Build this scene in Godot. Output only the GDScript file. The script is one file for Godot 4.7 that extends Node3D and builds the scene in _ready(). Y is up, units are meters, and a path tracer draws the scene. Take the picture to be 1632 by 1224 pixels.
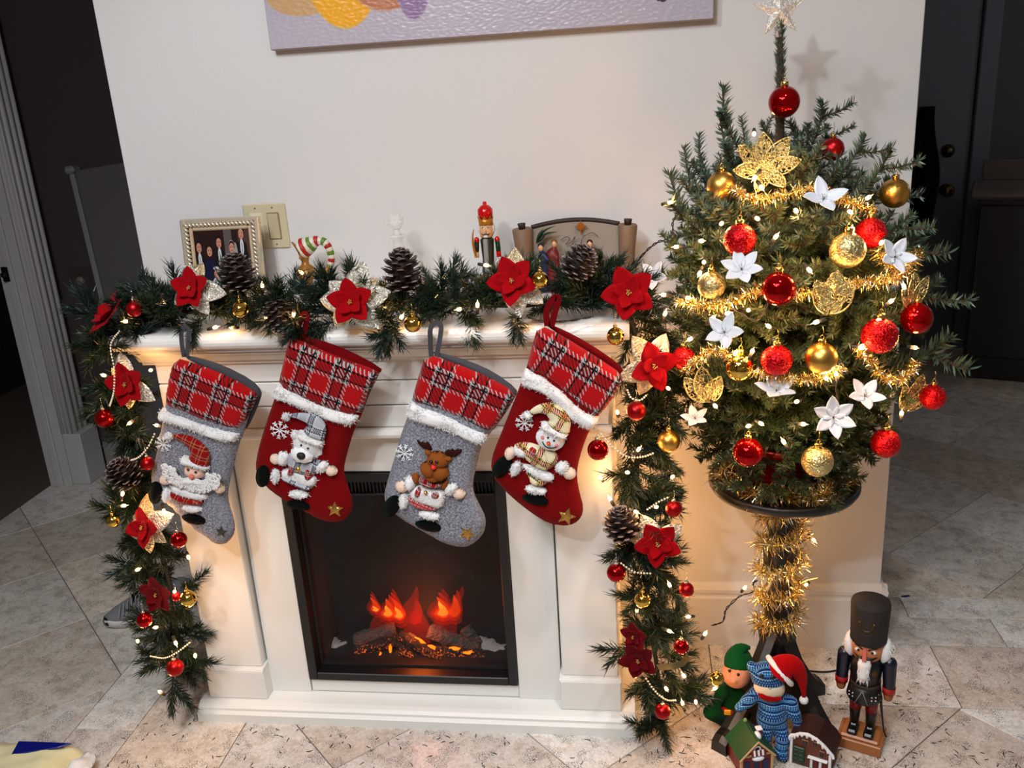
extends Node3D
# A hearth corner at Christmas: mantel fireplace, garland, stockings and a small tree on a plant stand. Metres, y up, wall face at z = 0.

var taken := {}
var mats := {}
var rng := RandomNumberGenerator.new()

func _ready():
	rng.seed = 7
	camera_and_light()
	make_materials()
	room()
	floor_tiles()
	back_rooms()
	fireplace()
	fire_insert()
	wall_things()
	garland()
	stockings()
	tree()
	mantel_things()
	garland_trim()
	tree_trim()
	string_lights()
	stand_things()
	small_things()

func camera_and_light():
	var cam := Camera3D.new()
	cam.name = "camera"
	cam.fov = 46.11
	cam.near = 0.05
	cam.transform = Transform3D(Basis(Vector3(0.98998, -0.06051, -0.12760), Vector3(0.01663, 0.94721, -0.32018), Vector3(0.14024, 0.31485, 0.93872)), Vector3(0.1852, 1.5375, 2.2488))
	add_child(cam)
	cam.make_current()
	var we := WorldEnvironment.new()
	we.name = "environment"
	var env := Environment.new()
	env.background_mode = Environment.BG_COLOR
	env.background_color = Color(0.0, 0.0, 0.0)
	env.tonemap_mode = Environment.TONE_MAPPER_LINEAR
	env.tonemap_exposure = 1.0
	env.sdfgi_enabled = true
	env.ssao_enabled = true
	env.ssil_enabled = true
	we.environment = env
	add_child(we)
	# unseen ceiling lamps placed to light the hearth, with an added fill panel
	unseen_lamp(Vector3(-0.80, 2.58, 1.70), Vector3(-0.15, 0.5, 0.35), 1.3, 52.0, "unseen ceiling lamp placed to light the hearth wall, the one nearer the hearth")
	unseen_lamp(Vector3(-0.58, 2.58, 2.75), Vector3(0.0, 0.8, 0.0), 2.4, 58.0, "unseen ceiling lamp placed to light the hearth wall, the one further from the hearth")
	fill_panel(Vector3(-0.35, 2.575, 2.2), Vector2(1.2, 0.6), 3.4)
	unseen_lamp(Vector3(0.55, 2.58, 1.25), Vector3(0.50, 0.0, 0.85), 1.7, 40.0, "unseen ceiling lamp placed to light the floor before the tree")  # out of view, placed to brighten the floor before the tree

func fill_panel(at: Vector3, size: Vector2, energy: float):  # soft overhead fill, added out of view
	var t = thing("added_fill_panel", "wide flat fill panel added out of view under the living room ceiling", "ceiling light", at)
	part("panel_frame", slab(Vector3(-size.x / 2 - 0.03, -0.012, -size.y / 2 - 0.03), Vector3(size.x / 2 + 0.03, 0.018, size.y / 2 + 0.03), 0.004), mat("lamp_trim", Color(0.9, 0.9, 0.88), 0.5), t)
	part("diffuser", slab(Vector3(-size.x / 2, -0.016, -size.y / 2), Vector3(size.x / 2, -0.011, size.y / 2)), mats.lamp_glow, t)
	var l := AreaLight3D.new()
	l.name = "fill_panel_glow"
	l.area_size = size
	l.light_energy = energy
	l.light_color = Color(0.955, 0.975, 1.0)
	l.area_range = 12.0
	l.area_attenuation = 2.0
	l.shadow_enabled = true
	l.position = Vector3(0, -0.02, 0)
	l.rotation = Vector3(-PI / 2, 0, 0)
	t.add_child(l)

func unseen_lamp(at: Vector3, aim: Vector3, energy: float, cone: float, label: String):
	var t = thing("unseen_ceiling_lamp", label, "ceiling light", at, "unseen living room ceiling lamps")
	var b := MB.new()
	b.lathe([Vector2(0.06, 0.0), Vector2(0.075, -0.004), Vector2(0.085, 0.0), Vector2(0.085, 0.015), Vector2(0.06, 0.015)], 32, Transform3D(), false)
	part("trim_ring", b.done(), mat("lamp_trim", Color(0.9, 0.9, 0.88), 0.5), t)
	var g := MB.new()
	g.lathe([Vector2(0.0, 0.004), Vector2(0.06, 0.004), Vector2(0.06, 0.01), Vector2(0.0, 0.01)], 32)
	var gm = mat("lamp_glow", Color(1, 1, 1), 0.5)
	gm.emission_enabled = true
	gm.emission = Color(1.0, 0.93, 0.84)
	gm.emission_energy_multiplier = 3.0
	part("diffuser", g.done(), gm, t)
	var s := SpotLight3D.new()
	s.name = "downlight"
	s.light_energy = energy
	s.light_color = Color(0.955, 0.975, 1.0)
	s.light_size = 0.06
	s.spot_range = 12.0
	s.spot_attenuation = 2.0
	s.spot_angle = cone
	s.spot_angle_attenuation = 0.6
	s.shadow_enabled = true
	add_child(s)
	s.look_at_from_position(at + Vector3(0, -0.02, 0), aim, Vector3(0, 1, 0.01))

# ---------------------------------------------------------------- helpers

func numbered(parent: Node, called: String) -> String:
	var key = str(parent.get_instance_id()) + called
	var n = taken.get(key, 0)
	taken[key] = n + 1
	return called if n == 0 else "%s_%03d" % [called, n]

func thing(called: String, label: String, category: String, at := Vector3.ZERO, group := "") -> Node3D:
	var o := Node3D.new()
	o.name = numbered(self, called)
	add_child(o, true)
	o.position = at
	tag(o, label, category, group)
	return o

func tag(o, label: String, category: String, group := ""):
	o.set_meta("label", label)
	o.set_meta("category", category)
	if group != "":
		o.set_meta("group", group)

func part(called: String, mesh: Mesh, m: Material, parent: Node, xf := Transform3D(), label := "") -> MeshInstance3D:
	var o := MeshInstance3D.new()
	o.name = numbered(parent, called)
	o.mesh = mesh
	o.material_override = m
	parent.add_child(o, true)
	o.transform = xf
	o.cast_shadow = GeometryInstance3D.SHADOW_CASTING_SETTING_ON
	if label != "":
		o.set_meta("label", label)
	return o

func struct(called: String, mesh: Mesh, m: Material, parent: Node = null, xf := Transform3D()) -> MeshInstance3D:
	var top = parent == null
	var o = part(called, mesh, m, self if top else parent, xf)
	if top:
		o.set_meta("kind", "structure")
	return o

func stuff(o):
	o.set_meta("kind", "stuff")
	return o

func mat(key: String, c := Color(1, 1, 1), rough := 0.6, metal := 0.0) -> StandardMaterial3D:
	if mats.has(key):
		return mats[key]
	var m := StandardMaterial3D.new()
	m.resource_name = key
	m.albedo_color = c
	m.roughness = rough
	m.metallic = metal
	mats[key] = m
	return m

func cloth(key: String, c: Color, grain := "felt_n", scale := 30.0) -> StandardMaterial3D:
	if mats.has(key):
		return mats[key]
	var m = mat(key, c, 0.95)
	m.metallic_specular = 0.2
	m.normal_enabled = true
	m.normal_texture = tex[grain]
	m.normal_scale = 0.8
	m.uv1_triplanar = true
	m.uv1_scale = Vector3.ONE * scale
	m.rim_enabled = true
	m.rim = 0.25
	return m

var tex := {}

func noise_image(seed_: int, freq: float, octaves: int, size: int, type := FastNoiseLite.TYPE_SIMPLEX_SMOOTH) -> Image:
	var n := FastNoiseLite.new()
	n.seed = seed_
	n.noise_type = type
	n.frequency = freq
	n.fractal_octaves = octaves
	if type == FastNoiseLite.TYPE_CELLULAR:
		n.cellular_return_type = FastNoiseLite.RETURN_CELL_VALUE
	return n.get_seamless_image(size, size)

func bump_tex(seed_: int, freq: float, octaves: int, size: int, strength: float, type := FastNoiseLite.TYPE_SIMPLEX_SMOOTH) -> ImageTexture:
	var im = noise_image(seed_, freq, octaves, size, type)
	im.convert(Image.FORMAT_RGBA8)
	im.bump_map_to_normal_map(strength)
	return ImageTexture.create_from_image(im)

static func poly_round(pts: PackedVector2Array, times := 2) -> PackedVector2Array:
	# corner cutting of a closed outline
	var p = pts
	for k in times:
		var q := PackedVector2Array()
		for i in p.size():
			var a = p[i]
			var b = p[(i + 1) % p.size()]
			q.append(a.lerp(b, 0.25))
			q.append(a.lerp(b, 0.75))
		p = q
	return p

static func curve(pts: Array, steps := 8) -> PackedVector3Array:
	# a smooth line through the points
	var out := PackedVector3Array()
	for i in pts.size() - 1:
		var a: Vector3 = pts[max(i - 1, 0)]
		var b: Vector3 = pts[i]
		var c: Vector3 = pts[i + 1]
		var d: Vector3 = pts[min(i + 2, pts.size() - 1)]
		for k in steps:
			out.append(b.cubic_interpolate(c, a, d, float(k) / steps))
	out.append(pts[-1])
	return out

static func circle(r: float, n: int, c := Vector2.ZERO, sy := 1.0) -> PackedVector2Array:
	var p := PackedVector2Array()
	for i in n:
		p.append(c + Vector2(cos(TAU * i / n) * r, sin(TAU * i / n) * r * sy))
	return p

static func star_poly(r: float, inner: float, n := 5, c := Vector2.ZERO, turn := 0.0) -> PackedVector2Array:
	var p := PackedVector2Array()
	for i in n * 2:
		var a = PI / 2 + turn + PI * i / n
		p.append(c + Vector2(cos(a), sin(a)) * (r if i % 2 == 0 else r * inner))
	return p

static func facing(at: Vector3, dir: Vector3, roll := 0.0, s := 1.0) -> Transform3D:
	# local +z looks along dir
	var z = dir.normalized()
	var up = Vector3.UP if absf(z.y) < 0.98 else Vector3.RIGHT
	var x = up.cross(z).normalized()
	var y = z.cross(x)
	return Transform3D(Basis(x, y, z) * Basis(Vector3(0, 0, 1), roll) * Basis().scaled(Vector3.ONE * s), at)

static func along(at: Vector3, dir: Vector3, s := 1.0, spin := 0.0) -> Transform3D:
	# local +y runs along dir
	var y = dir.normalized()
	var h = Vector3.UP if absf(y.y) < 0.9 else Vector3.BACK
	var x = y.cross(h).normalized()
	var z = x.cross(y)
	return Transform3D(Basis(x, y, z) * Basis(Vector3.UP, spin) * Basis().scaled(Vector3.ONE * s), at)

class MB:
	# gathers shapes into one mesh; closed shapes are turned outwards by their own volume
	var st := SurfaceTool.new()
	var sg := 1
	var flat_uv := false

	func _init():
		st.begin(Mesh.PRIMITIVE_TRIANGLES)

	func prim(p: PackedVector3Array, t: PackedInt32Array, smooth := true, closed := true, uv := PackedVector2Array(), xf := Transform3D()):
		var q := xf * p
		var flip := false
		if closed:
			var c := Vector3.ZERO
			for v in q:
				c += v
			c /= max(q.size(), 1)
			var vol := 0.0
			for i in range(0, t.size(), 3):
				vol += (q[t[i]] - c).dot((q[t[i + 1]] - c).cross(q[t[i + 2]] - c))
			flip = vol > 0.0
		st.set_smooth_group(sg if smooth else -1)
		sg += 1
		var has := uv.size() == p.size()
		for i in range(0, t.size(), 3):
			for k in ([0, 2, 1] if flip else [0, 1, 2]):
				var j: int = t[i + k]
				st.set_uv(uv[j] if has else Vector2(q[j].x, q[j].y))
				st.add_vertex(q[j])

	func done() -> ArrayMesh:
		st.generate_normals()
		st.index()
		return st.commit()

	func box(c: Vector3, s: Vector3, bevel := 0.0, xf := Transform3D()):
		var h := s / 2
		var b: float = min(bevel, min(h.x, min(h.y, h.z)) * 0.98)
		if b <= 0.0:
			var p0 := PackedVector3Array()
			for i in 8:
				p0.append(c + Vector3(h.x if i & 1 else -h.x, h.y if i & 2 else -h.y, h.z if i & 4 else -h.z))
			prim(p0, PackedInt32Array([0, 1, 3, 0, 3, 2, 4, 6, 7, 4, 7, 5, 0, 4, 5, 0, 5, 1, 2, 3, 7, 2, 7, 6, 0, 2, 6, 0, 6, 4, 1, 5, 7, 1, 7, 3]), false, true, PackedVector2Array(), xf)
			return
		var p := PackedVector3Array()
		for i in 8:
			var g := Vector3(1 if i & 1 else -1, 1 if i & 2 else -1, 1 if i & 4 else -1)
			for a in 3:
				var v := Vector3(h.x - b, h.y - b, h.z - b)
				v[a] = h[a]
				p.append(c + v * g)
		var t := PackedInt32Array()
		for a in 3:
			var u := (a + 1) % 3
			var w := (a + 2) % 3
			for sgn in 2:
				var ids := []
				for k in [[0, 0], [1, 0], [1, 1], [0, 1]]:
					ids.append(((sgn << a) | (k[0] << u) | (k[1] << w)) * 3 + a)
				if sgn == 0:
					ids.reverse()
				t.append_array(PackedInt32Array([ids[0], ids[1], ids[2], ids[0], ids[2], ids[3]]))
			# the four edges along axis a
			for k in [[0, 0], [1, 0], [1, 1], [0, 1]]:
				var i0: int = (k[0] << u) | (k[1] << w)
				var i1: int = i0 | (1 << a)
				var q := [i0 * 3 + u, i1 * 3 + u, i1 * 3 + w, i0 * 3 + w]
				if k[0] == k[1]:
					q.reverse()
				t.append_array(PackedInt32Array([q[0], q[1], q[2], q[0], q[2], q[3]]))
		for i in 8:
			var odd: int = ((i & 1) + ((i >> 1) & 1) + ((i >> 2) & 1)) % 2
			t.append_array(PackedInt32Array([i * 3, i * 3 + 1, i * 3 + 2] if odd == 1 else [i * 3, i * 3 + 2, i * 3 + 1]))
		prim(p, t, false, true, PackedVector2Array(), xf)

	func grid(rows: Array, wrap := false, smooth := true, closed := true, caps := true, xf := Transform3D()):
		# rows of points joined into a sheet or a closed skin
		var p := PackedVector3Array()
		var uv := PackedVector2Array()
		var n: int = rows[0].size()
		for i in rows.size():
			p.append_array(PackedVector3Array(rows[i]))
			for j in n:
				uv.append(Vector2(float(j) / (n if wrap else max(n - 1, 1)), float(i) / max(rows.size() - 1, 1)))
		var t := PackedInt32Array()
		for i in rows.size() - 1:
			for j in (n if wrap else n - 1):
				var a: int = i * n + j
				var b: int = i * n + (j + 1) % n
				t.append_array(PackedInt32Array([a, b, b + n, a, b + n, a + n]))
		if wrap and caps:
			for e in 2:
				var base: int = 0 if e == 0 else (rows.size() - 1) * n
				for j in range(1, n - 1):
					t.append_array(PackedInt32Array([base, base + j + 1, base + j] if e == 0 else [base, base + j, base + j + 1]))
		prim(p, t, smooth, closed, PackedVector2Array() if flat_uv else uv, xf)

	func lathe(profile: Array, seg := 24, xf := Transform3D(), open := true):
		# profile of (radius, height); equal neighbours make a crease; not open: the ring closes on itself
		var prof := profile.duplicate()
		if not open:
			prof.append(prof[0])
		var runs := [[]]
		for i in prof.size():
			if i > 0 and prof[i].is_equal_approx(prof[i - 1]):
				runs.append([])
			runs[-1].append(prof[i])
		var vol := 0.0
		for i in prof.size() - 1:
			vol += (prof[i].x * prof[i].x + prof[i].x * prof[i + 1].x + prof[i + 1].x * prof[i + 1].x) * (prof[i + 1].y - prof[i].y)
		var det := xf.basis.determinant()
		for run in runs:
			var p := PackedVector3Array()
			var uv := PackedVector2Array()
			for i in run.size():
				for j in seg + 1:
					var a: float = TAU * (j % seg) / seg
					p.append(Vector3(cos(a) * run[i].x, run[i].y, sin(a) * run[i].x))
					uv.append(Vector2(float(j) / seg, run[i].y))
			var t := PackedInt32Array()
			var n: int = seg + 1
			for i in run.size() - 1:
				for j in seg:
					var a: int = i * n + j
					if (vol > 0.0) == (det > 0.0):
						t.append_array(PackedInt32Array([a, a + 1, a + n + 1, a, a + n + 1, a + n]))
					else:
						t.append_array(PackedInt32Array([a, a + n + 1, a + 1, a, a + n, a + n + 1]))
			prim(p, t, true, false, uv, xf)

	func ball(c: Vector3, r: Vector3, seg := 16, xf := Transform3D()):
		var rows := []
		var m: int = maxi(seg / 2, 3)
		for i in m + 1:
			var th := PI * clampf(float(i) / m, 0.002, 0.998) - PI / 2
			var row := []
			for j in seg:
				var a: float = TAU * j / seg
				row.append(c + Vector3(cos(a) * cos(th) * r.x, sin(th) * r.y, sin(a) * cos(th) * r.z))
			rows.append(row)
		grid(rows, true, true, true, true, xf)

	func tube(path: PackedVector3Array, radius, seg := 8, flat := 1.0, xf := Transform3D()):
		# radius: a number, or an Array of one per point; flat squeezes one axis
		var rows := []
		var d0 := (path[1] - path[0]).normalized()
		var side := d0.cross(Vector3.UP if absf(d0.y) < 0.9 else Vector3.RIGHT).normalized()
		for i in path.size():
			var d := (path[mini(i + 1, path.size() - 1)] - path[maxi(i - 1, 0)]).normalized()
			side = (side - d * side.dot(d)).normalized()
			var up := d.cross(side)
			var r: float = radius[mini(i, radius.size() - 1)] if radius is Array else radius
			var row := []
			for j in seg:
				var a: float = TAU * j / seg
				row.append(path[i] + side * cos(a) * r + up * sin(a) * r * flat)
			rows.append(row)
		grid(rows, true, true, true, true, xf)

	func extrude(poly: PackedVector2Array, z0: float, z1: float, bevel := 0.0, xf := Transform3D(), smooth := false):
		# an outline in xy given thickness along z, its front edge chamfered
		var pl := poly
		if Geometry2D.is_polygon_clockwise(pl):
			pl = pl.duplicate()
			pl.reverse()
		var top := pl
		if bevel > 0.0:
			top = PackedVector2Array()
			for i in pl.size():
				var a: Vector2 = pl[i] - pl[posmod(i - 1, pl.size())]
				var b: Vector2 = pl[(i + 1) % pl.size()] - pl[i]
				var na := Vector2(-a.y, a.x).normalized()
				var nb := Vector2(-b.y, b.x).normalized()
				var mid := (na + nb)
				var l := mid.length()
				mid = mid / l if l > 0.05 else na
				top.append(pl[i] + mid * bevel / maxf(mid.dot(na), 0.4))
		var n: int = pl.size()
		var rings := [[pl, z0], [pl, z1 - bevel], [top, z1]] if bevel > 0.0 else [[pl, z0], [pl, z1]]
		var p := PackedVector3Array()
		for r in rings:
			for v in r[0]:
				p.append(Vector3(v.x, v.y, r[1]))
		var t := PackedInt32Array()
		for i in rings.size() - 1:
			for j in n:
				var a: int = i * n + j
				var b: int = i * n + (j + 1) % n
				t.append_array(PackedInt32Array([a, b + n, b, a, a + n, b + n]))
		var tri := Geometry2D.triangulate_polygon(pl)
		for i in range(0, tri.size(), 3):
			var ccw := (pl[tri[i + 1]] - pl[tri[i]]).cross(pl[tri[i + 2]] - pl[tri[i]]) > 0.0
			var o := [tri[i], tri[i + 1], tri[i + 2]] if ccw else [tri[i], tri[i + 2], tri[i + 1]]
			t.append_array(PackedInt32Array([o[0], o[1], o[2]]))
			var f := (rings.size() - 1) * n
			t.append_array(PackedInt32Array([o[0] + f, o[2] + f, o[1] + f]))
		prim(p, t, smooth, true, PackedVector2Array(), xf)

	func pillow(poly: PackedVector2Array, height: float, rim: float, step: float, xf := Transform3D(), back := 0.25, lumps := 0.0):
		# a stuffed or padded shape: full height in the middle, rounded off within rim of the outline; back: share of the height behind z = 0
		var pts := PackedVector2Array()
		var n: int = poly.size()
		for i in n:
			var a: Vector2 = poly[i]
			var b: Vector2 = poly[(i + 1) % n]
			var k: int = maxi(1, int(ceil(a.distance_to(b) / step)))
			for j in k:
				pts.append(a.lerp(b, float(j) / k))
		var edge := pts.size()
		var lo := pts[0]
		var hi := pts[0]
		for v in pts:
			lo = lo.min(v)
			hi = hi.max(v)
		var hs: Array[float] = []
		for i in edge:
			hs.append(0.0)
		var y := lo.y + step * 0.5
		var odd: int = 0
		while y < hi.y:
			var x := lo.x + step * (0.5 if odd else 0.0)
			while x < hi.x:
				var q := Vector2(x, y)
				if Geometry2D.is_point_in_polygon(q, poly):
					var d := 1e9
					for i in n:
						d = minf(d, q.distance_squared_to(Geometry2D.get_closest_point_to_segment(q, poly[i], poly[(i + 1) % n])))
					d = sqrt(d)
					if d > step * 0.35:
						var f := 1.0 - clampf(d / rim, 0.0, 1.0)
						pts.append(q)
						var lump := lumps * (sin(x * 91.0 + y * 37.0) + sin(y * 113.0 - x * 59.0)) * 0.5
						hs.append(height * sqrt(maxf(1.0 - f * f, 0.0)) * (1.0 + lump))
				x += step
			y += step * 0.866
			odd = 1 - odd
		var tri := Geometry2D.triangulate_delaunay(pts)
		var p := PackedVector3Array()
		var uv := PackedVector2Array()
		var m: int = pts.size()
		for i in m:
			p.append(Vector3(pts[i].x, pts[i].y, hs[i]))
			uv.append(pts[i])
		for i in m:
			p.append(Vector3(pts[i].x, pts[i].y, -hs[i] * back - 0.0006))
			uv.append(pts[i])
		var t := PackedInt32Array()
		for i in range(0, tri.size(), 3):
			var a: Vector2 = pts[tri[i]]
			var b: Vector2 = pts[tri[i + 1]]
			var c := pts[tri[i + 2]]
			if not Geometry2D.is_point_in_polygon((a + b + c) / 3.0, poly):
				continue
			var o := [tri[i], tri[i + 1], tri[i + 2]] if (b - a).cross(c - a) > 0.0 else [tri[i], tri[i + 2], tri[i + 1]]
			t.append_array(PackedInt32Array([o[0], o[2], o[1], o[0] + m, o[1] + m, o[2] + m]))
		for i in edge:
			var j: int = (i + 1) % edge
			t.append_array(PackedInt32Array([i, i + m, j + m, i, j + m, j]))
		prim(p, t, true, true, uv, xf)

	func body(bones: Array, cell: float, blend: float):
		# one skin round tapered capsules [a, b, ra, rb], joined by a smooth minimum (surface nets)
		var lo := Vector3.INF
		var hi := -Vector3.INF
		for b in bones:
			var r: float = maxf(b[2], b[3]) + blend
			lo = lo.min(b[0] - Vector3.ONE * r).min(b[1] - Vector3.ONE * r)
			hi = hi.max(b[0] + Vector3.ONE * r).max(b[1] + Vector3.ONE * r)
		lo -= Vector3.ONE * cell
		var nx := int((hi.x - lo.x) / cell) + 3
		var ny := int((hi.y - lo.y) / cell) + 3
		var nz := int((hi.z - lo.z) / cell) + 3
		var f := PackedFloat32Array()
		f.resize(nx * ny * nz)
		f.fill(1.0)
		for b in bones:
			var a0: Vector3 = b[0]
			var d: Vector3 = b[1] - b[0]
			var l2: float = maxf(d.length_squared(), 1e-9)
			var r0: float = b[2]
			var r1: float = b[3]
			var rr: float = maxf(r0, r1) + blend * 1.5 + cell * 2
			var blo: Vector3 = (a0.min(b[1]) - Vector3.ONE * rr - lo) / cell
			var bhi: Vector3 = (a0.max(b[1]) + Vector3.ONE * rr - lo) / cell
			for i in range(maxi(int(blo.x), 0), mini(int(bhi.x) + 1, nx)):
				for j in range(maxi(int(blo.y), 0), mini(int(bhi.y) + 1, ny)):
					for k in range(maxi(int(blo.z), 0), mini(int(bhi.z) + 1, nz)):
						var q := lo + Vector3(i, j, k) * cell
						var s := clampf((q - a0).dot(d) / l2, 0.0, 1.0)
						var v := q.distance_to(a0 + d * s) - lerpf(r0, r1, s)
						var id: int = (i * ny + j) * nz + k
						var o := f[id]
						if o > 0.9:
							f[id] = v
						else:
							var h := clampf(0.5 + 0.5 * (o - v) / blend, 0.0, 1.0)
							f[id] = lerpf(o, v, h) - blend * h * (1.0 - h)
		var vid := {}
		var p := PackedVector3Array()
		var t := PackedInt32Array()
		var offs := [0, 1, nz, nz + 1, ny * nz, ny * nz + 1, ny * nz + nz, ny * nz + nz + 1]
		var pos := [Vector3(0, 0, 0), Vector3(0, 0, 1), Vector3(0, 1, 0), Vector3(0, 1, 1), Vector3(1, 0, 0), Vector3(1, 0, 1), Vector3(1, 1, 0), Vector3(1, 1, 1)]
		var edges := [[0, 1], [0, 2], [0, 4], [1, 3], [1, 5], [2, 3], [2, 6], [3, 7], [4, 5], [4, 6], [5, 7], [6, 7]]
		for i in nx - 1:
			for j in ny - 1:
				for k in nz - 1:
					var id: int = (i * ny + j) * nz + k
					var neg := 0
					for o in offs:
						if f[id + o] < 0.0:
							neg += 1
					if neg == 0 or neg == 8:
						continue
					var c := Vector3.ZERO
					var m: int = 0
					for e in edges:
						var fa := f[id + offs[e[0]]]
						var fb := f[id + offs[e[1]]]
						if (fa < 0.0) != (fb < 0.0):
							c += pos[e[0]].lerp(pos[e[1]], fa / (fa - fb))
							m += 1
					vid[id] = p.size()
					p.append(lo + (Vector3(i, j, k) + c / m) * cell)
		var step := [ny * nz, nz, 1]
		for id in vid:
			for a in 3:
				var u: int = step[(a + 1) % 3]
				var w: int = step[(a + 2) % 3]
				var far: int = id + step[a]
				if far >= f.size() or (f[id] < 0.0) == (f[far] < 0.0):
					continue
				if not (vid.has(id - u) and vid.has(id - w) and vid.has(id - u - w)):
					continue
				var q := [vid[id], vid[id - u], vid[id - u - w], vid[id - w]]
				if f[id] < 0.0:
					q.reverse()
				t.append_array(PackedInt32Array([q[0], q[1], q[2], q[0], q[2], q[3]]))
		prim(p, t, true, true)

# ---------------------------------------------------------------- materials

func make_materials():
	tex.felt_n = bump_tex(3, 0.12, 4, 256, 3.0)
	tex.fine_n = bump_tex(5, 0.25, 2, 256, 4.0)
	tex.plaster_n = bump_tex(9, 0.03, 3, 256, 1.2)
	tex.glitter_n = bump_tex(11, 0.16, 1, 256, 16.0, FastNoiseLite.TYPE_CELLULAR)
	tex.bark_n = bump_tex(15, 0.05, 5, 256, 8.0)
	var m = mat("wall_paint", Color(0.85, 0.845, 0.84), 0.75)
	m.normal_enabled = true
	m.normal_texture = tex.plaster_n
	m.normal_scale = 0.25
	m.uv1_triplanar = true
	m.uv1_scale = Vector3.ONE * 6.0
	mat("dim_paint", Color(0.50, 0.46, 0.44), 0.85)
	mat("trim_white", Color(0.87, 0.865, 0.85), 0.4)
	mat("mantel_white", Color(0.885, 0.885, 0.865), 0.38)
	mat("black_metal", Color(0.035, 0.035, 0.04), 0.45)
	travertine()

func travertine():
	var size := 1024
	var base = noise_image(21, 0.006, 5, size)
	var fine = noise_image(22, 0.06, 3, size)
	var pit = noise_image(23, 0.11, 2, size)
	var mask = noise_image(24, 0.012, 3, size)
	var vein = noise_image(25, 0.02, 4, size)
	var im := Image.create(size, size, false, Image.FORMAT_RGB8)
	var bm := Image.create(size, size, false, Image.FORMAT_RGB8)
	var ba = base.get_data()
	var fa = fine.get_data()
	var pa = pit.get_data()
	var ma = mask.get_data()
	var va = vein.get_data()
	var out := PackedByteArray()
	out.resize(size * size * 3)
	var hgt := PackedByteArray()
	hgt.resize(size * size)
	for y in size:
		for x in size:
			var i = y * size + x
			# the pits run in short dashes: the noise is read squeezed along a slant
			var px = (x * 2 + y) % size
			var py = (y * 2 + size - x) % size
			var b = ba[i] / 255.0
			var g = fa[i] / 255.0
			var c = Color(0.84, 0.818, 0.79).lerp(Color(0.885, 0.87, 0.85), smoothstep(0.3, 0.7, b))
			c = c.lerp(Color(0.70, 0.63, 0.56), 0.28 * smoothstep(0.56, 0.72, va[i] / 255.0))
			c = c * (0.93 + 0.14 * g)
			var p = pa[py * size + px] / 255.0
			var k = smoothstep(0.0, 0.04, p - 0.80 + 0.17 * smoothstep(0.46, 0.70, ma[i] / 255.0))
			c = c.lerp(Color(0.16, 0.13, 0.11), k * 0.92)
			out[i * 3] = int(clampf(c.r, 0, 1) * 255)
			out[i * 3 + 1] = int(clampf(c.g, 0, 1) * 255)
			out[i * 3 + 2] = int(clampf(c.b, 0, 1) * 255)
			hgt[i] = int(clampf(0.85 + 0.1 * g - 0.8 * k, 0, 1) * 255)
	im = Image.create_from_data(size, size, false, Image.FORMAT_RGB8, out)
	bm = Image.create_from_data(size, size, false, Image.FORMAT_L8, hgt)
	bm.convert(Image.FORMAT_RGBA8)
	bm.bump_map_to_normal_map(2.0)
	var ta = ImageTexture.create_from_image(im)
	var tn = ImageTexture.create_from_image(bm)
	for k in 4:
		var m = mat("travertine_%d" % k, [Color(1, 1, 1), Color(0.93, 0.92, 0.91), Color(0.99, 0.95, 0.91), Color(0.90, 0.87, 0.84)][k], 0.36)
		m.albedo_texture = ta
		m.normal_enabled = true
		m.normal_texture = tn
		m.normal_scale = 0.7
		m.uv1_triplanar = true
		m.uv1_scale = Vector3.ONE * 1.15
		m.uv1_offset = Vector3(0.37 * k, 0.21 * k, 0.53 * k)
	mat("grout", Color(0.34, 0.29, 0.25), 0.9)

# ---------------------------------------------------------------- the room

func slab(lo: Vector3, hi: Vector3, bevel := 0.0) -> ArrayMesh:
	var b := MB.new()
	b.box((lo + hi) / 2, hi - lo, bevel)
	return b.done()

func room():
	struct("wall_back", slab(Vector3(-1.13, -0.02, -0.13), Vector3(0.822, 2.62, 0.0), 0.002), mats.wall_paint)
	# baseboard on the front of the wall and round its free end
	var prof := PackedVector2Array([Vector2(0, 0), Vector2(0.016, 0), Vector2(0.016, 0.150), Vector2(0.011, 0.156), Vector2(0.011, 0.162), Vector2(0.017, 0.168), Vector2(0.018, 0.178), Vector2(0.012, 0.190), Vector2(0.006, 0.196), Vector2(0, 0.197)])
	var b := MB.new()
	b.extrude(prof, -0.838, 1.13, 0.0, Transform3D(Basis(Vector3(0, 0, 1), Vector3(0, 1, 0), Vector3(-1, 0, 0)), Vector3.ZERO))
	b.extrude(prof, -0.018, 0.13, 0.0, Transform3D(Basis(Vector3(1, 0, 0), Vector3(0, 1, 0), Vector3(0, 0, -1)), Vector3(0.822, 0, 0)))
	struct("baseboard_back", b.done(), mats.trim_white)
	struct("ceiling", slab(Vector3(-3.6, 2.6, -3.1), Vector3(3.4, 2.75, 5.1)), mat("ceiling_paint", Color(0.9, 0.89, 0.87), 0.9))
	struct("wall_front", slab(Vector3(-3.6, -0.02, 5.0), Vector3(3.4, 2.62, 5.15)), mats.wall_paint)
	struct("wall_right", slab(Vector3(3.2, -0.02, -3.1), Vector3(3.35, 2.62, 5.1)), mats.wall_paint)
	# side wall with the dark doorway
	b = MB.new()
	b.box(Vector3(-2.32, 1.3, 2.48), Vector3(0.1, 2.64, 5.24))
	b.box(Vector3(-2.32, 2.34, -0.62), Vector3(0.1, 0.56, 0.96))
	b.box(Vector3(-2.32, 1.3, -1.15), Vector3(0.1, 2.64, 0.16))
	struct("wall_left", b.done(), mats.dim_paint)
	b = MB.new()
	b.box(Vector3(-3.55, 1.3, 1.0), Vector3(0.1, 2.64, 8.2))
	struct("wall_hall", b.done(), mat("hall_dark", Color(0.10, 0.085, 0.08), 0.9))

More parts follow.
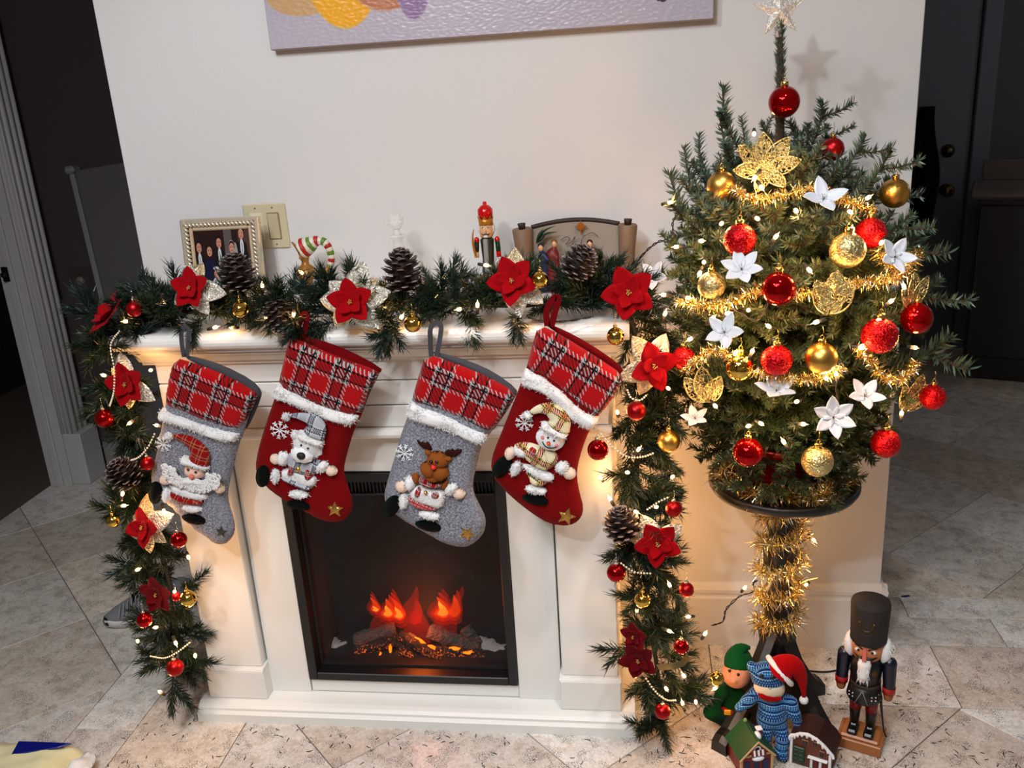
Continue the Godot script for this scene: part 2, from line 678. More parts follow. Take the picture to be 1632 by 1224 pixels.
func tile(o: Node, poly: PackedVector2Array, k: int):
	var q = Geometry2D.offset_polygon(poly, -0.0012)
	if q.size() == 0 or q[0].size() < 3:
		return
	var top = Geometry2D.offset_polygon(q[0], -0.0012)
	if top.size() == 0:
		return
	var b := MB.new()
	b.extrude(q[0], -0.008, 0.0, 0.0012, Transform3D(Basis(Vector3(1, 0, 0), Vector3(0, 0, 1), Vector3(0, 1, 0)), Vector3.ZERO))
	part("tile", b.done(), mats["travertine_%d" % k], o)

func rect2(x0, z0, x1, z1) -> PackedVector2Array:
	return PackedVector2Array([Vector2(x0, z0), Vector2(x1, z0), Vector2(x1, z1), Vector2(x0, z1)])

func diagonal_tiles(o: Node, region: PackedVector2Array, a0: float, da: float, b0: float, db: float):
	# tiles laid at 45 degrees: joints where x + z and x - z step by da and db
	for i in range(-16, 17):
		for j in range(-16, 17):
			var p := PackedVector2Array()
			for c in [[0, 0], [1, 0], [1, 1], [0, 1]]:
				var s = a0 + (i + c[0]) * da
				var d = b0 + (j + c[1]) * db
				p.append(Vector2((s + d) / 2, (s - d) / 2))
			for q in Geometry2D.intersect_polygons(p, region):
				tile(o, q, posmod(i * 7 + j * 3 + i * j, 4))

func floor_tiles():
	var o = struct("floor", slab(Vector3(-3.6, -0.12, -3.1), Vector3(3.4, -0.004, 5.1)), mats.grout)
	diagonal_tiles(o, rect2(-0.848, 0.257, 3.2, 3.4), 0.0, 0.61, -0.515, 0.604)
	diagonal_tiles(o, rect2(-2.37, -1.2, -1.302, 3.4), -1.025, 0.61, -1.53, 0.604)
	diagonal_tiles(o, rect2(-1.302, -3.1, 3.2, -0.253), 0.47, 0.466, 0.10, 0.466)
	var k = 0
	for z in [[-0.253, 0.455], [0.455, 1.0], [1.0, 1.55], [1.55, 2.1]]:
		tile(o, rect2(-1.302, z[0], -1.137, z[1]), k % 4)
		tile(o, rect2(-1.137, z[0] if z[0] > 0 else 0.257, -0.848, z[1] + 0.27), (k + 2) % 4) if k % 2 == 0 else tile(o, rect2(-1.137, z[0] + 0.27, -0.848, z[1]), (k + 1) % 4)
		k += 1
	for i in range(-4, 4):
		tile(o, rect2(maxf(0.966 + i * 0.6, -1.137), -0.007, 0.966 + (i + 1) * 0.6, 0.257), posmod(i * 3 + 3, 4))
		tile(o, rect2(maxf(1.168 + i * 0.42, -1.137), -0.144, 1.168 + (i + 1) * 0.42, -0.007), posmod(i * 3, 4))
		tile(o, rect2(maxf(0.95 + i * 0.5, -1.137), -0.253, 0.95 + (i + 1) * 0.5, -0.144), posmod(i, 4))

func back_rooms():
	# left: a dim passage with a fluted door casing, a pale panel and a socket plate
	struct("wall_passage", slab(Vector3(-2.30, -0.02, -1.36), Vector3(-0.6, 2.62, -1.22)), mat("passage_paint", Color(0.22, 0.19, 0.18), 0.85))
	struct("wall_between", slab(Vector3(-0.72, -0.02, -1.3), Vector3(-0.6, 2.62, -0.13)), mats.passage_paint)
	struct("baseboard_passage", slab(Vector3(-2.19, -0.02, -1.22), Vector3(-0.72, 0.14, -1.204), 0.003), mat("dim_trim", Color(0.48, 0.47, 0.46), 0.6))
	var d = struct("door_1", slab(Vector3(-2.372, -0.004, -1.07), Vector3(-2.268, 2.08, -1.055), 0.002), mat("casing_white", Color(0.70, 0.70, 0.69), 0.5))
	part("door_stop", slab(Vector3(-2.335, 0.0, -1.056), Vector3(-2.305, 2.07, -1.043), 0.003), mats.casing_white, d)
	part("plinth", slab(Vector3(-2.268, 0.0, -1.19), Vector3(-2.185, 0.235, -1.058), 0.004), mats.casing_white, d)
	var b := MB.new()
	b.box(Vector3(-2.245, 1.15, -1.125), Vector3(0.045, 1.84, 0.115), 0.004)
	part("casing", b.done(), mats.casing_white, d)
	for k in 3:
		b = MB.new()
		var r = 0.011
		b.tube(PackedVector3Array([Vector3(-2.223, 0.237, -1.165 + k * 0.036), Vector3(-2.223, 2.06, -1.165 + k * 0.036)]), r, 10)
		b.tube(PackedVector3Array([Vector3(-2.262 + k * 0.018, 0.237, -1.067), Vector3(-2.262 + k * 0.018, 2.06, -1.067)]), 0.006, 8)
		part("reed", b.done(), mats.casing_white, d)
	b = MB.new()
	b.box(Vector3(-2.336, 0.935, -1.043), Vector3(0.03, 0.06, 0.004), 0.001)
	b.box(Vector3(-2.336, 0.935, -1.032), Vector3(0.02, 0.018, 0.02), 0.003)
	part("strike_plate", b.done(), mats.black_metal, d)
	var t = thing("wall_socket", "small dark socket plate with a round knob low on the dim passage wall", "wall plate", Vector3(-2.13, 0.865, -1.22))
	part("plate", slab(Vector3(-0.05, -0.055, 0), Vector3(0.05, 0.055, 0.006), 0.002), mat("brown_plate", Color(0.20, 0.16, 0.14), 0.6), t)
	b = MB.new()
	b.lathe([Vector2(0, 0.006), Vector2(0.020, 0.006), Vector2(0.020, 0.012), Vector2(0.016, 0.02), Vector2(0, 0.021)], 20, Transform3D(Basis(Vector3.RIGHT, PI / 2), Vector3.ZERO))
	part("knob", b.done(), mat("pale_knob", Color(0.42, 0.38, 0.36), 0.5), t)
	# the pale board leaning in the passage
	t = thing("leaning_panel", "tall pale flat panel leaning on the dim passage wall left of the garland", "panel", Vector3(-1.93, 0, -1.06))
	b = MB.new()
	b.box(Vector3(0.24, 0.655, 0), Vector3(0.52, 1.31, 0.03), 0.003)
	var lean = Transform3D(Basis(Vector3(0, 0, 1), 0.10) * Basis(Vector3.RIGHT, -0.10), Vector3(0.05, 0.02, 0))
	part("board", b.done(), mat("board_grey", Color(0.33, 0.32, 0.315), 0.6), t, lean)
	b = MB.new()
	b.box(Vector3(-0.032, 0.65, 0.004), Vector3(0.022, 1.30, 0.045), 0.004)
	part("edge_strip", b.done(), mat("board_edge", Color(0.47, 0.48, 0.48), 0.5), t, lean)
	b = MB.new()
	b.box(Vector3(-0.035, 1.315, 0.004), Vector3(0.04, 0.03, 0.06), 0.008)
	part("corner_cap", b.done(), mats.board_edge, t, lean)
	# right: the dark kitchen with its door, counter and coat
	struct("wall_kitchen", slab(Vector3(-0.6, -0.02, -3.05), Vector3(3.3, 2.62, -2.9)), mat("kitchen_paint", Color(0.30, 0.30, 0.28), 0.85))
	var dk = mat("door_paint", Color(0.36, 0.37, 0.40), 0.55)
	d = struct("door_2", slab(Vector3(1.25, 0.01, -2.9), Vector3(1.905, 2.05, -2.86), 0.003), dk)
	for y in [[0.16, 0.72], [0.98, 1.9]]:
		part("door_panel", slab(Vector3(1.36, y[0], -2.861), Vector3(1.72, y[1], -2.852), 0.006), dk, d)
	b = MB.new()
	b.box(Vector3(1.955, 1.05, -2.87), Vector3(0.09, 2.12, 0.06), 0.006)
	b.box(Vector3(1.6, 2.1, -2.87), Vector3(0.8, 0.09, 0.06), 0.006)
	part("casing", b.done(), dk, d)
	var brass = mat("dull_brass", Color(0.42, 0.36, 0.22), 0.3, 1.0)
	var away = Transform3D(Basis(Vector3.RIGHT, PI / 2), Vector3.ZERO)
	b = MB.new()
	b.lathe([Vector2(0, 0), Vector2(0.034, 0), Vector2(0.034, 0.006), Vector2(0.022, 0.012), Vector2(0.020, 0.03), Vector2(0, 0.032)], 24, away)
	part("deadbolt", b.done(), brass, d, Transform3D(Basis(), Vector3(1.799, 1.07, -2.858)))
	b = MB.new()
	b.lathe([Vector2(0, 0), Vector2(0.032, 0), Vector2(0.032, 0.006), Vector2(0.013, 0.012), Vector2(0.012, 0.03), Vector2(0.028, 0.042), Vector2(0.031, 0.056), Vector2(0.022, 0.068), Vector2(0, 0.071)], 24, away)
	part("door_knob", b.done(), brass, d, Transform3D(Basis(), Vector3(1.804, 0.8698, -2.858)))
	t = thing("light_switch", "lone light switch plate beside the dark door, above the counter", "light switch", Vector3(1.959, 1.03, -2.899))
	part("plate", slab(Vector3(-0.04, -0.06, 0), Vector3(0.04, 0.06, 0.006), 0.002), mat("dark_plate", Color(0.24, 0.21, 0.19), 0.6), t)
	part("rocker", slab(Vector3(-0.017, -0.034, 0.005), Vector3(0.017, 0.034, 0.010), 0.002), mat("dark_rocker", Color(0.17, 0.15, 0.14), 0.5), t)
	t = thing("kitchen_counter", "dark kitchen base cabinet with a pale stone worktop at the right edge", "counter", Vector3(2.194, 0, -2.154))
	t.rotation.y = -0.35
	part("cabinet", slab(Vector3(-0.44, 0.0, -0.44), Vector3(0.45, 0.89, -0.02), 0.003), mat("dark_wood", Color(0.055, 0.04, 0.035), 0.5), t)
	for k in 2:
		part("cabinet_door", slab(Vector3(-0.43 + k * 0.42, 0.12, -0.02), Vector3(-0.03 + k * 0.42, 0.86, 0.0), 0.004), mats.dark_wood, t)
	part("worktop", slab(Vector3(-0.48, 0.89, -0.445), Vector3(0.45, 0.93, 0.02), 0.012), mat("stone_top", Color(0.36, 0.32, 0.29), 0.35), t)
	part("backsplash", slab(Vector3(-0.44, 0.93, -0.445), Vector3(0.45, 1.03, -0.425), 0.003), mats.stone_top, t)
	# an added fill lamp, out of sight to the right, brightening the kitchen door
	t = thing("added_kitchen_lamp", "small round fill lamp added out of view at the far side of the dark kitchen", "lamp", Vector3(3.14, 1.75, -1.9))
	b = MB.new()
	b.ball(Vector3.ZERO, Vector3(0.05, 0.07, 0.07), 20)
	var lg = mat("added_lamp_glow", Color(1, 1, 1), 0.5)
	lg.emission_enabled = true
	lg.emission = Color(0.85, 0.92, 1.0)
	lg.emission_energy_multiplier = 1.0
	part("added_lamp_globe", b.done(), lg, t)
	part("added_lamp_plate", slab(Vector3(0.02, -0.04, -0.04), Vector3(0.06, 0.04, 0.04), 0.004), mats.trim_white, t)
	var kl := OmniLight3D.new()
	kl.name = "added_lamp_light"
	kl.light_color = Color(0.85, 0.92, 1.0)
	kl.light_energy = 0.18
	kl.light_size = 0.05
	kl.omni_range = 8.0
	kl.omni_attenuation = 2.0
	kl.shadow_enabled = true
	t.add_child(kl)
	# coat
	t = thing("hanging_coat", "long black coat hanging on the dark door right of the wall end", "coat", Vector3(1.662, 1.3, -2.8))
	b = MB.new()
	var rows := []
	for i in 12:
		var f = i / 11.0
		var row := []
		for j in 20:
			var a = TAU * j / 20
			var w = lerpf(0.035, 0.11, smoothstep(0.0, 0.7, f)) * (1.0 + 0.10 * sin(a * 4 + f * 3))
			row.append(Vector3(cos(a) * w - 0.04 * f, -0.58 * f, sin(a) * 0.045 * (0.6 + 0.6 * f) * (1.0 + 0.15 * sin(a * 5))))
		rows.append(row)
	b.grid(rows, true)
	part("coat_body", b.done(), cloth("black_wool", Color(0.02, 0.02, 0.022)), t)
	b = MB.new()
	b.tube(curve([Vector3(-0.05, -0.08, 0.03), Vector3(-0.08, -0.3, 0.05), Vector3(-0.085, -0.5, 0.05), Vector3(-0.075, -0.62, 0.04)]), 0.035, 10)
	part("sleeve", b.done(), mats.black_wool, t)

# ---------------------------------------------------------------- fireplace

func run_x(b: MB, prof: PackedVector2Array, x0: float, x1: float):
	# a moulding: profile given as (z, y), run from x0 to x1
	b.extrude(prof, -x1, -x0, 0.0, Transform3D(Basis(Vector3(0, 0, 1), Vector3(0, 1, 0), Vector3(-1, 0, 0)), Vector3.ZERO))

func fireplace():
	var w = mats.mantel_white
	var t = thing("fireplace_mantel", "white painted wooden fireplace mantel with pilasters, plank frieze and moulded shelf", "mantelpiece", Vector3(-0.41, 0, 0.02))
	var sh = Transform3D(Basis(), -t.position)
	var b := MB.new()
	run_x(b, PackedVector2Array([Vector2(0.02, 0), Vector2(0.410, 0), Vector2(0.410, 0.024), Vector2(0.404, 0.028), Vector2(0.400, 0.029), Vector2(0.400, 0.036), Vector2(0.392, 0.042), Vector2(0.380, 0.046), Vector2(0.02, 0.046)]), -0.978, 0.160)
	part("base", b.done(), w, t, sh)
	for s in [[-0.956, -0.796], [-0.024, 0.128]]:
		b = MB.new()
		b.box(Vector3((s[0] + s[1]) / 2, 0.0885, 0.2), Vector3(s[1] - s[0], 0.085, 0.346), 0.003)
		run_x(b, PackedVector2Array([Vector2(0.05, 0.131), Vector2(0.373, 0.131), Vector2(0.368, 0.138), Vector2(0.05, 0.138)]), s[0], s[1])
		part("plinth_block", b.done(), w, t, sh)
		b = MB.new()
		b.box(Vector3((s[0] + s[1]) / 2, 0.458, 0.195), Vector3(s[1] - s[0] - 0.012, 0.64, 0.33), 0.003)
		part("pilaster", b.done(), w, t, sh)
	b = MB.new()
	b.box(Vector3(-0.7425, 0.412, 0.25), Vector3(0.108, 0.732, 0.17), 0.001)
	b.box(Vector3(-0.0785, 0.412, 0.25), Vector3(0.108, 0.732, 0.17), 0.001)
	b.box(Vector3(-0.41, 0.7295, 0.25), Vector3(0.557, 0.097, 0.17), 0.001)
	part("surround", b.done(), w, t, sh)
	part("kick_panel", slab(Vector3(-0.6865, 0.048, 0.17), Vector3(-0.1335, 0.084, 0.332), 0.0015), w, t, sh)
	b = MB.new()
	run_x(b, PackedVector2Array([Vector2(0.05, 0.778), Vector2(0.366, 0.778), Vector2(0.374, 0.783), Vector2(0.376, 0.790), Vector2(0.373, 0.797), Vector2(0.364, 0.800), Vector2(0.05, 0.800)]), -0.951, 0.122)
	part("ledge_moulding", b.done(), w, t, sh)
	for y in [[0.8015, 0.8535], [0.8565, 0.9135], [0.9165, 0.972]]:
		part("frieze_plank", slab(Vector3(-0.942, y[0], 0.05), Vector3(0.114, y[1], 0.352), 0.0018), w, t, sh)
	b = MB.new()
	run_x(b, PackedVector2Array([Vector2(0.03, 0.966), Vector2(0.362, 0.966), Vector2(0.364, 0.974), Vector2(0.374, 0.977), Vector2(0.380, 0.985), Vector2(0.389, 0.995), Vector2(0.401, 1.001), Vector2(0.401, 1.006), Vector2(0.412, 1.008), Vector2(0.412, 1.016), Vector2(0.03, 1.016)]), -0.966, 0.138)
	part("crown_moulding", b.done(), w, t, sh)
	b = MB.new()
	var round_ := PackedVector2Array([Vector2(0.02, 1.016), Vector2(0.418, 1.016)])
	for k in 9:
		var a = -PI / 2 + PI * k / 8
		round_.append(Vector2(0.418 + 0.018 * cos(a), 1.0355 + 0.0185 * sin(a)))
	round_.append(Vector2(0.02, 1.054))
	run_x(b, round_, -0.995, 0.165)
	part("shelf", b.done(), w, t, sh)

func fire_insert():
	var t = thing("electric_fire", "black framed electric fireplace insert with glowing logs behind glass", "electric fire", Vector3(-0.4105, 0.086, 0.17))
	var sh = Transform3D(Basis(), -t.position)
	var k = mats.black_metal
	var b := MB.new()
	var x0 = -0.687
	var x1 = -0.134
	var y0 = 0.087
	var y1 = 0.679
	var f = 0.023
	b.box(Vector3(x0 + f / 2, (y0 + y1) / 2, 0.3225), Vector3(f, y1 - y0, 0.037), 0.002)
	b.box(Vector3(x1 - f / 2, (y0 + y1) / 2, 0.3225), Vector3(f, y1 - y0, 0.037), 0.002)
	b.box(Vector3((x0 + x1) / 2, y1 - f / 2, 0.3225), Vector3(x1 - x0 - 2 * f, f, 0.0368), 0.002)
	b.box(Vector3((x0 + x1) / 2, y0 + f / 2, 0.3225), Vector3(x1 - x0 - 2 * f, f, 0.0368), 0.002)
	part("frame", b.done(), k, t, sh)
	b = MB.new()
	b.box(Vector3(x0 + f + 0.003, (y0 + y1) / 2, 0.24), Vector3(0.006, 0.55, 0.13))
	b.box(Vector3(x1 - f - 0.003, (y0 + y1) / 2, 0.24), Vector3(0.006, 0.55, 0.13))
	b.box(Vector3((x0 + x1) / 2, y0 + f + 0.003, 0.24), Vector3(0.5, 0.006, 0.13))
	b.box(Vector3((x0 + x1) / 2, y1 - f - 0.003, 0.24), Vector3(0.5, 0.006, 0.13))
	b.box(Vector3((x0 + x1) / 2, (y0 + y1) / 2, 0.175), Vector3(0.507, 0.546, 0.004))
	part("firebox", b.done(), mat("firebox_dark", Color(0.045, 0.034, 0.032), 0.8), t, sh)
	b = MB.new()
	b.box(Vector3((x0 + x1) / 2, 0.646, 0.309), Vector3(0.494, 0.006, 0.012), 0.001)
	b.box(Vector3((x0 + x1) / 2, 0.611, 0.309), Vector3(0.494, 0.006, 0.012), 0.001)
	b.box(Vector3((x0 + x1) / 2, 0.628, 0.300), Vector3(0.494, 0.04, 0.003))
	part("vent", b.done(), k, t, sh)
	var fin := MB.new()
	fin.box(Vector3.ZERO, Vector3(0.0035, 0.03, 0.010), 0.0008)
	var fm = fin.done()
	for i in 54:
		part("vent_fin", fm, k, t, Transform3D(Basis(), Vector3(x0 + 0.032 + i * 0.00925, 0.6285, 0.306) - t.position))
	var g = mat("fire_glass", Color(0.02, 0.02, 0.02, 0.10), 0.02)
	g.transparency = BaseMaterial3D.TRANSPARENCY_ALPHA
	g.metallic_specular = 0.2
	part("glass_pane", slab(Vector3(x0 + f, y0 + f, 0.300), Vector3(x1 - f, 0.607, 0.304)), g, t, sh)
	# logs
	var bark = mat("log_bark", Color(0.30, 0.27, 0.25), 0.9)
	bark.normal_enabled = true
	bark.normal_texture = tex.bark_n
	bark.normal_scale = 1.6
	bark.uv1_triplanar = true
	bark.uv1_scale = Vector3(6, 8, 8)
	var ash = mat("log_ash", Color(0.70, 0.66, 0.64), 0.95)
	ash.normal_enabled = true
	ash.normal_texture = tex.bark_n
	ash.normal_scale = 1.6
	ash.uv1_triplanar = true
	ash.uv1_scale = Vector3(16, 16, 16)
	var coal = mat("log_char", Color(0.10, 0.08, 0.07), 0.9)
	coal.normal_enabled = true
	coal.normal_texture = tex.bark_n
	coal.normal_scale = 1.6
	coal.uv1_triplanar = true
	coal.uv1_scale = Vector3(7, 7, 7)
	# char and bark glow in their cracks
	var cracks = noise_image(41, 0.03, 3, 256)
	cracks.convert(Image.FORMAT_RGB8)
	for y in 256:
		for x in 256:
			var v = absf(cracks.get_pixel(x, y).r - 0.5)
			var q = smoothstep(0.09, 0.01, v) * smoothstep(0.44, 0.60, cracks.get_pixel((x * 2 + 90) % 256, (y * 2 + 40) % 256).r)
			cracks.set_pixel(x, y, Color(q, q * q * 0.9, q * q * q * 0.6) if false else Color(q, q, q))
	var ct = ImageTexture.create_from_image(cracks)
	for m in [coal, bark]:
		m.emission_enabled = true
		m.emission = Color(1.0, 0.40, 0.03) if m == coal else Color(0.9, 0.28, 0.02)
		m.emission_operator = BaseMaterial3D.EMISSION_OP_MULTIPLY
		m.emission_texture = ct
		m.emission_energy_multiplier = 2.6 if m == coal else 0.9
	var n := FastNoiseLite.new()
	n.seed = 5
	n.frequency = 22.0
	for l in [[Vector3(-0.6852, 0.1025, 0.215), Vector3(-0.5844, 0.0745, 0.225), 0.030, "ash"], [Vector3(-0.6717, 0.0898, 0.26), Vector3(-0.1793, 0.0951, 0.26), 0.017, "ash"], [Vector3(-0.2634, 0.104, 0.2), Vector3(-0.1851, 0.0899, 0.22), 0.029, "ash"],
			[Vector3(-0.5912, 0.1326, 0.23), Vector3(-0.481, 0.1559, 0.205), 0.020, "bark"], [Vector3(-0.5849, 0.1093, 0.25), Vector3(-0.4714, 0.1461, 0.235), 0.016, "char"], [Vector3(-0.3885, 0.1549, 0.205), Vector3(-0.291, 0.1205, 0.22), 0.021, "bark"],
			[Vector3(-0.3372, 0.1531, 0.24), Vector3(-0.2499, 0.1287, 0.235), 0.014, "bark"], [Vector3(-0.2903, 0.1641, 0.205), Vector3(-0.2571, 0.1146, 0.215), 0.018, "bark"], [Vector3(-0.4625, 0.1631, 0.24), Vector3(-0.3277, 0.0962, 0.268), 0.014, "char"],
			[Vector3(-0.4419, 0.1569, 0.23), Vector3(-0.369, 0.104, 0.262), 0.012, "bark"], [Vector3(-0.4676, 0.1464, 0.25), Vector3(-0.4032, 0.0952, 0.27), 0.011, "char"], [Vector3(-0.4885, 0.0868, 0.262), Vector3(-0.439, 0.1371, 0.25), 0.011, "char"], [Vector3(-0.3641, 0.1225, 0.25), Vector3(-0.2315, 0.1097, 0.25), 0.015, "char"]]:
		b = MB.new()
		var rows := []
		var a0: Vector3 = l[0]
		var a1: Vector3 = l[1]
		var dir = (a1 - a0).normalized()
		var s = dir.cross(Vector3.UP).normalized()
		var u = s.cross(dir)
		for i in 15:
			var fr = i / 14.0
			var row := []
			for j in 18:
				var a = TAU * j / 18
				var c = a0.lerp(a1, fr)
				var d = s * cos(a) + u * sin(a)
				var r = l[2] * (1.0 + 0.42 * n.get_noise_3dv((c + d * l[2]) * 2.2)) * (0.9 if i == 0 or i == 14 else 1.0)
				row.append(c + d * r)
			rows.append(row)
		b.grid(rows, true)
		part("log", b.done(), mats["log_" + l[3]], t, sh)
	# embers: glowing lumps between the logs
	var em = mat("ember_glow", Color(0.9, 0.4, 0.08), 0.9)
	em.emission_enabled = true
	em.emission = Color(1.0, 0.46, 0.03)
	em.emission_energy_multiplier = 2.0
	var em2 = mat("ember_dim_glow", Color(0.6, 0.2, 0.05), 0.9)
	em2.emission_enabled = true
	em2.emission = Color(0.9, 0.24, 0.01)
	em2.emission_energy_multiplier = 0.55
	for e in [[Vector3(-0.5737, 0.1152, 0.255), 11.66, 4.77, 0], [Vector3(-0.5432, 0.1034, 0.262), 4.77, 11.66, 0], [Vector3(-0.5134, 0.1083, 0.26), 4.24, 14.84, 0], [Vector3(-0.4872, 0.1264, 0.251), 4.24, 16.96, 0], [Vector3(-0.4486, 0.1248, 0.252), 8.48, 6.36, 0], [Vector3(-0.4449, 0.1004, 0.265), 7.42, 8.48, 0], [Vector3(-0.4047, 0.1459, 0.242), 21.2, 4.24, 0], [Vector3(-0.4344, 0.1511, 0.239), 7.42, 7.42, 0], [Vector3(-0.3691, 0.1324, 0.25), 18.02, 4.24, 0], [Vector3(-0.3398, 0.1279, 0.252), 15.9, 5.83, 0], [Vector3(-0.3107, 0.1314, 0.251), 18.02, 5.83, 0], [Vector3(-0.2757, 0.1252, 0.255), 18.02, 4.77, 0], [Vector3(-0.3424, 0.1108, 0.261), 13.78, 3.18, 0]]:
		b = MB.new()
		var rr = 0.001
		var rows := []
		for i in 7:
			var th = PI * clampf(i / 6.0, 0.03, 0.97) - PI / 2
			var row := []
			for j in 9:
				var a = TAU * j / 9
				var v = Vector3(cos(a) * cos(th) * e[1] * rr * 0.85, sin(th) * e[2] * rr * 0.8, sin(a) * cos(th) * 0.007)
				row.append(v * (1.0 + 0.9 * n.get_noise_3dv(e[0] * 3.0 + v * 6.0)))
			rows.append(row)
		b.grid(rows, true, false)
		part("ember", b.done(), em if e[3] == 0 else em2, t, Transform3D(Basis(Vector3(0, 0, 1), -0.5 if e[1] > 15 and e[0].x > -0.42 and e[0].x < -0.33 else 0.0), e[0] - t.position))
	# flames: soft tongues, a bright heart in a thin dark-red veil
	var shells = []
	for q in [[0.085, Color(0.9, 0.11, 0.03), 0.8], [0.13, Color(1.0, 0.16, 0.02), 1.0], [0.26, Color(1.0, 0.30, 0.04), 1.3], [0.8, Color(1.0, 0.60, 0.16), 1.7]]:
		var m = mat("flame_glow_%d" % shells.size(), Color(0.5, 0.1, 0.02, q[0]), 1.0)
		m.metallic_specular = 0.0
		m.transparency = BaseMaterial3D.TRANSPARENCY_ALPHA
		m.emission_enabled = true
		m.emission = q[1]
		m.emission_energy_multiplier = q[2]
		shells.append(m)
	for q in [[Vector3(-0.5296, 0.2121, 0.205), 0.012, 0.040, 0.6, -0.3], [Vector3(-0.4972, 0.196, 0.205), 0.018, 0.052, 1.0, 0.2], [Vector3(-0.4674, 0.1887, 0.203), 0.016, 0.062, 0.9, -0.35], [Vector3(-0.427, 0.2009, 0.205), 0.016, 0.060, 0.0, 0.1], [Vector3(-0.4122, 0.1441, 0.21), 0.022, 0.075, 0.0, -0.2], [Vector3(-0.3456, 0.1994, 0.205), 0.021, 0.056, 1.3, -0.1], [Vector3(-0.3142, 0.2048, 0.207), 0.015, 0.060, 0.3, 0.35], [Vector3(-0.5129, 0.1551, 0.21), 0.020, 0.07, 0.0, 0.3], [Vector3(-0.335, 0.1596, 0.21), 0.018, 0.08, 0.0, -0.1]]:
		var fl = part("flame", flame(q[1] * 1.9, q[2] * 1.9, 3, q[4]), shells[0], t, Transform3D(Basis(), q[0] - t.position - Vector3(0, q[2] * 0.45, 0)))
		if q[3] == 0.0:
			continue
		part("flame_veil", flame(q[1] * 1.45, q[2] * 1.5, 4, q[4] * 0.9), shells[1], fl, Transform3D(Basis(), Vector3(0, q[2] * 0.22, 0.001)))
		if q[3] > 0.0:
			part("flame_heart", flame(q[1] * 1.1, q[2] * 1.1, 5, q[4] * 0.8), shells[2], fl, Transform3D(Basis(), Vector3(0, q[2] * 0.40, 0.002)))
			if q[3] > 0.5:
				part("flame_core", flame(q[1] * 0.7, q[2] * 0.62 * q[3], 6, q[4] * 0.5), shells[3], fl, Transform3D(Basis(), Vector3(0, q[2] * 0.52, 0.004)))
	var o := OmniLight3D.new()
	o.name = "fire_glow"
	o.light_color = Color(1.0, 0.42, 0.12)
	o.light_energy = 0.03
	o.light_size = 0.04
	o.omni_range = 6.0
	o.omni_attenuation = 2.0
	o.shadow_enabled = true
	o.position = Vector3(-0.41, 0.195, 0.245)
	add_child(o)

func flame(r: float, h: float, seed_: int, lean := 0.0) -> ArrayMesh:
	# a licking tongue that sways as it rises and ends in a ragged tip
	var b := MB.new()
	var rows := []
	for i in 18:
		var f = i / 17.0
		var w = r * pow(sin(PI * pow(clampf(f, 0.0, 1.0), 0.55)), 0.8) * (1.0 - 0.45 * f) * (1.0 + 0.16 * sin(f * 11.0 + seed_)) + r * 0.02
		var off = Vector3((sin(f * 5.5 + seed_) * 0.40 * f + lean * 2.0 * f * f) * r, f * h, 0)
		var row := []
		for j in 14:
			var a = TAU * j / 14
			row.append(off + Vector3(cos(a) * w, 0.12 * r * sin(a * 3.0 + f * 6.0), sin(a) * w * 0.35))
		rows.append(row)
	b.grid(rows, true)
	return b.done()

# ---------------------------------------------------------------- greenery

func needle(b: MB, root: Vector3, dir: Vector3, l: float, w: float, bend: Vector3):
	# one flat bent needle
	var side = dir.cross(Vector3(rng.randf() - 0.5, rng.randf() - 0.5, rng.randf() - 0.5)).normalized() * w / 2
	var mid = root + dir * l * 0.55
	var tip = root + dir * l + bend * l
	b.prim(PackedVector3Array([root - side, root + side, mid + side, mid - side, tip]), PackedInt32Array([0, 1, 2, 0, 2, 3, 3, 2, 4]), false, false)

func rand_dir() -> Vector3:
	var z = rng.randf_range(-1, 1)
	var a = rng.randf() * TAU
	var r = sqrt(1 - z * z)
	return Vector3(cos(a) * r, z, sin(a) * r)

func garland_sprig(l: float, count: int) -> ArrayMesh:
	# a tuft of three wired twigs
	var b := MB.new()
	for k in 3:
		var base = Vector3(0, 0.0 if k == 0 else l * (0.10 + 0.18 * k), 0)
		var tw = rng.randf() * TAU
		var ax = Vector3(cos(tw) * 0.75, 0.75, sin(tw) * 0.75).normalized() if k else Vector3.UP
		var tl = l * (1.0 if k == 0 else 0.62)
		b.tube(PackedVector3Array([base, base + ax * tl * 0.5 + Vector3(0.002, 0, 0.002), base + ax * tl]), 0.0013, 5)
		var s = ax.cross(Vector3.RIGHT if absf(ax.x) < 0.8 else Vector3.BACK).normalized()
		var u = s.cross(ax)
		var n = int(count * (1.0 if k == 0 else 0.62))
		for i in n:
			var f = pow(float(i) / n, 0.85)
			var a = i * 2.39996 + rng.randf() * 0.5
			var lean = lerpf(1.15, 0.30, f) + rng.randf_range(-0.2, 0.2)
			var d = (s * cos(a) + u * sin(a)) * sin(lean) + ax * cos(lean)
			needle(b, base + ax * tl * (0.06 + 0.94 * f), d, rng.randf_range(0.024, 0.037), 0.0023, Vector3(rng.randf_range(-0.25, 0.25), rng.randf_range(-0.2, 0.2), rng.randf_range(-0.25, 0.25)))
	return b.done()

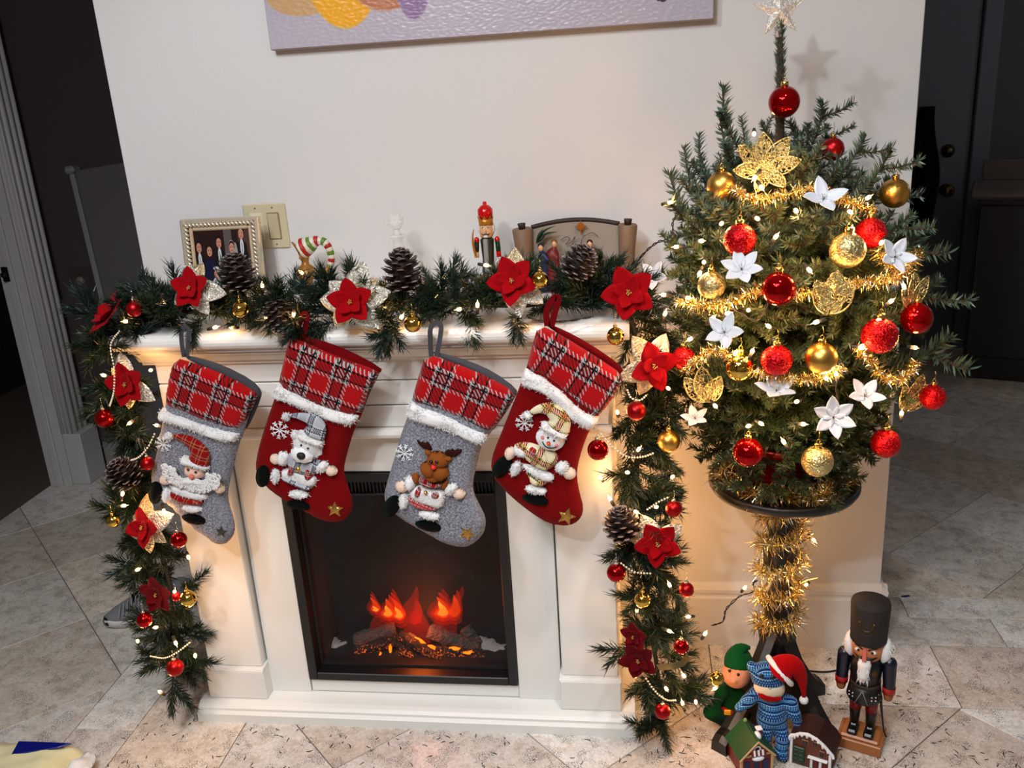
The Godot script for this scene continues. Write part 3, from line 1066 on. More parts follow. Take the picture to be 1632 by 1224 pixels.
func garland():
	var greens = [mat("pine_dark", Color(0.085, 0.155, 0.10), 0.45), mat("pine_mid", Color(0.13, 0.19, 0.105), 0.45), mat("pine_blue", Color(0.085, 0.16, 0.13), 0.45)]
	var sprigs = []
	for k in 8:
		sprigs.append(garland_sprig([0.080, 0.092, 0.100, 0.088][k % 4], [95, 110, 120, 105][k % 4]))
	var t = thing("pine_garland", "dark green pine garland over the mantel shelf, hanging down both sides of the fireplace", "garland", Vector3(-0.41, 1.06, 0.30))
	var runs = [
		[[Vector3(-0.9909, 1.069, 0.37), Vector3(-0.9118, 1.091, 0.38), Vector3(-0.7872, 1.097, 0.385), Vector3(-0.6262, 1.1, 0.38), Vector3(-0.4672, 1.085, 0.385), Vector3(-0.3263, 1.088, 0.38), Vector3(-0.1878, 1.091, 0.375), Vector3(-0.0519, 1.086, 0.37), Vector3(0.069, 1.094, 0.36), Vector3(0.1677, 1.045, 0.31)], 118, 0.040, Vector3(0, 0.35, 0.3)],
		[[Vector3(-0.9892, 1.041, 0.37), Vector3(-1.002, 0.9159, 0.385), Vector3(-1.001, 0.7894, 0.385), Vector3(-1.005, 0.6746, 0.385), Vector3(-1.006, 0.5387, 0.385), Vector3(-0.9968, 0.3974, 0.385), Vector3(-1.003, 0.2502, 0.385), Vector3(-1.002, 0.1202, 0.39)], 80, 0.040, Vector3(-0.05, 0.0, 0.35)],
		[[Vector3(0.1675, 1.038, 0.31), Vector3(0.1888, 0.9178, 0.32), Vector3(0.1842, 0.8024, 0.33), Vector3(0.1751, 0.6791, 0.33), Vector3(0.1802, 0.5561, 0.34), Vector3(0.1929, 0.4296, 0.35), Vector3(0.1984, 0.2992, 0.36), Vector3(0.2162, 0.1652, 0.37), Vector3(0.2205, 0.0347, 0.39)], 98, 0.042, Vector3(0.1, 0.0, 0.3)]]
	var k = 0
	for run in runs:
		var path = curve(run[0], 10)
		var b := MB.new()
		b.tube(path, 0.006, 6)
		part("stem", b.done(), mat("pine_stem", Color(0.08, 0.09, 0.06), 0.8), t, Transform3D(Basis(), -t.position))
		for i in run[1]:
			var f = (i + rng.randf() * 0.8) / run[1] * (path.size() - 1)
			var j = mini(int(f), path.size() - 2)
			var p = path[j].lerp(path[j + 1], f - j)
			var d = (rand_dir() + run[3] * 1.1 + (path[j + 1] - path[j]).normalized() * 0.25).normalized()
			if run[2] < 0.041 and p.y > 0.95 and d.y < -0.2 and rng.randf() < 0.6:
				d.y = absf(d.y) * 0.6
			if p.y < 0.14:
				d.y = absf(d.y) * 0.6
			p += rand_dir() * Vector3(0.03, 0.025, 0.03)
			var tip = p + d * 0.13
			if tip.z < 0.03:
				d.z = absf(d.z)
			if p.y > 0.95 and p.x > -0.96 and p.x < 0.14 and tip.y < 1.09 and tip.z < 0.46:
				p.y = maxf(p.y, 1.078)
				if p.z > 0.40 and rng.randf() < 0.55:
					# spilling over the front edge
					p.z = maxf(p.z, 0.425)
					d = Vector3(d.x, -absf(d.y) - 0.1, absf(d.z) + 0.45)
				else:
					d.y = maxf(d.y, 0.05)
			# the sprigs beside the mantel stay outside its sides
			if p.y < 1.0 and tip.x > -0.95 and tip.x < 0.0 and tip.z < 0.40:
				d.x = -absf(d.x)
			if p.y < 1.0 and tip.x < 0.17 and tip.x > 0.0 and tip.z < 0.40:
				d.x = absf(d.x)
			k += 1
			part("sprig", sprigs[rng.randi() % 8], greens[(0 if rng.randf() < 0.6 else 1) if k % 5 else 2], t, along(p - t.position + d * run[2] * 0.1, d.normalized(), rng.randf_range(0.8, 1.12), rng.randf() * TAU))

func fir_branch(l: float, twigs: int) -> Array:
	# [stem mesh, needle mesh]; grows along +y, its flat side faces +z
	var stem := MB.new()
	var leaf := MB.new()
	var lines = [curve([Vector3.ZERO, Vector3(0, l * 0.4, -0.006), Vector3(rng.randf_range(-0.008, 0.008), l * 0.75, 0.0), Vector3(rng.randf_range(-0.01, 0.01), l, 0.016)], 5)]
	stem.tube(lines[0], [0.0042, 0.0036, 0.003, 0.0026, 0.0022, 0.0018, 0.0016], 6)
	for i in twigs:
		var f = 0.22 + 0.62 * i / maxf(twigs - 1, 1)
		var s = 1 if i % 2 else -1
		var at: Vector3 = lines[0][int(f * 15)]
		var tl = l * (0.58 - 0.36 * f) * rng.randf_range(0.85, 1.15)
		var d = Vector3(s * 0.78, 0.62, rng.randf_range(-0.15, 0.25)).normalized()
		var line = curve([at, at + d * tl * 0.5, at + d * tl + Vector3(0, 0.006, 0.006)], 4)
		stem.tube(line, 0.0015, 5)
		lines.append(line)
	for line in lines:
		var total = 0.0
		for i in line.size() - 1:
			total += line[i].distance_to(line[i + 1])
		var n = int(total * 1350)
		for i in n:
			var f = (i + rng.randf()) / n
			if line == lines[0] and f < 0.12:
				continue
			var g = f * (line.size() - 1)
			var j = mini(int(g), line.size() - 2)
			var p = line[j].lerp(line[j + 1], g - j)
			var d = (line[j + 1] - line[j]).normalized()
			var a = rng.randf() * TAU
			var side = Vector3(cos(a), 0, sin(a) * 0.75 + 0.25)
			side = (side - d * side.dot(d)).normalized()
			needle(leaf, p, (side * 0.85 + d * 0.6).normalized(), rng.randf_range(0.014, 0.021) * (0.8 if f > 0.93 else 1.0), 0.0025, Vector3(0, 0, 0.12))
	return [stem.done(), leaf.done()]

func tree():
	var t = thing("fir_tree", "small decorated fir tree on the black plant stand at the wall's right end", "christmas tree", Vector3(0.512, 0.66, 0.25))
	var bark = mat("fir_bark", Color(0.25, 0.17, 0.11), 0.9)
	var greens = [mat("fir_deep", Color(0.19, 0.265, 0.15), 0.45), mat("fir_mid", Color(0.26, 0.325, 0.20), 0.45), mat("fir_blue", Color(0.275, 0.35, 0.285), 0.45)]
	for g in greens:
		g.backlight_enabled = true
		g.backlight = Color(0.06, 0.08, 0.03)
	var top = Vector3(0.4718, 1.637, 0.27)
	var trunk = curve([Vector3(0.512, 0.66, 0.25), Vector3(0.508, 0.95, 0.25), Vector3(0.4842, 1.295, 0.26), Vector3(0.4783, 1.473, 0.27), top], 6)
	var b := MB.new()
	var radii = []
	for i in trunk.size():
		radii.append(lerpf(0.017, 0.0045, float(i) / (trunk.size() - 1)))
	b.tube(trunk, radii, 10)
	part("trunk", b.done(), bark, t, Transform3D(Basis(), -t.position))
	# needles along the bare leader
	b = MB.new()
	for i in 900:
		var f = rng.randf_range(0.60, 0.955) * (trunk.size() - 1)
		var j = int(f)
		var d = (trunk[j + 1] - trunk[j]).normalized()
		var a = rng.randf() * TAU
		needle(b, trunk[j].lerp(trunk[j + 1], f - j), (Vector3(cos(a), 0, sin(a)) * 0.75 + d * 0.7).normalized(), rng.randf_range(0.014, 0.021), 0.0023, Vector3(0, 0.1, 0))
	stuff(part("leader_needles", b.done(), greens[2], t, Transform3D(Basis(), -t.position)))
	var kinds = []
	for l in [0.14, 0.14, 0.20, 0.20, 0.20, 0.26, 0.26, 0.26]:
		kinds.append([l, fir_branch(l, int(l * 24))])
	var sprays = []
	for l in [0.20, 0.20, 0.26, 0.26]:
		sprays.append([l, fir_branch(l, 2)])
	var add = func(at: Vector3, tip: Vector3, tone: int, bare := false):
		var l = at.distance_to(tip)
		var k = 0 if l < 0.165 else (2 if l < 0.235 else 5)
		k += rng.randi() % (2 if k == 0 else 3)
		var kind = sprays[rng.randi() % 4] if bare else kinds[k]
		var d = (tip - at).normalized()
		var s = l / kind[0]
		# the flat side of the spray looks up and outwards
		var z = Vector3.UP + Vector3(0, 0, 0.6)
		z = (z - d * z.dot(d)).normalized()
		var xf = Transform3D(Basis(d.cross(z), d, z).scaled_local(Vector3.ONE * s), at - t.position)
		var br = part("branch", kind[1][0], bark, t, xf)
		stuff(part("needles", kind[1][1], greens[tone], br))
	var axis = func(y: float) -> Vector3:
		for i in trunk.size() - 1:
			if trunk[i + 1].y >= y:
				return trunk[i].lerp(trunk[i + 1], (y - trunk[i].y) / (trunk[i + 1].y - trunk[i].y))
		return top
	# the upright sprays of the crown, seen against the wall
	for q in [[Vector3(0.3435, 1.457, 0.3), 1.25], [Vector3(0.5727, 1.462, 0.28), 1.26], [Vector3(0.6599, 1.379, 0.27), 1.22], [Vector3(0.7052, 1.352, 0.3), 1.15], [Vector3(0.266, 1.318, 0.28), 1.12], [Vector3(0.3466, 1.397, 0.33), 1.20], [Vector3(0.4447, 1.43, 0.24), 1.30], [Vector3(0.5175, 1.414, 0.24), 1.30], [Vector3(0.5907, 1.409, 0.22), 1.25], [Vector3(0.2924, 1.349, 0.25), 1.16], [Vector3(0.7451, 1.228, 0.32), 1.06], [Vector3(0.7195, 1.282, 0.24), 1.13], [Vector3(0.7827, 1.178, 0.3), 1.02], [Vector3(0.2451, 1.268, 0.27), 1.05], [Vector3(0.8181, 1.078, 0.3), 0.93], [Vector3(0.842, 0.9467, 0.32), 0.86], [Vector3(0.3883, 1.392, 0.38), 1.22], [Vector3(0.5206, 1.397, 0.37), 1.22]]:
		add.call(axis.call(q[1]), q[0], 2, true)
	var n = 190
	for i in n:
		var f = (i + 0.5) / n
		var y = lerpf(0.76, 1.27, f)
		var a = i * 2.39996 + rng.randf_range(-0.2, 0.2)
		var rise = lerpf(-0.10, 0.13, f) + rng.randf_range(-0.05, 0.05)
		var ty = y + rise
		var e = clampf((ty - 1.0) / 0.40, -0.95, 0.97)
		var r = 0.285 * sqrt(1.0 - e * e) * rng.randf_range(0.72, 1.04)
		if ty < 0.85:
			r = maxf(r, 0.19 + 0.1 * (ty - 0.7))
		var c = axis.call(y)
		var tip = Vector3(c.x + cos(a) * r, ty, c.z + sin(a) * r)
		if tip.z < 0.07:
			tip.z = rng.randf_range(0.07, 0.11)
		if tip.x < 0.24 and tip.y < 1.05:
			tip.x = 0.24
		add.call(c, tip, 0 if f < 0.35 else (1 if f < 0.8 else 2))

# ---------------------------------------------------------------- ornaments

func bauble(label: String, c: Vector3, r: float, m: Material, cap: Material, group := "", hang := 0.018):
	var t = thing("bauble", label, "ornament", c, group)
	var key = "bauble_%d" % int(r * 10000)
	if not tex.has(key):
		var b := MB.new()
		b.ball(Vector3.ZERO, Vector3.ONE * r, 32)
		var e := MB.new()
		e.lathe([Vector2(0, r * 0.94), Vector2(r * 0.24, r * 0.94), Vector2(r * 0.25, r * 1.22), Vector2(r * 0.21, r * 1.27), Vector2(0, r * 1.28)], 14)
		var g := MB.new()
		var ring := PackedVector3Array()
		for k in 11:
			ring.append(Vector3(cos(TAU * k / 10) * r * 0.11, r * 1.37 + sin(TAU * k / 10) * r * 0.13, 0))
		g.tube(ring, 0.0007, 5)
		g.tube(PackedVector3Array([Vector3(0, r * 1.45, 0), Vector3(0.002, r * 1.45 + hang * 0.5, 0.001), Vector3(0, r * 1.45 + hang, 0)]), 0.0005, 4)
		tex[key] = [b.done(), e.done(), g.done()]
	part("ball", tex[key][0], m, t)
	part("cap", tex[key][1], cap, t)
	part("hook", tex[key][2], cap, t)
	return t

func petal_mesh(l: float, w: float, curl: float, fold: float, wave := 0.0, tipness := 1.0) -> ArrayMesh:
	# a pointed petal along +y, upper side towards +z, with real thickness
	var key = "petal_%.4f_%.4f_%.3f_%.3f_%.3f_%.2f" % [l, w, curl, fold, wave, tipness]
	if tex.has(key):
		return tex[key]
	var b := MB.new()
	var rows := []
	for i in 9:
		var f = i / 8.0
		var hw = w / 2 * pow(sin(PI * clampf(pow(f, 0.8), 0.03, 1.0)), 0.75) * (1.0 if f < 0.98 else 0.1) + 0.0004
		hw *= lerpf(1.0, 1.0 - 0.25 * f, tipness)
		var upper := []
		var lower := []
		for j in 5:
			var s = (j - 2) / 2.0
			var z = curl * l * f * f + fold * absf(s) * hw + wave * w * sin(f * 9.0 + j * 2.0)
			upper.append(Vector3(s * hw, f * l, z))
			lower.append(Vector3(s * hw, f * l, z - 0.0008))
		lower.reverse()
		rows.append(upper + lower)
	b.grid(rows, true)
	tex[key] = b.done()
	return tex[key]

func poinsettia(label: String, c: Vector3, dir: Vector3, size: float, red: Material, silver: Array, green := [], roll := 0.0, n1 := 5, group := ""):
	var t = thing("poinsettia", label, "flower", c, group)
	t.transform = facing(c, dir, roll)
	for a in silver:
		var l = size * a[1]
		part("leaf", petal_mesh(l, l * 0.66, -0.10, 0.14, 0.015, 0.4), mats.silver_leaf if a[2] == 0 else mats.gold_leaf, t, Transform3D(Basis(Vector3(0, 0, 1), a[0]) * Basis(Vector3.RIGHT, -0.10), Vector3(0, 0, -0.006)), "silvery leaf" if a[2] == 0 else "pale gold leaf")
	for a in green:
		part("leaf", petal_mesh(size * 0.85, size * 0.6, 0.05, 0.2, 0.03), mats.holly_green, t, Transform3D(Basis(Vector3(0, 0, 1), a), Vector3(0, 0, -0.003)), "green leaf")
	for k in n1:
		var a = TAU * k / n1 + rng.randf_range(-0.12, 0.12)
		part("petal", petal_mesh(size, size * 0.78, 0.10, 0.14, 0.025, 0.3), red, t, Transform3D(Basis(Vector3(0, 0, 1), a) * Basis(Vector3.RIGHT, 0.12), Vector3(0, 0, 0.001)))
	for k in n1 - 1:
		var a = TAU * (k + 0.5) / (n1 - 1) + rng.randf_range(-0.15, 0.15)
		part("petal", petal_mesh(size * 0.64, size * 0.54, 0.22, 0.18, 0.025, 0.3), red, t, Transform3D(Basis(Vector3(0, 0, 1), a) * Basis(Vector3.RIGHT, 0.30), Vector3(0, 0, 0.004)))
	var b := MB.new()
	for k in 8:
		var a = k * 2.4
		var r = size * 0.035 * sqrt(k)
		b.ball(Vector3(cos(a) * r, sin(a) * r, 0.009 + 0.002 * (k % 3)), Vector3.ONE * size * 0.034, 6)
	part("stamens", b.done(), mats.gold_bead, t)
	return t

func pine_cone(label: String, c: Vector3, dir: Vector3, h: float, w: float):
	var t = thing("pine_cone", label, "pine cone", c)
	t.transform = along(c, dir)
	if not tex.has("cone_scale"):
		var b := MB.new()
		var rows := []
		for i in 6:
			var f = i / 5.0
			var hw = [0.16, 0.24, 0.38, 0.50, 0.48, 0.25][i]
			var up := []
			var lo := []
			for j in 5:
				var s = (j - 2) / 2.0
				var z = 0.20 * f * f + (0.10 if i == 4 and j == 2 else 0.0)
				up.append(Vector3(s * hw, f, z + 0.06 - 0.1 * s * s))
				lo.append(Vector3(s * hw, f, z - 0.10 - 0.1 * s * s + 0.06 * f))
			lo.reverse()
			rows.append(up + lo)
		b.grid(rows, true)
		tex.cone_scale = b.done()
		var e := MB.new()
		e.ball(Vector3(0, 1.0, 0.19), Vector3(0.42, 0.12, 0.09), 8)
		tex.cone_tip = e.done()
	var b := MB.new()
	b.ball(Vector3(0, h * 0.5, 0), Vector3(w * 0.26, h * 0.48, w * 0.26), 14)
	part("core", b.done(), mats.cone_brown, t)
	var n = 64
	for i in n:
		var f = (i + 0.5) / n
		var a = i * 2.39996
		var prof = pow(sin(PI * clampf(0.10 + 0.86 * f, 0, 1)), 0.7) * (1.0 - 0.30 * f)
		var l = w * 0.42 * prof + 0.004
		var lean = lerpf(-0.25, 0.85, f)
		var out = Vector3(cos(a), 0, sin(a))
		var d = (out * cos(lean) + Vector3.UP * sin(lean)).normalized()
		var side = Vector3.UP.cross(out).normalized()
		var up = side.cross(d) * -1.0
		if up.y < 0:
			up = -up
			side = -side
		var s = part("scale", tex.cone_scale, mats.cone_brown, t, Transform3D(Basis(side, d, up).scaled_local(Vector3(w * 0.24 * (0.6 + 0.4 * prof), l, w * 0.16)), Vector3(0, h * (0.04 + 0.86 * f), 0) + out * w * 0.10 * prof))
		part("scale_tip", tex.cone_tip, mats.cone_frost, s)
	return t

func ornament_materials():
	var gl = func(key, c, rough, metal = 1.0):
		var m = mat(key, c, rough, metal)
		m.normal_enabled = true
		m.normal_texture = tex.glitter_n
		m.normal_scale = 1.6
		m.uv1_triplanar = true
		m.uv1_scale = Vector3.ONE * 7.0
		return m
	mat("red_shiny", Color(0.62, 0.01, 0.03), 0.08, 0.85)
	mat("red_satin", Color(0.62, 0.02, 0.045), 0.32, 0.75)
	gl.call("red_glitter", Color(0.78, 0.04, 0.07), 0.24, 0.8)
	mat("gold_shiny", Color(0.80, 0.66, 0.30), 0.08, 1.0)
	mat("gold_satin", Color(0.80, 0.62, 0.30), 0.34, 1.0)
	gl.call("gold_glitter", Color(0.80, 0.74, 0.52), 0.30)
	mat("gold_cap", Color(0.86, 0.72, 0.40), 0.22, 1.0)
	mat("silver_cap", Color(0.85, 0.83, 0.76), 0.22, 1.0)
	mat("gold_bead", Color(0.80, 0.68, 0.36), 0.35, 0.8)
	mat("pearl_bead", Color(0.92, 0.89, 0.82), 0.25, 0.2)
	cloth("red_velvet", Color(0.58, 0.012, 0.045), "felt_n", 40.0)
	cloth("dark_red_velvet", Color(0.36, 0.02, 0.045), "felt_n", 40.0)  # darker red; on the left garland flower it stands in for shade
	mats.red_velvet.backlight_enabled = true
	mats.red_velvet.backlight = Color(0.25, 0.01, 0.02)
	for q in [["silver_leaf", Color(0.86, 0.84, 0.78)], ["gold_leaf", Color(0.82, 0.74, 0.60)]]:
		var m = mat(q[0], q[1], 0.32, 0.75)
		m.normal_enabled = true
		m.normal_texture = tex.bark_n
		m.normal_scale = 1.6
		m.uv1_triplanar = true
		m.uv1_scale = Vector3.ONE * 12.0
	mat("holly_green", Color(0.05, 0.17, 0.08), 0.5)
	var wp = mat("white_petal", Color(0.76, 0.77, 0.79), 0.5)
	wp.backlight_enabled = true
	wp.backlight = Color(0.15, 0.15, 0.15)
	mat("cone_brown", Color(0.15, 0.09, 0.075), 0.55)
	mat("cone_frost", Color(0.50, 0.44, 0.42), 0.45)

func garland_trim():
	# poinsettias
	var f = Vector3(0, 0.25, 1)
	poinsettia("plain red poinsettia at the far left tip of the garland", Vector3(-0.9778, 1.104, 0.43), Vector3(-0.55, 0.75, 0.5), 0.062, mats.red_velvet, [], [], 0.6)
	poinsettia("red poinsettia with silver and green leaves below the photo frame", Vector3(-0.7657, 1.163, 0.45), Vector3(-0.1, 0.4, 1), 0.048, mats.red_velvet, [[0.45, 1.35, 0], [-0.2, 1.3, 1], [-1.7, 1.55, 0], [-2.6, 1.35, 0], [2.1, 1.3, 0]], [0.9, -0.8], 0.0)
	poinsettia("red poinsettia with silver leaves at the shelf's left corner, above a hanging red bauble", Vector3(-0.936, 0.961, 0.485), Vector3(-0.1, 0.2, 1), 0.052, mats.red_velvet, [[0.1, 1.45, 0], [0.7, 1.2, 1], [-2.5, 1.3, 0], [2.6, 1.2, 1]], [], 0.3)
	poinsettia("four-petalled red poinsettia on big silver and gold leaves halfway down the left garland", Vector3(-0.9606, 0.6137, 0.495), Vector3(-0.25, 0.25, 1), 0.050, mats.red_velvet, [[1.75, 1.5, 0], [1.05, 1.1, 0], [-0.1, 1.55, 1], [-1.3, 1.55, 0], [2.9, 1.4, 1], [-2.4, 1.2, 1]], [], 0.2, 4)
	poinsettia("dull dark red poinsettia low on the left garland beside the sneaker", Vector3(-0.9677, 0.4306, 0.485), Vector3(-0.2, 0.1, 1), 0.050, mats.dark_red_velvet, [], [], 0.1)
	poinsettia("red poinsettia on a wide spray of white and gold leaves on the shelf", Vector3(-0.4043, 1.129, 0.48), Vector3(0.0, 0.3, 1), 0.052, mats.red_velvet, [[1.35, 1.5, 0], [0.75, 1.4, 0], [-0.35, 1.75, 0], [-0.9, 1.4, 1], [-1.4, 1.6, 0], [-2.5, 1.5, 0], [2.3, 1.3, 1]], [-2.1], 0.1)
	poinsettia("red poinsettia with silver leaves below it, under the little nutcracker", Vector3(-0.0673, 1.158, 0.46), Vector3(-0.1, 0.35, 1), 0.054, mats.red_velvet, [[2.8, 1.4, 0], [-2.7, 1.4, 0], [-0.5, 1.35, 1], [0.1, 1.2, 0]], [-0.3, 1.8], 0.5)
	poinsettia("plain five-petalled red poinsettia at the right end of the shelf", Vector3(0.1661, 1.127, 0.46), Vector3(0.0, 0.25, 1), 0.058, mats.red_velvet, [], [], 0.35)
	poinsettia("red poinsettia turned right with pale leaves, below the shelf's right end", Vector3(0.2116, 0.9718, 0.46), Vector3(0.45, 0.15, 1), 0.056, mats.red_velvet, [[0.2, 1.3, 1], [-0.9, 1.35, 0], [1.6, 1.3, 1], [2.5, 1.2, 1]], [], 0.25, 4)
	poinsettia("red poinsettia with a silver leaf behind, halfway down the right garland", Vector3(0.2179, 0.5629, 0.46), Vector3(0.05, 0.2, 1), 0.054, mats.red_velvet, [[0.0, 1.3, 0], [0.9, 1.2, 1], [-1.5, 1.25, 0], [-2.6, 1.2, 1]], [], 0.5)
	poinsettia("dark red poinsettia low on the right garland, the upper of two", Vector3(0.1646, 0.3242, 0.46), Vector3(-0.5, 0.2, 0.9), 0.036, mats.dark_red_velvet, [], [], 0.2)
	poinsettia("dark red poinsettia low on the right garland, the lower of two", Vector3(0.1723, 0.2851, 0.49), Vector3(-0.2, 0.0, 1), 0.048, mats.dark_red_velvet, [], [], 0.5)
	# pine cones
	pine_cone("pine cone standing upright before the family photo frame", Vector3(-0.6623, 1.152, 0.43), Vector3(-0.05, 1, 0.1), 0.082, 0.080)
	pine_cone("frosted pine cone lying on the shelf edge beside the second stocking's loop", Vector3(-0.5751, 1.134, 0.46), Vector3(0.15, -1, 0.25), 0.070, 0.066)
	pine_cone("large pine cone standing upright below the glass stopper", Vector3(-0.3019, 1.139, 0.43), Vector3(0.0, 1, 0.1), 0.092, 0.084)
	pine_cone("pine cone tilted before the nativity scroll", Vector3(0.0535, 1.162, 0.45), Vector3(0.55, 1, 0.1), 0.070, 0.070)
	pine_cone("pine cone on the left garland, beside the first stocking", Vector3(-0.9663, 0.7224, 0.495), Vector3(-0.45, 1, 0.25), 0.070, 0.078)
	pine_cone("pine cone on the right garland, below the fourth stocking", Vector3(0.143, 0.5777, 0.46), Vector3(-0.1, 1, 0.1), 0.072, 0.080)
	# baubles
	var g = mats.gold_cap
	for q in [
		["small shiny gold bauble before the first pine cone on the shelf", Vector3(-0.6486, 1.121, 0.48), 0.017, "gold_shiny"],
		["small shiny gold bauble over the shelf edge above the third stocking", Vector3(-0.2756, 1.082, 0.49), 0.018, "gold_shiny"],
		["small shiny gold bauble beside the poinsettia under the little nutcracker", Vector3(-0.0086, 1.163, 0.48), 0.017, "gold_shiny"],
		["small shiny gold bauble below the plain poinsettia at the shelf's right end", Vector3(0.1384, 1.045, 0.49), 0.018, "gold_shiny"],
		["satin gold bauble hanging between the right garland and the tree", Vector3(0.244, 0.8007, 0.45), 0.024, "gold_satin"],
		["small pale gold bauble in the lower right garland, above the dark red flowers", Vector3(0.1831, 0.4387, 0.49), 0.018, "gold_shiny"],
		["small gold bauble on the left garland, under the pine cone", Vector3(-1.036, 0.6295, 0.495), 0.016, "gold_shiny"],
		["pale gold bauble near the shade-coloured poinsettia on the left garland", Vector3(-0.8686, 0.4436, 0.525), 0.019, "gold_shiny"],
		["small silvery gold bauble beside the plush elf's face", Vector3(0.3479, 0.2298, 0.48), 0.016, "gold_shiny"],
		["small red bauble in the shelf garland's left end, beside the plain poinsettia", Vector3(-0.9058, 1.122, 0.45), 0.018, "red_satin"],
		["shiny red bauble hanging on a pearl strand at the garland's far left", Vector3(-1.009, 0.8803, 0.485), 0.021, "red_shiny"],
		["satin red bauble tucked at the left edge of the first stocking", Vector3(-0.9207, 0.7738, 0.495), 0.016, "red_satin"],
		["shiny red bauble right of the four-petalled poinsettia", Vector3(-0.869, 0.5926, 0.515), 0.019, "red_shiny"],
		["shiny red bauble in front of the sneaker's heel on the left garland", Vector3(-0.9977, 0.3764, 0.515), 0.019, "red_shiny"],
		["satin red bauble near the foot of the left garland", Vector3(-0.9445, 0.2436, 0.515), 0.021, "red_satin"],
		["tiny red bauble below the shade-coloured poinsettia on the left garland", Vector3(-0.9037, 0.4418, 0.515), 0.011, "red_satin"],
		["satin red bauble in the right garland, under the turned poinsettia", Vector3(0.1769, 0.8845, 0.49), 0.020, "red_satin"],
		["shiny red bauble at the fourth stocking's right edge", Vector3(0.0973, 0.811, 0.52), 0.022, "red_shiny"],
		["satin red bauble on the right garland's outer edge, above the silver-leaf poinsettia", Vector3(0.2531, 0.6518, 0.47), 0.018, "red_satin"],
		["shiny red bauble on the right garland's inner edge, beside the pilaster", Vector3(0.1267, 0.5057, 0.49), 0.021, "red_shiny"],
		["satin red bauble on the right garland's outer edge, before the baseboard", Vector3(0.2797, 0.4536, 0.47), 0.017, "red_satin"],
		["half hidden shiny red bauble right of the dark red flowers", Vector3(0.2676, 0.3194, 0.49), 0.017, "red_shiny"],
		["satin red bauble at the foot of the right garland", Vector3(0.2242, 0.1596, 0.51), 0.018, "red_satin"]]:
		bauble(q[0], q[1], q[2], mats[q[3]], g if q[3].begins_with("gold") else mats.silver_cap)
	# pearl strands
	for q in [
		["short pearl bead strand from the shelf's left corner down to a red bauble", [Vector3(-0.9456, 1.075, 0.46), Vector3(-0.9439, 1.056, 0.505), Vector3(-0.9344, 1.006, 0.525), Vector3(-0.9466, 0.956, 0.525), Vector3(-0.984, 0.9122, 0.495)]],
		["short pearl bead strand above the left garland's pine cone", [Vector3(-0.8898, 0.8452, 0.495), Vector3(-0.8983, 0.8233, 0.515), Vector3(-0.9242, 0.7993, 0.515), Vector3(-0.9537, 0.786, 0.505)]],
		["short pearl bead strand near the foot of the left garland", [Vector3(-1.009, 0.2668, 0.505), Vector3(-0.9605, 0.2771, 0.525), Vector3(-0.925, 0.2941, 0.525), Vector3(-0.8884, 0.3198, 0.515)]],
		["short pearl bead strand on the right garland, right of the fourth stocking", [Vector3(0.1038, 0.8378, 0.5), Vector3(0.1268, 0.8136, 0.51), Vector3(0.1572, 0.7909, 0.51), Vector3(0.1895, 0.7821, 0.49), Vector3(0.2119, 0.782, 0.47)]],
		["short pearl bead strand above the satin bauble on the right garland's outer edge", [Vector3(0.197, 0.6551, 0.48), Vector3(0.2209, 0.6779, 0.49), Vector3(0.2436, 0.6848, 0.48)]],
		["short pearl bead strand in the right garland below the silver-leaf poinsettia", [Vector3(0.1382, 0.5292, 0.49), Vector3(0.1679, 0.5137, 0.5), Vector3(0.2058, 0.5053, 0.49)]],
		["short pearl bead strand above the lowest red bauble of the right garland", [Vector3(0.1885, 0.2391, 0.5), Vector3(0.2105, 0.2103, 0.51), Vector3(0.2345, 0.183, 0.5), Vector3(0.2565, 0.1684, 0.48)]],
		["short pearl bead strand draped above the satin red bauble of the right garland", [Vector3(0.1597, 0.9264, 0.48), Vector3(0.1673, 0.917, 0.5), Vector3(0.1849, 0.9113, 0.5), Vector3(0.2005, 0.9176, 0.48)]]]:
		var path = curve(q[1], 8)
		var t = thing("bead_strand", q[0], "beads", path[0])
		var b := MB.new()
		b.tube(path, 0.0006, 4, 1.0, Transform3D(Basis(), -path[0]))
		part("thread", b.done(), mats.gold_cap, t)
		b = MB.new()
		var left = 0.0
		for i in path.size() - 1:
			var l = path[i].distance_to(path[i + 1])
			while left < l:
				b.ball(path[i].lerp(path[i + 1], left / l) - path[0], Vector3.ONE * 0.0025, 6)
				left += 0.0070
			left -= l
		stuff(part("beads", b.done(), mats.pearl_bead, t))

func white_flower(label: String, c: Vector3, dir: Vector3, size: float, n: int, roll: float):
	var t = thing("white_flower", label, "flower", c)
	t.transform = facing(c, dir, roll)
	for k in n:
		part("petal", petal_mesh(size, size * 0.58, 0.16, 0.25, 0.02, 0.4), mats.white_petal, t, Transform3D(Basis(Vector3(0, 0, 1), TAU * k / n) * Basis(Vector3.RIGHT, 0.25), Vector3.ZERO))
	var b := MB.new()
	for k in 5:
		b.tube(PackedVector3Array([Vector3.ZERO, Vector3(cos(k * 1.26) * 0.003, sin(k * 1.26) * 0.003, 0.008), Vector3(cos(k * 1.26) * 0.006, sin(k * 1.26) * 0.006, 0.013)]), 0.0007, 4)
	part("stamens", b.done(), mats.silver_cap, t)

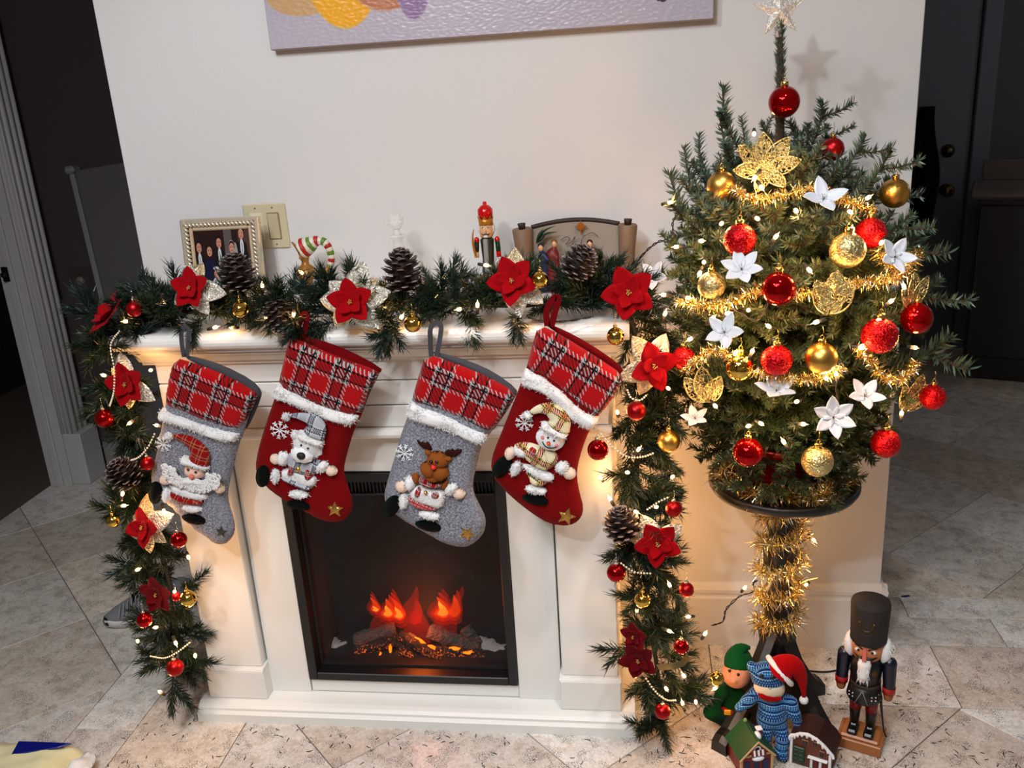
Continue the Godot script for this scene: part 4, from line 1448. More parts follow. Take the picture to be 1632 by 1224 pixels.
func filigree(label: String, c: Vector3, dir: Vector3, size: float, petals: Array, roll: float):
	# a glittered open-work ornament: pointed wire leaves filled with curls
	var t = thing("filigree_ornament", label, "ornament", c)
	t.transform = facing(c, dir, roll)
	for a in petals:
		var l = size * a[1]
		var w = l * 0.52
		var b := MB.new()
		var edge := PackedVector3Array()
		for k in 25:
			var u = k / 24.0
			var s = u * 2 if u <= 0.5 else (1 - u) * 2
			var hw = w / 2 * pow(sin(PI * clampf(pow(s, 0.85), 0.0, 1.0)), 0.8)
			edge.append(Vector3(hw if u <= 0.5 else -hw, s * l, 0.10 * l * s * s + absf(hw) * 0.25))
		b.tube(edge, 0.0017, 5)
		for k in 44:
			var s = rng.randf_range(0.08, 0.9)
			var hw = w / 2 * pow(sin(PI * pow(s, 0.85)), 0.8) * rng.randf_range(-0.75, 0.75)
			var r = l * rng.randf_range(0.05, 0.085)
			var loop := PackedVector3Array()
			for j in 9:
				loop.append(Vector3(hw + cos(TAU * j / 8) * r * 0.8, s * l + sin(TAU * j / 8) * r, 0.10 * l * s * s + absf(hw) * 0.25 + sin(j * 2.0) * 0.001))
			b.tube(loop, 0.0013, 4)
		part("filigree_leaf", b.done(), mats.gold_glitter, t, Transform3D(Basis(Vector3(0, 0, 1), a[0]) * Basis(Vector3.RIGHT, 0.15), Vector3.ZERO))

func tinsel(called: String, label: String, path: PackedVector3Array, r: float, per_m: float, ms: Array):
	# a wire dressed with thin metal strips; two tones, each one part
	var t = thing(called, label, "tinsel", path[0])
	var b := MB.new()
	b.tube(path, 0.0012, 5, 1.0, Transform3D(Basis(), -path[0]))
	part("wire", b.done(), ms[0], t)
	var bs = [MB.new(), MB.new()]
	for i in path.size() - 1:
		var l = path[i].distance_to(path[i + 1])
		var d = (path[i + 1] - path[i]).normalized()
		for k in int(l * per_m + rng.randf()):
			var s = rand_dir()
			s = (s - d * s.dot(d) * 0.7).normalized()
			needle(bs[0 if rng.randf() < 0.55 else 1], path[i].lerp(path[i + 1], rng.randf()) - path[0], s, r * rng.randf_range(0.55, 1.15), 0.0017, Vector3(rng.randf_range(-0.3, 0.3), rng.randf_range(-0.35, 0.2), rng.randf_range(-0.3, 0.3)))
	for k in 2:
		stuff(part("strips", bs[k].done(), ms[k], t))

func tree_trim():
	var g = mats.gold_cap
	for q in [
		["glossy red bauble hanging from the bare leader under the star", Vector3(0.4797, 1.471, 0.31), 0.031, "red_shiny"],
		["glossy red bauble at the middle of the tree, under the white lily-like flower", Vector3(0.4456, 1.144, 0.5408), 0.032, "red_shiny"],
		["glossy red bauble at the tree's right edge, beside a glittered red one", Vector3(0.7234, 1.056, 0.4497), 0.031, "red_shiny"],
		["glossy red bauble at the foot of the tree, left of the red pot", Vector3(0.3972, 0.8101, 0.5356), 0.030, "red_shiny"],
		["glittered red bauble high on the left of the tree, under a satin gold one", Vector3(0.3789, 1.229, 0.4847), 0.031, "red_glitter"],
		["glittered red bauble half sunk in gold tinsel at the middle of the tree", Vector3(0.4446, 1.007, 0.5535), 0.030, "red_glitter"],
		["large glittered red bauble at the right of the tree, by a glossy red one", Vector3(0.6351, 1.045, 0.5309), 0.034, "red_glitter"],
		["glittered red bauble at the tree's left edge, beside the turned poinsettia", Vector3(0.2757, 0.9743, 0.42), 0.025, "red_glitter"],
		["glittered red bauble low at the tree's right edge, above the tray", Vector3(0.6834, 0.7916, 0.4504), 0.030, "red_glitter"],
		["glittered red bauble hanging free at the far right of the tree", Vector3(0.7899, 0.8659, 0.3791), 0.027, "red_glitter"],
		["red bauble half hidden by a spray, above the pale gold glitter one", Vector3(0.6293, 1.224, 0.4411), 0.030, "red_glitter"],
		["dull red bauble deep in the crown, right of the filigree ornament", Vector3(0.587, 1.37, 0.2612), 0.024, "red_satin"],
		["satin gold bauble high at the tree's left shoulder", Vector3(0.3547, 1.317, 0.3613), 0.030, "gold_satin"],
		["satin gold bauble high at the tree's right shoulder", Vector3(0.7066, 1.279, 0.2957), 0.030, "gold_satin"],
		["satin gold bauble at the middle of the tree, right of the red one in tinsel", Vector3(0.5238, 1.014, 0.5663), 0.030, "gold_satin"],
		["glassy gold bauble deep in the lower left of the tree, under the tinsel", Vector3(0.3804, 0.986, 0.524), 0.029, "gold_shiny"],
		["pale gold glitter bauble at the upper right of the tree", Vector3(0.5717, 1.207, 0.5151), 0.033, "gold_glitter"],
		["pale gold glitter bauble at the foot of the tree, right of the red pot", Vector3(0.5293, 0.7971, 0.5514), 0.031, "gold_glitter"],
		["pale gold glitter bauble at the left of the tree, beside the lily-like flower", Vector3(0.3271, 1.141, 0.4812), 0.027, "gold_glitter"]]:
		bauble(q[0], q[1], q[2], mats[q[3]], g)
	for q in [
		["white six-petalled flower wide open at the middle left of the tree", Vector3(0.3797, 1.178, 0.5189), Vector3(-0.1, 0.75, 0.8), 0.048, 6, 0.3],
		["white flower of few petals high on the right of the tree", Vector3(0.5317, 1.297, 0.4731), Vector3(0.1, 0.8, 0.7), 0.052, 4, 0.1],
		["white flower with drooping petals at the upper right, under a lit bulb", Vector3(0.665, 1.184, 0.4786), Vector3(0.3, 0.5, 0.8), 0.046, 5, 0.6],
		["cream flower spread over the tinsel at the left of the tree", Vector3(0.3494, 1.057, 0.5248), Vector3(-0.2, 0.55, 0.8), 0.046, 5, 0.9],
		["white flower seen edge-on at the lower middle of the tree", Vector3(0.4439, 0.9478, 0.5628), Vector3(0.0, 1.0, 0.35), 0.050, 5, 0.2],
		["white cup-shaped flower at the lower right, beside a lit bulb", Vector3(0.6126, 0.9273, 0.5411), Vector3(0.1, 0.7, 0.6), 0.044, 5, 0.5],
		["large white flower low at the right of the tree, above the glitter bauble", Vector3(0.5529, 0.8921, 0.5586), Vector3(0.0, 0.35, 0.95), 0.050, 6, 0.1],
		["small white flower low at the tree's left edge", Vector3(0.2986, 0.8506, 0.4521), Vector3(-0.1, 0.9, 0.5), 0.036, 5, 0.4],
		["white flower at the tree's far left, above the turned poinsettia", Vector3(0.2179, 1.136, 0.36), Vector3(-0.3, 0.5, 0.8), 0.040, 5, 0.8]]:
		white_flower(q[0], q[1], q[2], q[3] * 0.9, q[4], q[5])
	filigree("large gold glitter filigree flower at the top of the tree's foliage", Vector3(0.4383, 1.346, 0.3912), Vector3(-0.05, 0.45, 1), 0.074, [[0.0, 1.0], [0.75, 1.0], [-0.7, 1.0], [1.5, 0.9], [-1.45, 0.9], [2.6, 0.7], [-2.5, 0.7]], 0.1)
	filigree("upright gold glitter filigree leaf at the middle right of the tree", Vector3(0.5369, 1.097, 0.554), Vector3(0, 0.1, 1), 0.085, [[0.0, 1.0], [0.5, 0.85], [-0.45, 0.85]], -0.1)
	filigree("gold glitter filigree leaf at the tree's right edge, above the glossy red bauble", Vector3(0.7162, 1.079, 0.4353), Vector3(0.6, 0.1, 0.8), 0.070, [[0.0, 1.0], [0.7, 0.9], [-0.7, 0.9]], 0.2)
	filigree("gold glitter filigree leaf at the tree's lower right edge, beside the free-hanging bauble", Vector3(0.7438, 0.8308, 0.3657), Vector3(0.5, 0.0, 0.9), 0.090, [[0.0, 1.0], [0.6, 0.85], [-0.5, 0.85]], -0.15)
	filigree("gold glitter filigree leaf at the tree's lower left, above the small white flower", Vector3(0.3197, 0.8974, 0.4746), Vector3(-0.3, 0.1, 1), 0.080, [[0.0, 1.0], [0.6, 0.85], [-0.6, 0.85]], 0.1)
	var gold = mat("tinsel_gold", Color(0.90, 0.78, 0.45), 0.25, 1.0)
	var pale = mat("tinsel_pale", Color(0.94, 0.93, 0.86), 0.2, 1.0)
	for q in [
		["gold tinsel rope round the upper foliage under the filigree flower", [Vector3(0.3711, 1.315, 0.384), Vector3(0.4129, 1.298, 0.4422), Vector3(0.4638, 1.306, 0.4518), Vector3(0.5221, 1.315, 0.4467), Vector3(0.5754, 1.291, 0.4441), Vector3(0.64, 1.259, 0.421)]],
		["gold tinsel rope round the middle of the tree behind the central red bauble", [Vector3(0.2624, 1.097, 0.4106), Vector3(0.3109, 1.101, 0.4754), Vector3(0.3617, 1.113, 0.5117), Vector3(0.4065, 1.137, 0.5257), Vector3(0.4698, 1.132, 0.5414), Vector3(0.5247, 1.138, 0.5372), Vector3(0.5895, 1.147, 0.521), Vector3(0.6515, 1.143, 0.4845), Vector3(0.7131, 1.145, 0.4159)]],
		["gold tinsel rope round the lower middle of the tree under the red glitter bauble", [Vector3(0.2784, 0.9531, 0.4439), Vector3(0.3164, 1.007, 0.4919), Vector3(0.3503, 1.015, 0.5216), Vector3(0.3962, 0.9854, 0.543), Vector3(0.4531, 0.9763, 0.5574), Vector3(0.5165, 0.971, 0.5604), Vector3(0.5691, 0.9906, 0.5505)]],
		["gold tinsel rope sloping down the right of the tree", [Vector3(0.5883, 1.028, 0.5416), Vector3(0.6244, 0.996, 0.5315), Vector3(0.6631, 0.9483, 0.5039), Vector3(0.713, 0.9365, 0.4514), Vector3(0.7426, 0.9541, 0.4043)]],
		["gold tinsel rope at the upper right edge of the tree beside the drooping flower", [Vector3(0.6347, 1.196, 0.474), Vector3(0.6609, 1.165, 0.4773), Vector3(0.7102, 1.161, 0.422), Vector3(0.7574, 1.163, 0.3197)]]]:
		tinsel("tinsel_rope", q[0], curve(q[1], 6), 0.018, 3000, [gold, pale])
	# star
	var c = Vector3(0.4708, 1.644, 0.275)
	var t = thing("tree_star", "silver glitter star on the tip of the tree's leader", "ornament", c)
	var b := MB.new()
	var sp = star_poly(0.052, 0.42, 5, Vector2.ZERO, 0.06)
	var ring := PackedVector3Array()
	for i in 11:
		ring.append(Vector3(sp[i % 10].x, sp[i % 10].y, 0))
	b.tube(ring, 0.0021, 6)
	var sg = mat("silver_glitter", Color(0.86, 0.85, 0.82), 0.35, 0.45)
	sg.normal_enabled = true
	sg.normal_texture = tex.glitter_n
	sg.normal_scale = 1.6
	sg.uv1_triplanar = true
	sg.uv1_scale = Vector3.ONE * 8.0
	part("rim_wire", b.done(), sg, t)
	b = MB.new()
	for i in 5:
		var a = sp[(i * 2 + 9) % 10]
		var d = sp[i * 2]
		var e = sp[i * 2 + 1]
		b.prim(PackedVector3Array([Vector3(0, 0, 0.011), Vector3(a.x, a.y, 0.001), Vector3(d.x, d.y, 0.001), Vector3(e.x, e.y, 0.001), Vector3(0, 0, -0.008)]), PackedInt32Array([0, 1, 2, 0, 2, 3, 4, 2, 1, 4, 3, 2]), false, true)
	part("star_body", b.done(), sg, t)
	b = MB.new()
	b.tube(PackedVector3Array([Vector3(0, -0.05, -0.005), Vector3(0, -0.02, -0.006), Vector3(0, 0.03, -0.004)]), 0.007, 10)
	part("holder", b.done(), sg, t)

# ---------------------------------------------------------------- stockings

func plaid(key: String, base: Color, dark: Color, light: Color, accent: Color, reps: float) -> StandardMaterial3D:
	# woven tartan: bands across both ways, twilled where they cross
	if mats.has(key):
		return mats[key]
	var n := 192
	var im := Image.create(n, n, false, Image.FORMAT_RGB8)
	# bands: 0 ground, 1 dark line, 2 pale twill, 3 mixed
	var band = func(i: int) -> int:
		var f = posmod(i, 96)
		if f < 38: return 0
		if f < 48: return 2
		if f < 53: return 1
		if f < 75: return 3
		if f < 80: return 1
		if f < 90: return 2
		return 0
	for y in n:
		for x in n:
			var a: int = band.call(x)
			var b: int = band.call(y)
			var tw = posmod(x + y, 12)
			var c = base
			if a == 1 or b == 1:
				c = dark if (a == 1 and b == 1) or tw < 9 else (light if a == 2 or b == 2 else base)
			elif a == 2 and b == 2:
				c = light if tw < 9 else dark
			elif a == 2 or b == 2:
				c = light if tw < (4 if a == 0 or b == 0 else 7) else (base if a == 0 or b == 0 else accent)
			elif a == 3 and b == 3:
				c = light if tw < 4 else accent
			elif a == 3 or b == 3:
				c = accent if tw < 7 else base
			im.set_pixel(x, y, c)
	im.generate_mipmaps()
	var m = cloth(key, Color(1, 1, 1), "felt_n", 1.0)
	m.uv1_triplanar = false
	m.normal_enabled = false
	m.albedo_texture = ImageTexture.create_from_image(im)
	m.uv1_scale = Vector3.ONE * reps
	return m

func fuzz(b: MB, poly: PackedVector2Array, height: float, rim: float, n: int, l: float):
	# short loose hairs standing out of a furry pad
	var lo = poly[0]
	var hi = poly[0]
	for v in poly:
		lo = lo.min(v)
		hi = hi.max(v)
	for i in n:
		var q = Vector2(rng.randf_range(lo.x, hi.x), rng.randf_range(lo.y, hi.y))
		if not Geometry2D.is_point_in_polygon(q, poly):
			continue
		var d = 1e9
		var out = Vector2.ZERO
		for j in poly.size():
			var c = Geometry2D.get_closest_point_to_segment(q, poly[j], poly[(j + 1) % poly.size()])
			if q.distance_to(c) < d:
				d = q.distance_to(c)
				out = c - q
		var f = 1.0 - clampf(d / rim, 0.0, 1.0)
		var dir = Vector3(out.x, out.y, 0).normalized() * f + Vector3(0, 0, 1.1 - f) + Vector3(rng.randf_range(-0.7, 0.7), rng.randf_range(-0.7, 0.7), 0)
		needle(b, Vector3(q.x, q.y, height * sqrt(maxf(1.0 - f * f, 0.0)) - 0.0015), dir.normalized(), l * rng.randf_range(0.6, 1.2), 0.0013, Vector3(rng.randf_range(-0.5, 0.5), rng.randf_range(-0.6, 0.4), -0.2))

func ell(p: Node, called: String, m: Material, c: Vector2, rx: float, ry: float, turn: float, h: float, z: float, label := ""):
	# a padded oval sewn on at height z
	var b := MB.new()
	var pl := circle(1.0, 20)
	for i in pl.size():
		pl[i] = c + Vector2(pl[i].x * rx, pl[i].y * ry).rotated(turn)
	b.pillow(pl, h, minf(rx, ry) * 0.9, maxf(minf(rx, ry) * 0.33, 0.0022), Transform3D(), 0.4)
	return part(called, b.done(), m, p, Transform3D(Basis(), Vector3(0, 0, z)), label)

func pad(p: Node, called: String, m: Material, poly: Array, h: float, rim: float, z: float, rounds := 2, lumps := 0.0, label := ""):
	var b := MB.new()
	var pl := poly_round(PackedVector2Array(poly), rounds) if rounds > 0 else PackedVector2Array(poly)
	b.pillow(pl, h, rim, maxf(rim * 0.4, 0.0025), Transform3D(), 0.3, lumps)
	if m == mats.get("fur_white"):
		fuzz(b, pl, h, rim, 1100 if called == "fur_band" else 220, 0.0060)
	return part(called, b.done(), m, p, Transform3D(Basis(), Vector3(0, 0, z)), label)

func snowflake(p: Node, c: Vector2, r: float, z: float):
	var b := MB.new()
	for k in 8:
		var a = TAU * k / 8 + 0.15
		var d = Vector3(cos(a), sin(a), 0)
		var s = Vector3(-d.y, d.x, 0)
		b.tube(PackedVector3Array([Vector3.ZERO, d * r]), r * 0.065, 5)
		for q in [0.55, 0.8]:
			b.tube(PackedVector3Array([d * r * q, d * r * (q + 0.22) + s * r * 0.2]), r * 0.055, 5)
			b.tube(PackedVector3Array([d * r * q, d * r * (q + 0.22) - s * r * 0.2]), r * 0.055, 5)
	part("snowflake", b.done(), mat("snow_white", Color(0.86, 0.87, 0.88), 0.6), p, Transform3D(Basis(), Vector3(c.x, c.y, z)))

func ribbon(p: Node, called: String, m: Material, pts: Array, w: float):
	var b := MB.new()
	var path = curve(pts, 6)
	var rows := []
	for i in path.size():
		var d = (path[mini(i + 1, path.size() - 1)] - path[maxi(i - 1, 0)]).normalized()
		var s = d.cross(Vector3(0, 0, 1))
		s = s.normalized() if s.length() > 0.1 else Vector3.RIGHT
		var n = s.cross(d).normalized() * 0.0008
		rows.append([path[i] - s * w / 2 + n, path[i] + s * w / 2 + n, path[i] + s * w / 2 - n, path[i] - s * w / 2 - n])
	b.grid(rows, true, false)
	return part(called, b.done(), m, p)

func stocking(label: String, at: Vector3, turn: float, s: float, felt: Material, dark_felt: Material, outline: Array, cuff: Array, band: Array, lining: Array) -> Node3D:
	var t = thing("christmas_stocking", label, "stocking", at, "stockings on the mantel")
	t.transform = Transform3D(Basis(Vector3(0, 0, 1), turn) * Basis().scaled(Vector3.ONE * s), at)
	pad(t, "body", felt, outline, 0.021, 0.035, -0.004, 1)
	pad(t, "lining", dark_felt, lining, 0.010, 0.02, -0.018, 1, 0.0, "open back edge of the stocking")
	pad(t, "plaid_cuff", plaid("red_plaid", Color(0.62, 0.03, 0.045), Color(0.02, 0.02, 0.03), Color(0.62, 0.60, 0.60), Color(0.40, 0.05, 0.07), 6.4), cuff, 0.026, 0.02, -0.004, 1)
	pad(t, "fur_band", cloth("fur_white", Color(0.86, 0.855, 0.85), "felt_n", 26.0), band, 0.034, 0.012, -0.004, 1, 0.12)
	return t

func boots(t: Node, u: float, l: Array, r: Array, cl: Array, cr: Array, z: float):
	var black = cloth("boot_black", Color(0.02, 0.028, 0.026))
	var green = cloth("boot_green", Color(0.02, 0.10, 0.06))
	ell(t, "boot_sole", green, l[0] + Vector2(-6, -8) * u, 42 * u, 74 * u, l[1], 0.006, z)
	ell(t, "boot", black, l[0], 38 * u, 68 * u, l[1], 0.013, z)
	ell(t, "boot_sole", green, r[0] + Vector2(-4, -9) * u, 74 * u, 32 * u, r[1], 0.006, z)
	ell(t, "boot", black, r[0], 66 * u, 30 * u, r[1], 0.013, z)
	var fur = mats.fur_white
	pad_ell(t, "boot_cuff", fur, cl[0], 26 * u, 48 * u, cl[1], 0.016, z)
	pad_ell(t, "boot_cuff", fur, cr[0], 60 * u, 26 * u, cr[1], 0.017, z)

func pad_ell(t: Node, called: String, m: Material, c: Vector2, rx: float, ry: float, turn: float, h: float, z: float, lumps := 0.15):
	var pl := circle(1.0, 22)
	for i in pl.size():
		var w = 1.0 + 0.06 * sin(i * 2.6)
		pl[i] = c + Vector2(pl[i].x * rx * w, pl[i].y * ry * w).rotated(turn)
	var b := MB.new()
	b.pillow(pl, h, minf(rx, ry) * 0.9, maxf(minf(rx, ry) * 0.33, 0.0022), Transform3D(), 0.4, lumps)
	if m == mats.get("fur_white"):
		fuzz(b, pl, h, minf(rx, ry) * 0.9, 160, 0.0045)
	return part(called, b.done(), m, t, Transform3D(Basis(), Vector3(0, 0, z)))

func hat_tube(t: Node, called: String, m: Material, pts: Array, radii: Array, z: float, flat := 0.55):
	var path := []
	for p in pts:
		path.append(Vector3(p.x, p.y, z))
	var c = curve(path, 5)
	var rr := []
	for i in c.size():
		var f = float(i) / (c.size() - 1) * (radii.size() - 1)
		var j = mini(int(f), radii.size() - 2)
		rr.append(lerpf(radii[j], radii[j + 1], f - j))
	var b := MB.new()
	b.flat_uv = true
	var rows := []
	for i in c.size():
		var d = (c[mini(i + 1, c.size() - 1)] - c[maxi(i - 1, 0)]).normalized()
		var s = d.cross(Vector3(0, 0, 1)).normalized()
		var row := []
		for j in 14:
			var a = TAU * j / 14
			row.append(c[i] + s * cos(a) * rr[i] + Vector3(0, 0, 1) * sin(a) * rr[i] * flat)
		rows.append(row)
	b.grid(rows, true)
	return part(called, b.done(), m, t)

func stockings():
	ornament_materials()
	var grey = cloth("grey_felt", Color(0.60, 0.605, 0.635), "felt_n", 12.0)
	var mot = noise_image(31, 0.05, 4, 256)
	mot.convert(Image.FORMAT_RGB8)
	for y in 256:
		for x in 256:
			var v = mot.get_pixel(x, y).r
			mot.set_pixel(x, y, Color(0.66, 0.66, 0.69).lerp(Color(1.0, 1.0, 1.0), smoothstep(0.2, 0.8, v)))
	grey.albedo_texture = ImageTexture.create_from_image(mot)
	var grey_dark = cloth("grey_felt_dark", Color(0.26, 0.26, 0.28), "felt_n", 22.0)
	var red = cloth("red_felt", Color(0.44, 0.012, 0.025), "felt_n", 12.0)
	var red_dark = cloth("red_felt_dark", Color(0.38, 0.01, 0.03), "felt_n", 30.0)
	var fur = cloth("fur_white", Color(0.86, 0.855, 0.85), "felt_n", 26.0)
	var cream = cloth("cream_plush", Color(0.86, 0.76, 0.68))
	var gold = mat("gold_foil", Color(0.72, 0.56, 0.28), 0.35, 0.9)
	var black = mat("bead_black", Color(0.012, 0.012, 0.014), 0.2)
	var nordic = plaid("nordic_knit", Color(0.52, 0.03, 0.05), Color(0.60, 0.52, 0.36), Color(0.58, 0.10, 0.12), Color(0.44, 0.02, 0.04), 22.0)
	var greyplaid = plaid("grey_plaid", Color(0.62, 0.63, 0.66), Color(0.03, 0.035, 0.05), Color(0.80, 0.80, 0.82), Color(0.30, 0.32, 0.37), 13.0)
	var creamplaid = plaid("cream_plaid", Color(0.84, 0.80, 0.68), Color(0.10, 0.08, 0.06), Color(0.78, 0.70, 0.36), Color(0.58, 0.05, 0.07), 13.0)
	var z = 0.016
	# first: grey, Santa
	var t = stocking("grey felt stocking with a curly-bearded Santa, leftmost of the four", Vector3(-0.8237, 1.013, 0.47), -0.4494, 0.9758, grey, grey_dark,
		[Vector2(0.0000, 0.0000), Vector2(0.2037, 0.0000), Vector2(0.1982, -0.0539), Vector2(0.1998, -0.1128), Vector2(0.1969, -0.1344), Vector2(0.2024, -0.2243), Vector2(0.2070, -0.2693), Vector2(0.2176, -0.2961), Vector2(0.2372, -0.3242), Vector2(0.2505, -0.3503), Vector2(0.2519, -0.3781), Vector2(0.2374, -0.4107), Vector2(0.2093, -0.4135), Vector2(0.1623, -0.4002), Vector2(0.1244, -0.3847), Vector2(0.0755, -0.3624), Vector2(0.0411, -0.3494), Vector2(0.0216, -0.3162), Vector2(0.0204, -0.2695), Vector2(0.0188, -0.2185), Vector2(0.0132, -0.1703), Vector2(0.0085, -0.1175), Vector2(0.0016, -0.0569)],
		[Vector2(-0.0002, 0.0008), Vector2(0.0452, 0.0073), Vector2(0.1247, 0.0117), Vector2(0.2035, 0.0008), Vector2(0.2038, -0.0121), Vector2(0.1981, -0.0687), Vector2(0.1916, -0.1006), Vector2(0.1242, -0.1132), Vector2(0.0554, -0.1130), Vector2(0.0083, -0.1166), Vector2(0.0019, -0.0665)],
		[Vector2(0.0030, -0.1225), Vector2(0.0566, -0.1174), Vector2(0.1240, -0.1124), Vector2(0.1924, -0.1003), Vector2(0.1961, -0.1145), Vector2(0.1921, -0.1306), Vector2(0.1457, -0.1403), Vector2(0.0869, -0.1443), Vector2(0.0331, -0.1494), Vector2(0.0069, -0.1516)],
		[Vector2(0.0035, 0.0035), Vector2(0.0424, 0.0174), Vector2(0.1076, 0.0244), Vector2(0.1765, 0.0188), Vector2(0.2052, 0.0041), Vector2(0.2090, -0.0145), Vector2(0.2040, -0.0809), Vector2(0.1966, -0.1068), Vector2(0.1900, -0.0874), Vector2(0.1971, -0.0079), Vector2(0.0930, -0.0029)])
	ribbon(t, "loop", grey_dark, [Vector2(0.0160, 0.0073) , Vector2(0.0017, 0.0386), Vector2(-0.0050, 0.0636), Vector2(-0.0007, 0.0772), Vector2(0.0108, 0.0708), Vector2(0.0160, 0.0451), Vector2(0.0220, 0.0100)].map(func(v): return Vector3(v.x, v.y, -0.012)), 0.010)
	var u = 0.000414
	snowflake(t, Vector2(0.0369, -0.2039), 46 * u, 0.019)
	var f = Node3D.new()
	f.name = "santa_figure"
	t.add_child(f, true)
	boots(f, u, [Vector2(0.0523, -0.3323), 0.1], [Vector2(0.1577, -0.3576), 0.25], [Vector2(0.0791, -0.3258), 0.25], [Vector2(0.1455, -0.3311), 0.35], z)
	pad(f, "coat", fur, [Vector2(0.0787, -0.2941), Vector2(0.1250, -0.2824), Vector2(0.1704, -0.2764), Vector2(0.1743, -0.2984), Vector2(0.1286, -0.3125), Vector2(0.0870, -0.3166)], 0.014, 0.012, z, 2, 0.1)
	pad(f, "belt", nordic, [Vector2(0.0810, -0.3115), Vector2(0.1270, -0.3069), Vector2(0.1695, -0.2981), Vector2(0.1657, -0.3133), Vector2(0.1234, -0.3284), Vector2(0.0923, -0.3274)], 0.018, 0.010, z)
	ell(f, "hand", cream, Vector2(0.0649, -0.2902), 34 * u, 32 * u, 0.0, 0.014, z)
	ell(f, "hand", cream, Vector2(0.1919, -0.2529), 30 * u, 34 * u, 0.2, 0.014, z)
	ell(f, "face", mat("felt_pink", Color(0.90, 0.72, 0.64), 0.9), Vector2(0.1245, -0.2381), 62 * u, 48 * u, 0.3, 0.018, z)
	var b := MB.new()
	for k in 190:
		var a = rng.randf_range(-0.2, PI + 0.25)
		var r = rng.randf_range(0.55, 1.0)
		var c = Vector2(0.1232, -0.2387) + Vector2(cos(a) * 170 * r, -sin(a) * 105 * r).rotated(0.28) * u
		if c.distance_to(Vector2(0.1236, -0.2349)) < 50 * u:
			continue
		var lr = rng.randf_range(8, 15) * u
		var loop := PackedVector3Array()
		var tl = rng.randf() * TAU
		for j in 9:
			loop.append(Vector3(c.x + cos(j * 0.8 + tl) * lr, c.y + sin(j * 0.8 + tl) * lr, z + 0.014 + 0.006 * (1 - r) + 0.003 * sin(j + tl)))
		b.tube(loop, 0.0024, 6)
	part("beard", b.done(), fur, f)
	pad(f, "moustache", fur, [Vector2(0.0958, -0.2701), Vector2(0.1167, -0.2522), Vector2(0.1283, -0.2519), Vector2(0.1380, -0.2446), Vector2(0.1659, -0.2522), Vector2(0.1425, -0.2608), Vector2(0.1295, -0.2645), Vector2(0.1135, -0.2748)], 0.011, 0.008, z + 0.012, 2, 0.1)
	ell(f, "nose", mat("felt_rose", Color(0.80, 0.42, 0.36), 0.8), Vector2(0.1268, -0.2432), 17 * u, 15 * u, 0.0, 0.008, z + 0.017)
	ell(f, "eye", black, Vector2(0.1140, -0.2322), 9 * u, 7 * u, 0.0, 0.004, z + 0.016)
	ell(f, "eye", black, Vector2(0.1321, -0.2303), 9 * u, 7 * u, 0.0, 0.004, z + 0.016)
	hat_tube(f, "hat", nordic, [Vector2(0.1291, -0.2126), Vector2(0.1262, -0.1857), Vector2(0.1029, -0.1686), Vector2(0.0767, -0.1658), Vector2(0.0550, -0.1709)], [62 * u, 58 * u, 40 * u, 24 * u, 10 * u], z + 0.008)
	pad(f, "hat_brim", fur, [Vector2(0.0878, -0.2116), Vector2(0.0940, -0.2035), Vector2(0.1265, -0.2035), Vector2(0.1570, -0.2044), Vector2(0.1578, -0.2154), Vector2(0.1268, -0.2214), Vector2(0.0928, -0.2247)], 0.020, 0.010, z + 0.006, 2, 0.12)
	pad_ell(f, "pompom", fur, Vector2(0.0455, -0.1753), 24 * u, 22 * u, 0.0, 0.012, z + 0.004)
	pad(t, "star", mat("dull_foil", Color(0.26, 0.24, 0.22), 0.5, 0.5), star_poly(38 * u, 0.45, 5, Vector2(0.2261, -0.3633), 0.25), 0.003, 0.004, 0.017, 0)
	# second: red, white bear
	t = stocking("red felt stocking with a white bear in a grey plaid hat, second from the left", Vector3(-0.5509, 1.055, 0.47), -0.4147, 1.0000, red, red_dark,
		[Vector2(-0.0010, -0.0263), Vector2(0.0037, -0.0028), Vector2(0.2019, -0.0008), Vector2(0.1982, -0.0485), Vector2(0.1957, -0.1214), Vector2(0.1907, -0.1463), Vector2(0.1924, -0.2152), Vector2(0.1960, -0.2515), Vector2(0.2082, -0.2748), Vector2(0.2320, -0.3078), Vector2(0.2430, -0.3323), Vector2(0.2424, -0.3522), Vector2(0.2320, -0.3757), Vector2(0.2120, -0.3897), Vector2(0.1869, -0.3944), Vector2(0.1510, -0.3920), Vector2(0.0772, -0.3801), Vector2(0.0384, -0.3663), Vector2(0.0093, -0.3426), Vector2(0.0013, -0.3123), Vector2(-0.0009, -0.2517), Vector2(0.0016, -0.1811), Vector2(0.0038, -0.1348), Vector2(-0.0002, -0.0741)],
		[Vector2(-0.0021, 0.0000), Vector2(0.0188, -0.0009), Vector2(0.1018, -0.0033), Vector2(0.2037, 0.0000), Vector2(0.2041, -0.0116), Vector2(0.1970, -0.0579), Vector2(0.1969, -0.1186), Vector2(0.1045, -0.1261), Vector2(0.0069, -0.1155), Vector2(-0.0002, -0.0741), Vector2(-0.0021, -0.0267)],
		[Vector2(0.0023, -0.1063), Vector2(0.0449, -0.1085), Vector2(0.1140, -0.1153), Vector2(0.1902, -0.1033), Vector2(0.1938, -0.1153), Vector2(0.1887, -0.1371), Vector2(0.1515, -0.1425), Vector2(0.1011, -0.1434), Vector2(0.0453, -0.1399), Vector2(0.0022, -0.1445), Vector2(-0.0006, -0.1231)],
		[Vector2(0.0032, -0.0012), Vector2(0.0280, 0.0102), Vector2(0.1212, 0.0143), Vector2(0.2034, 0.0038), Vector2(0.2054, -0.0080), Vector2(0.1849, -0.0188), Vector2(0.0678, -0.0282), Vector2(0.0046, -0.0240)])
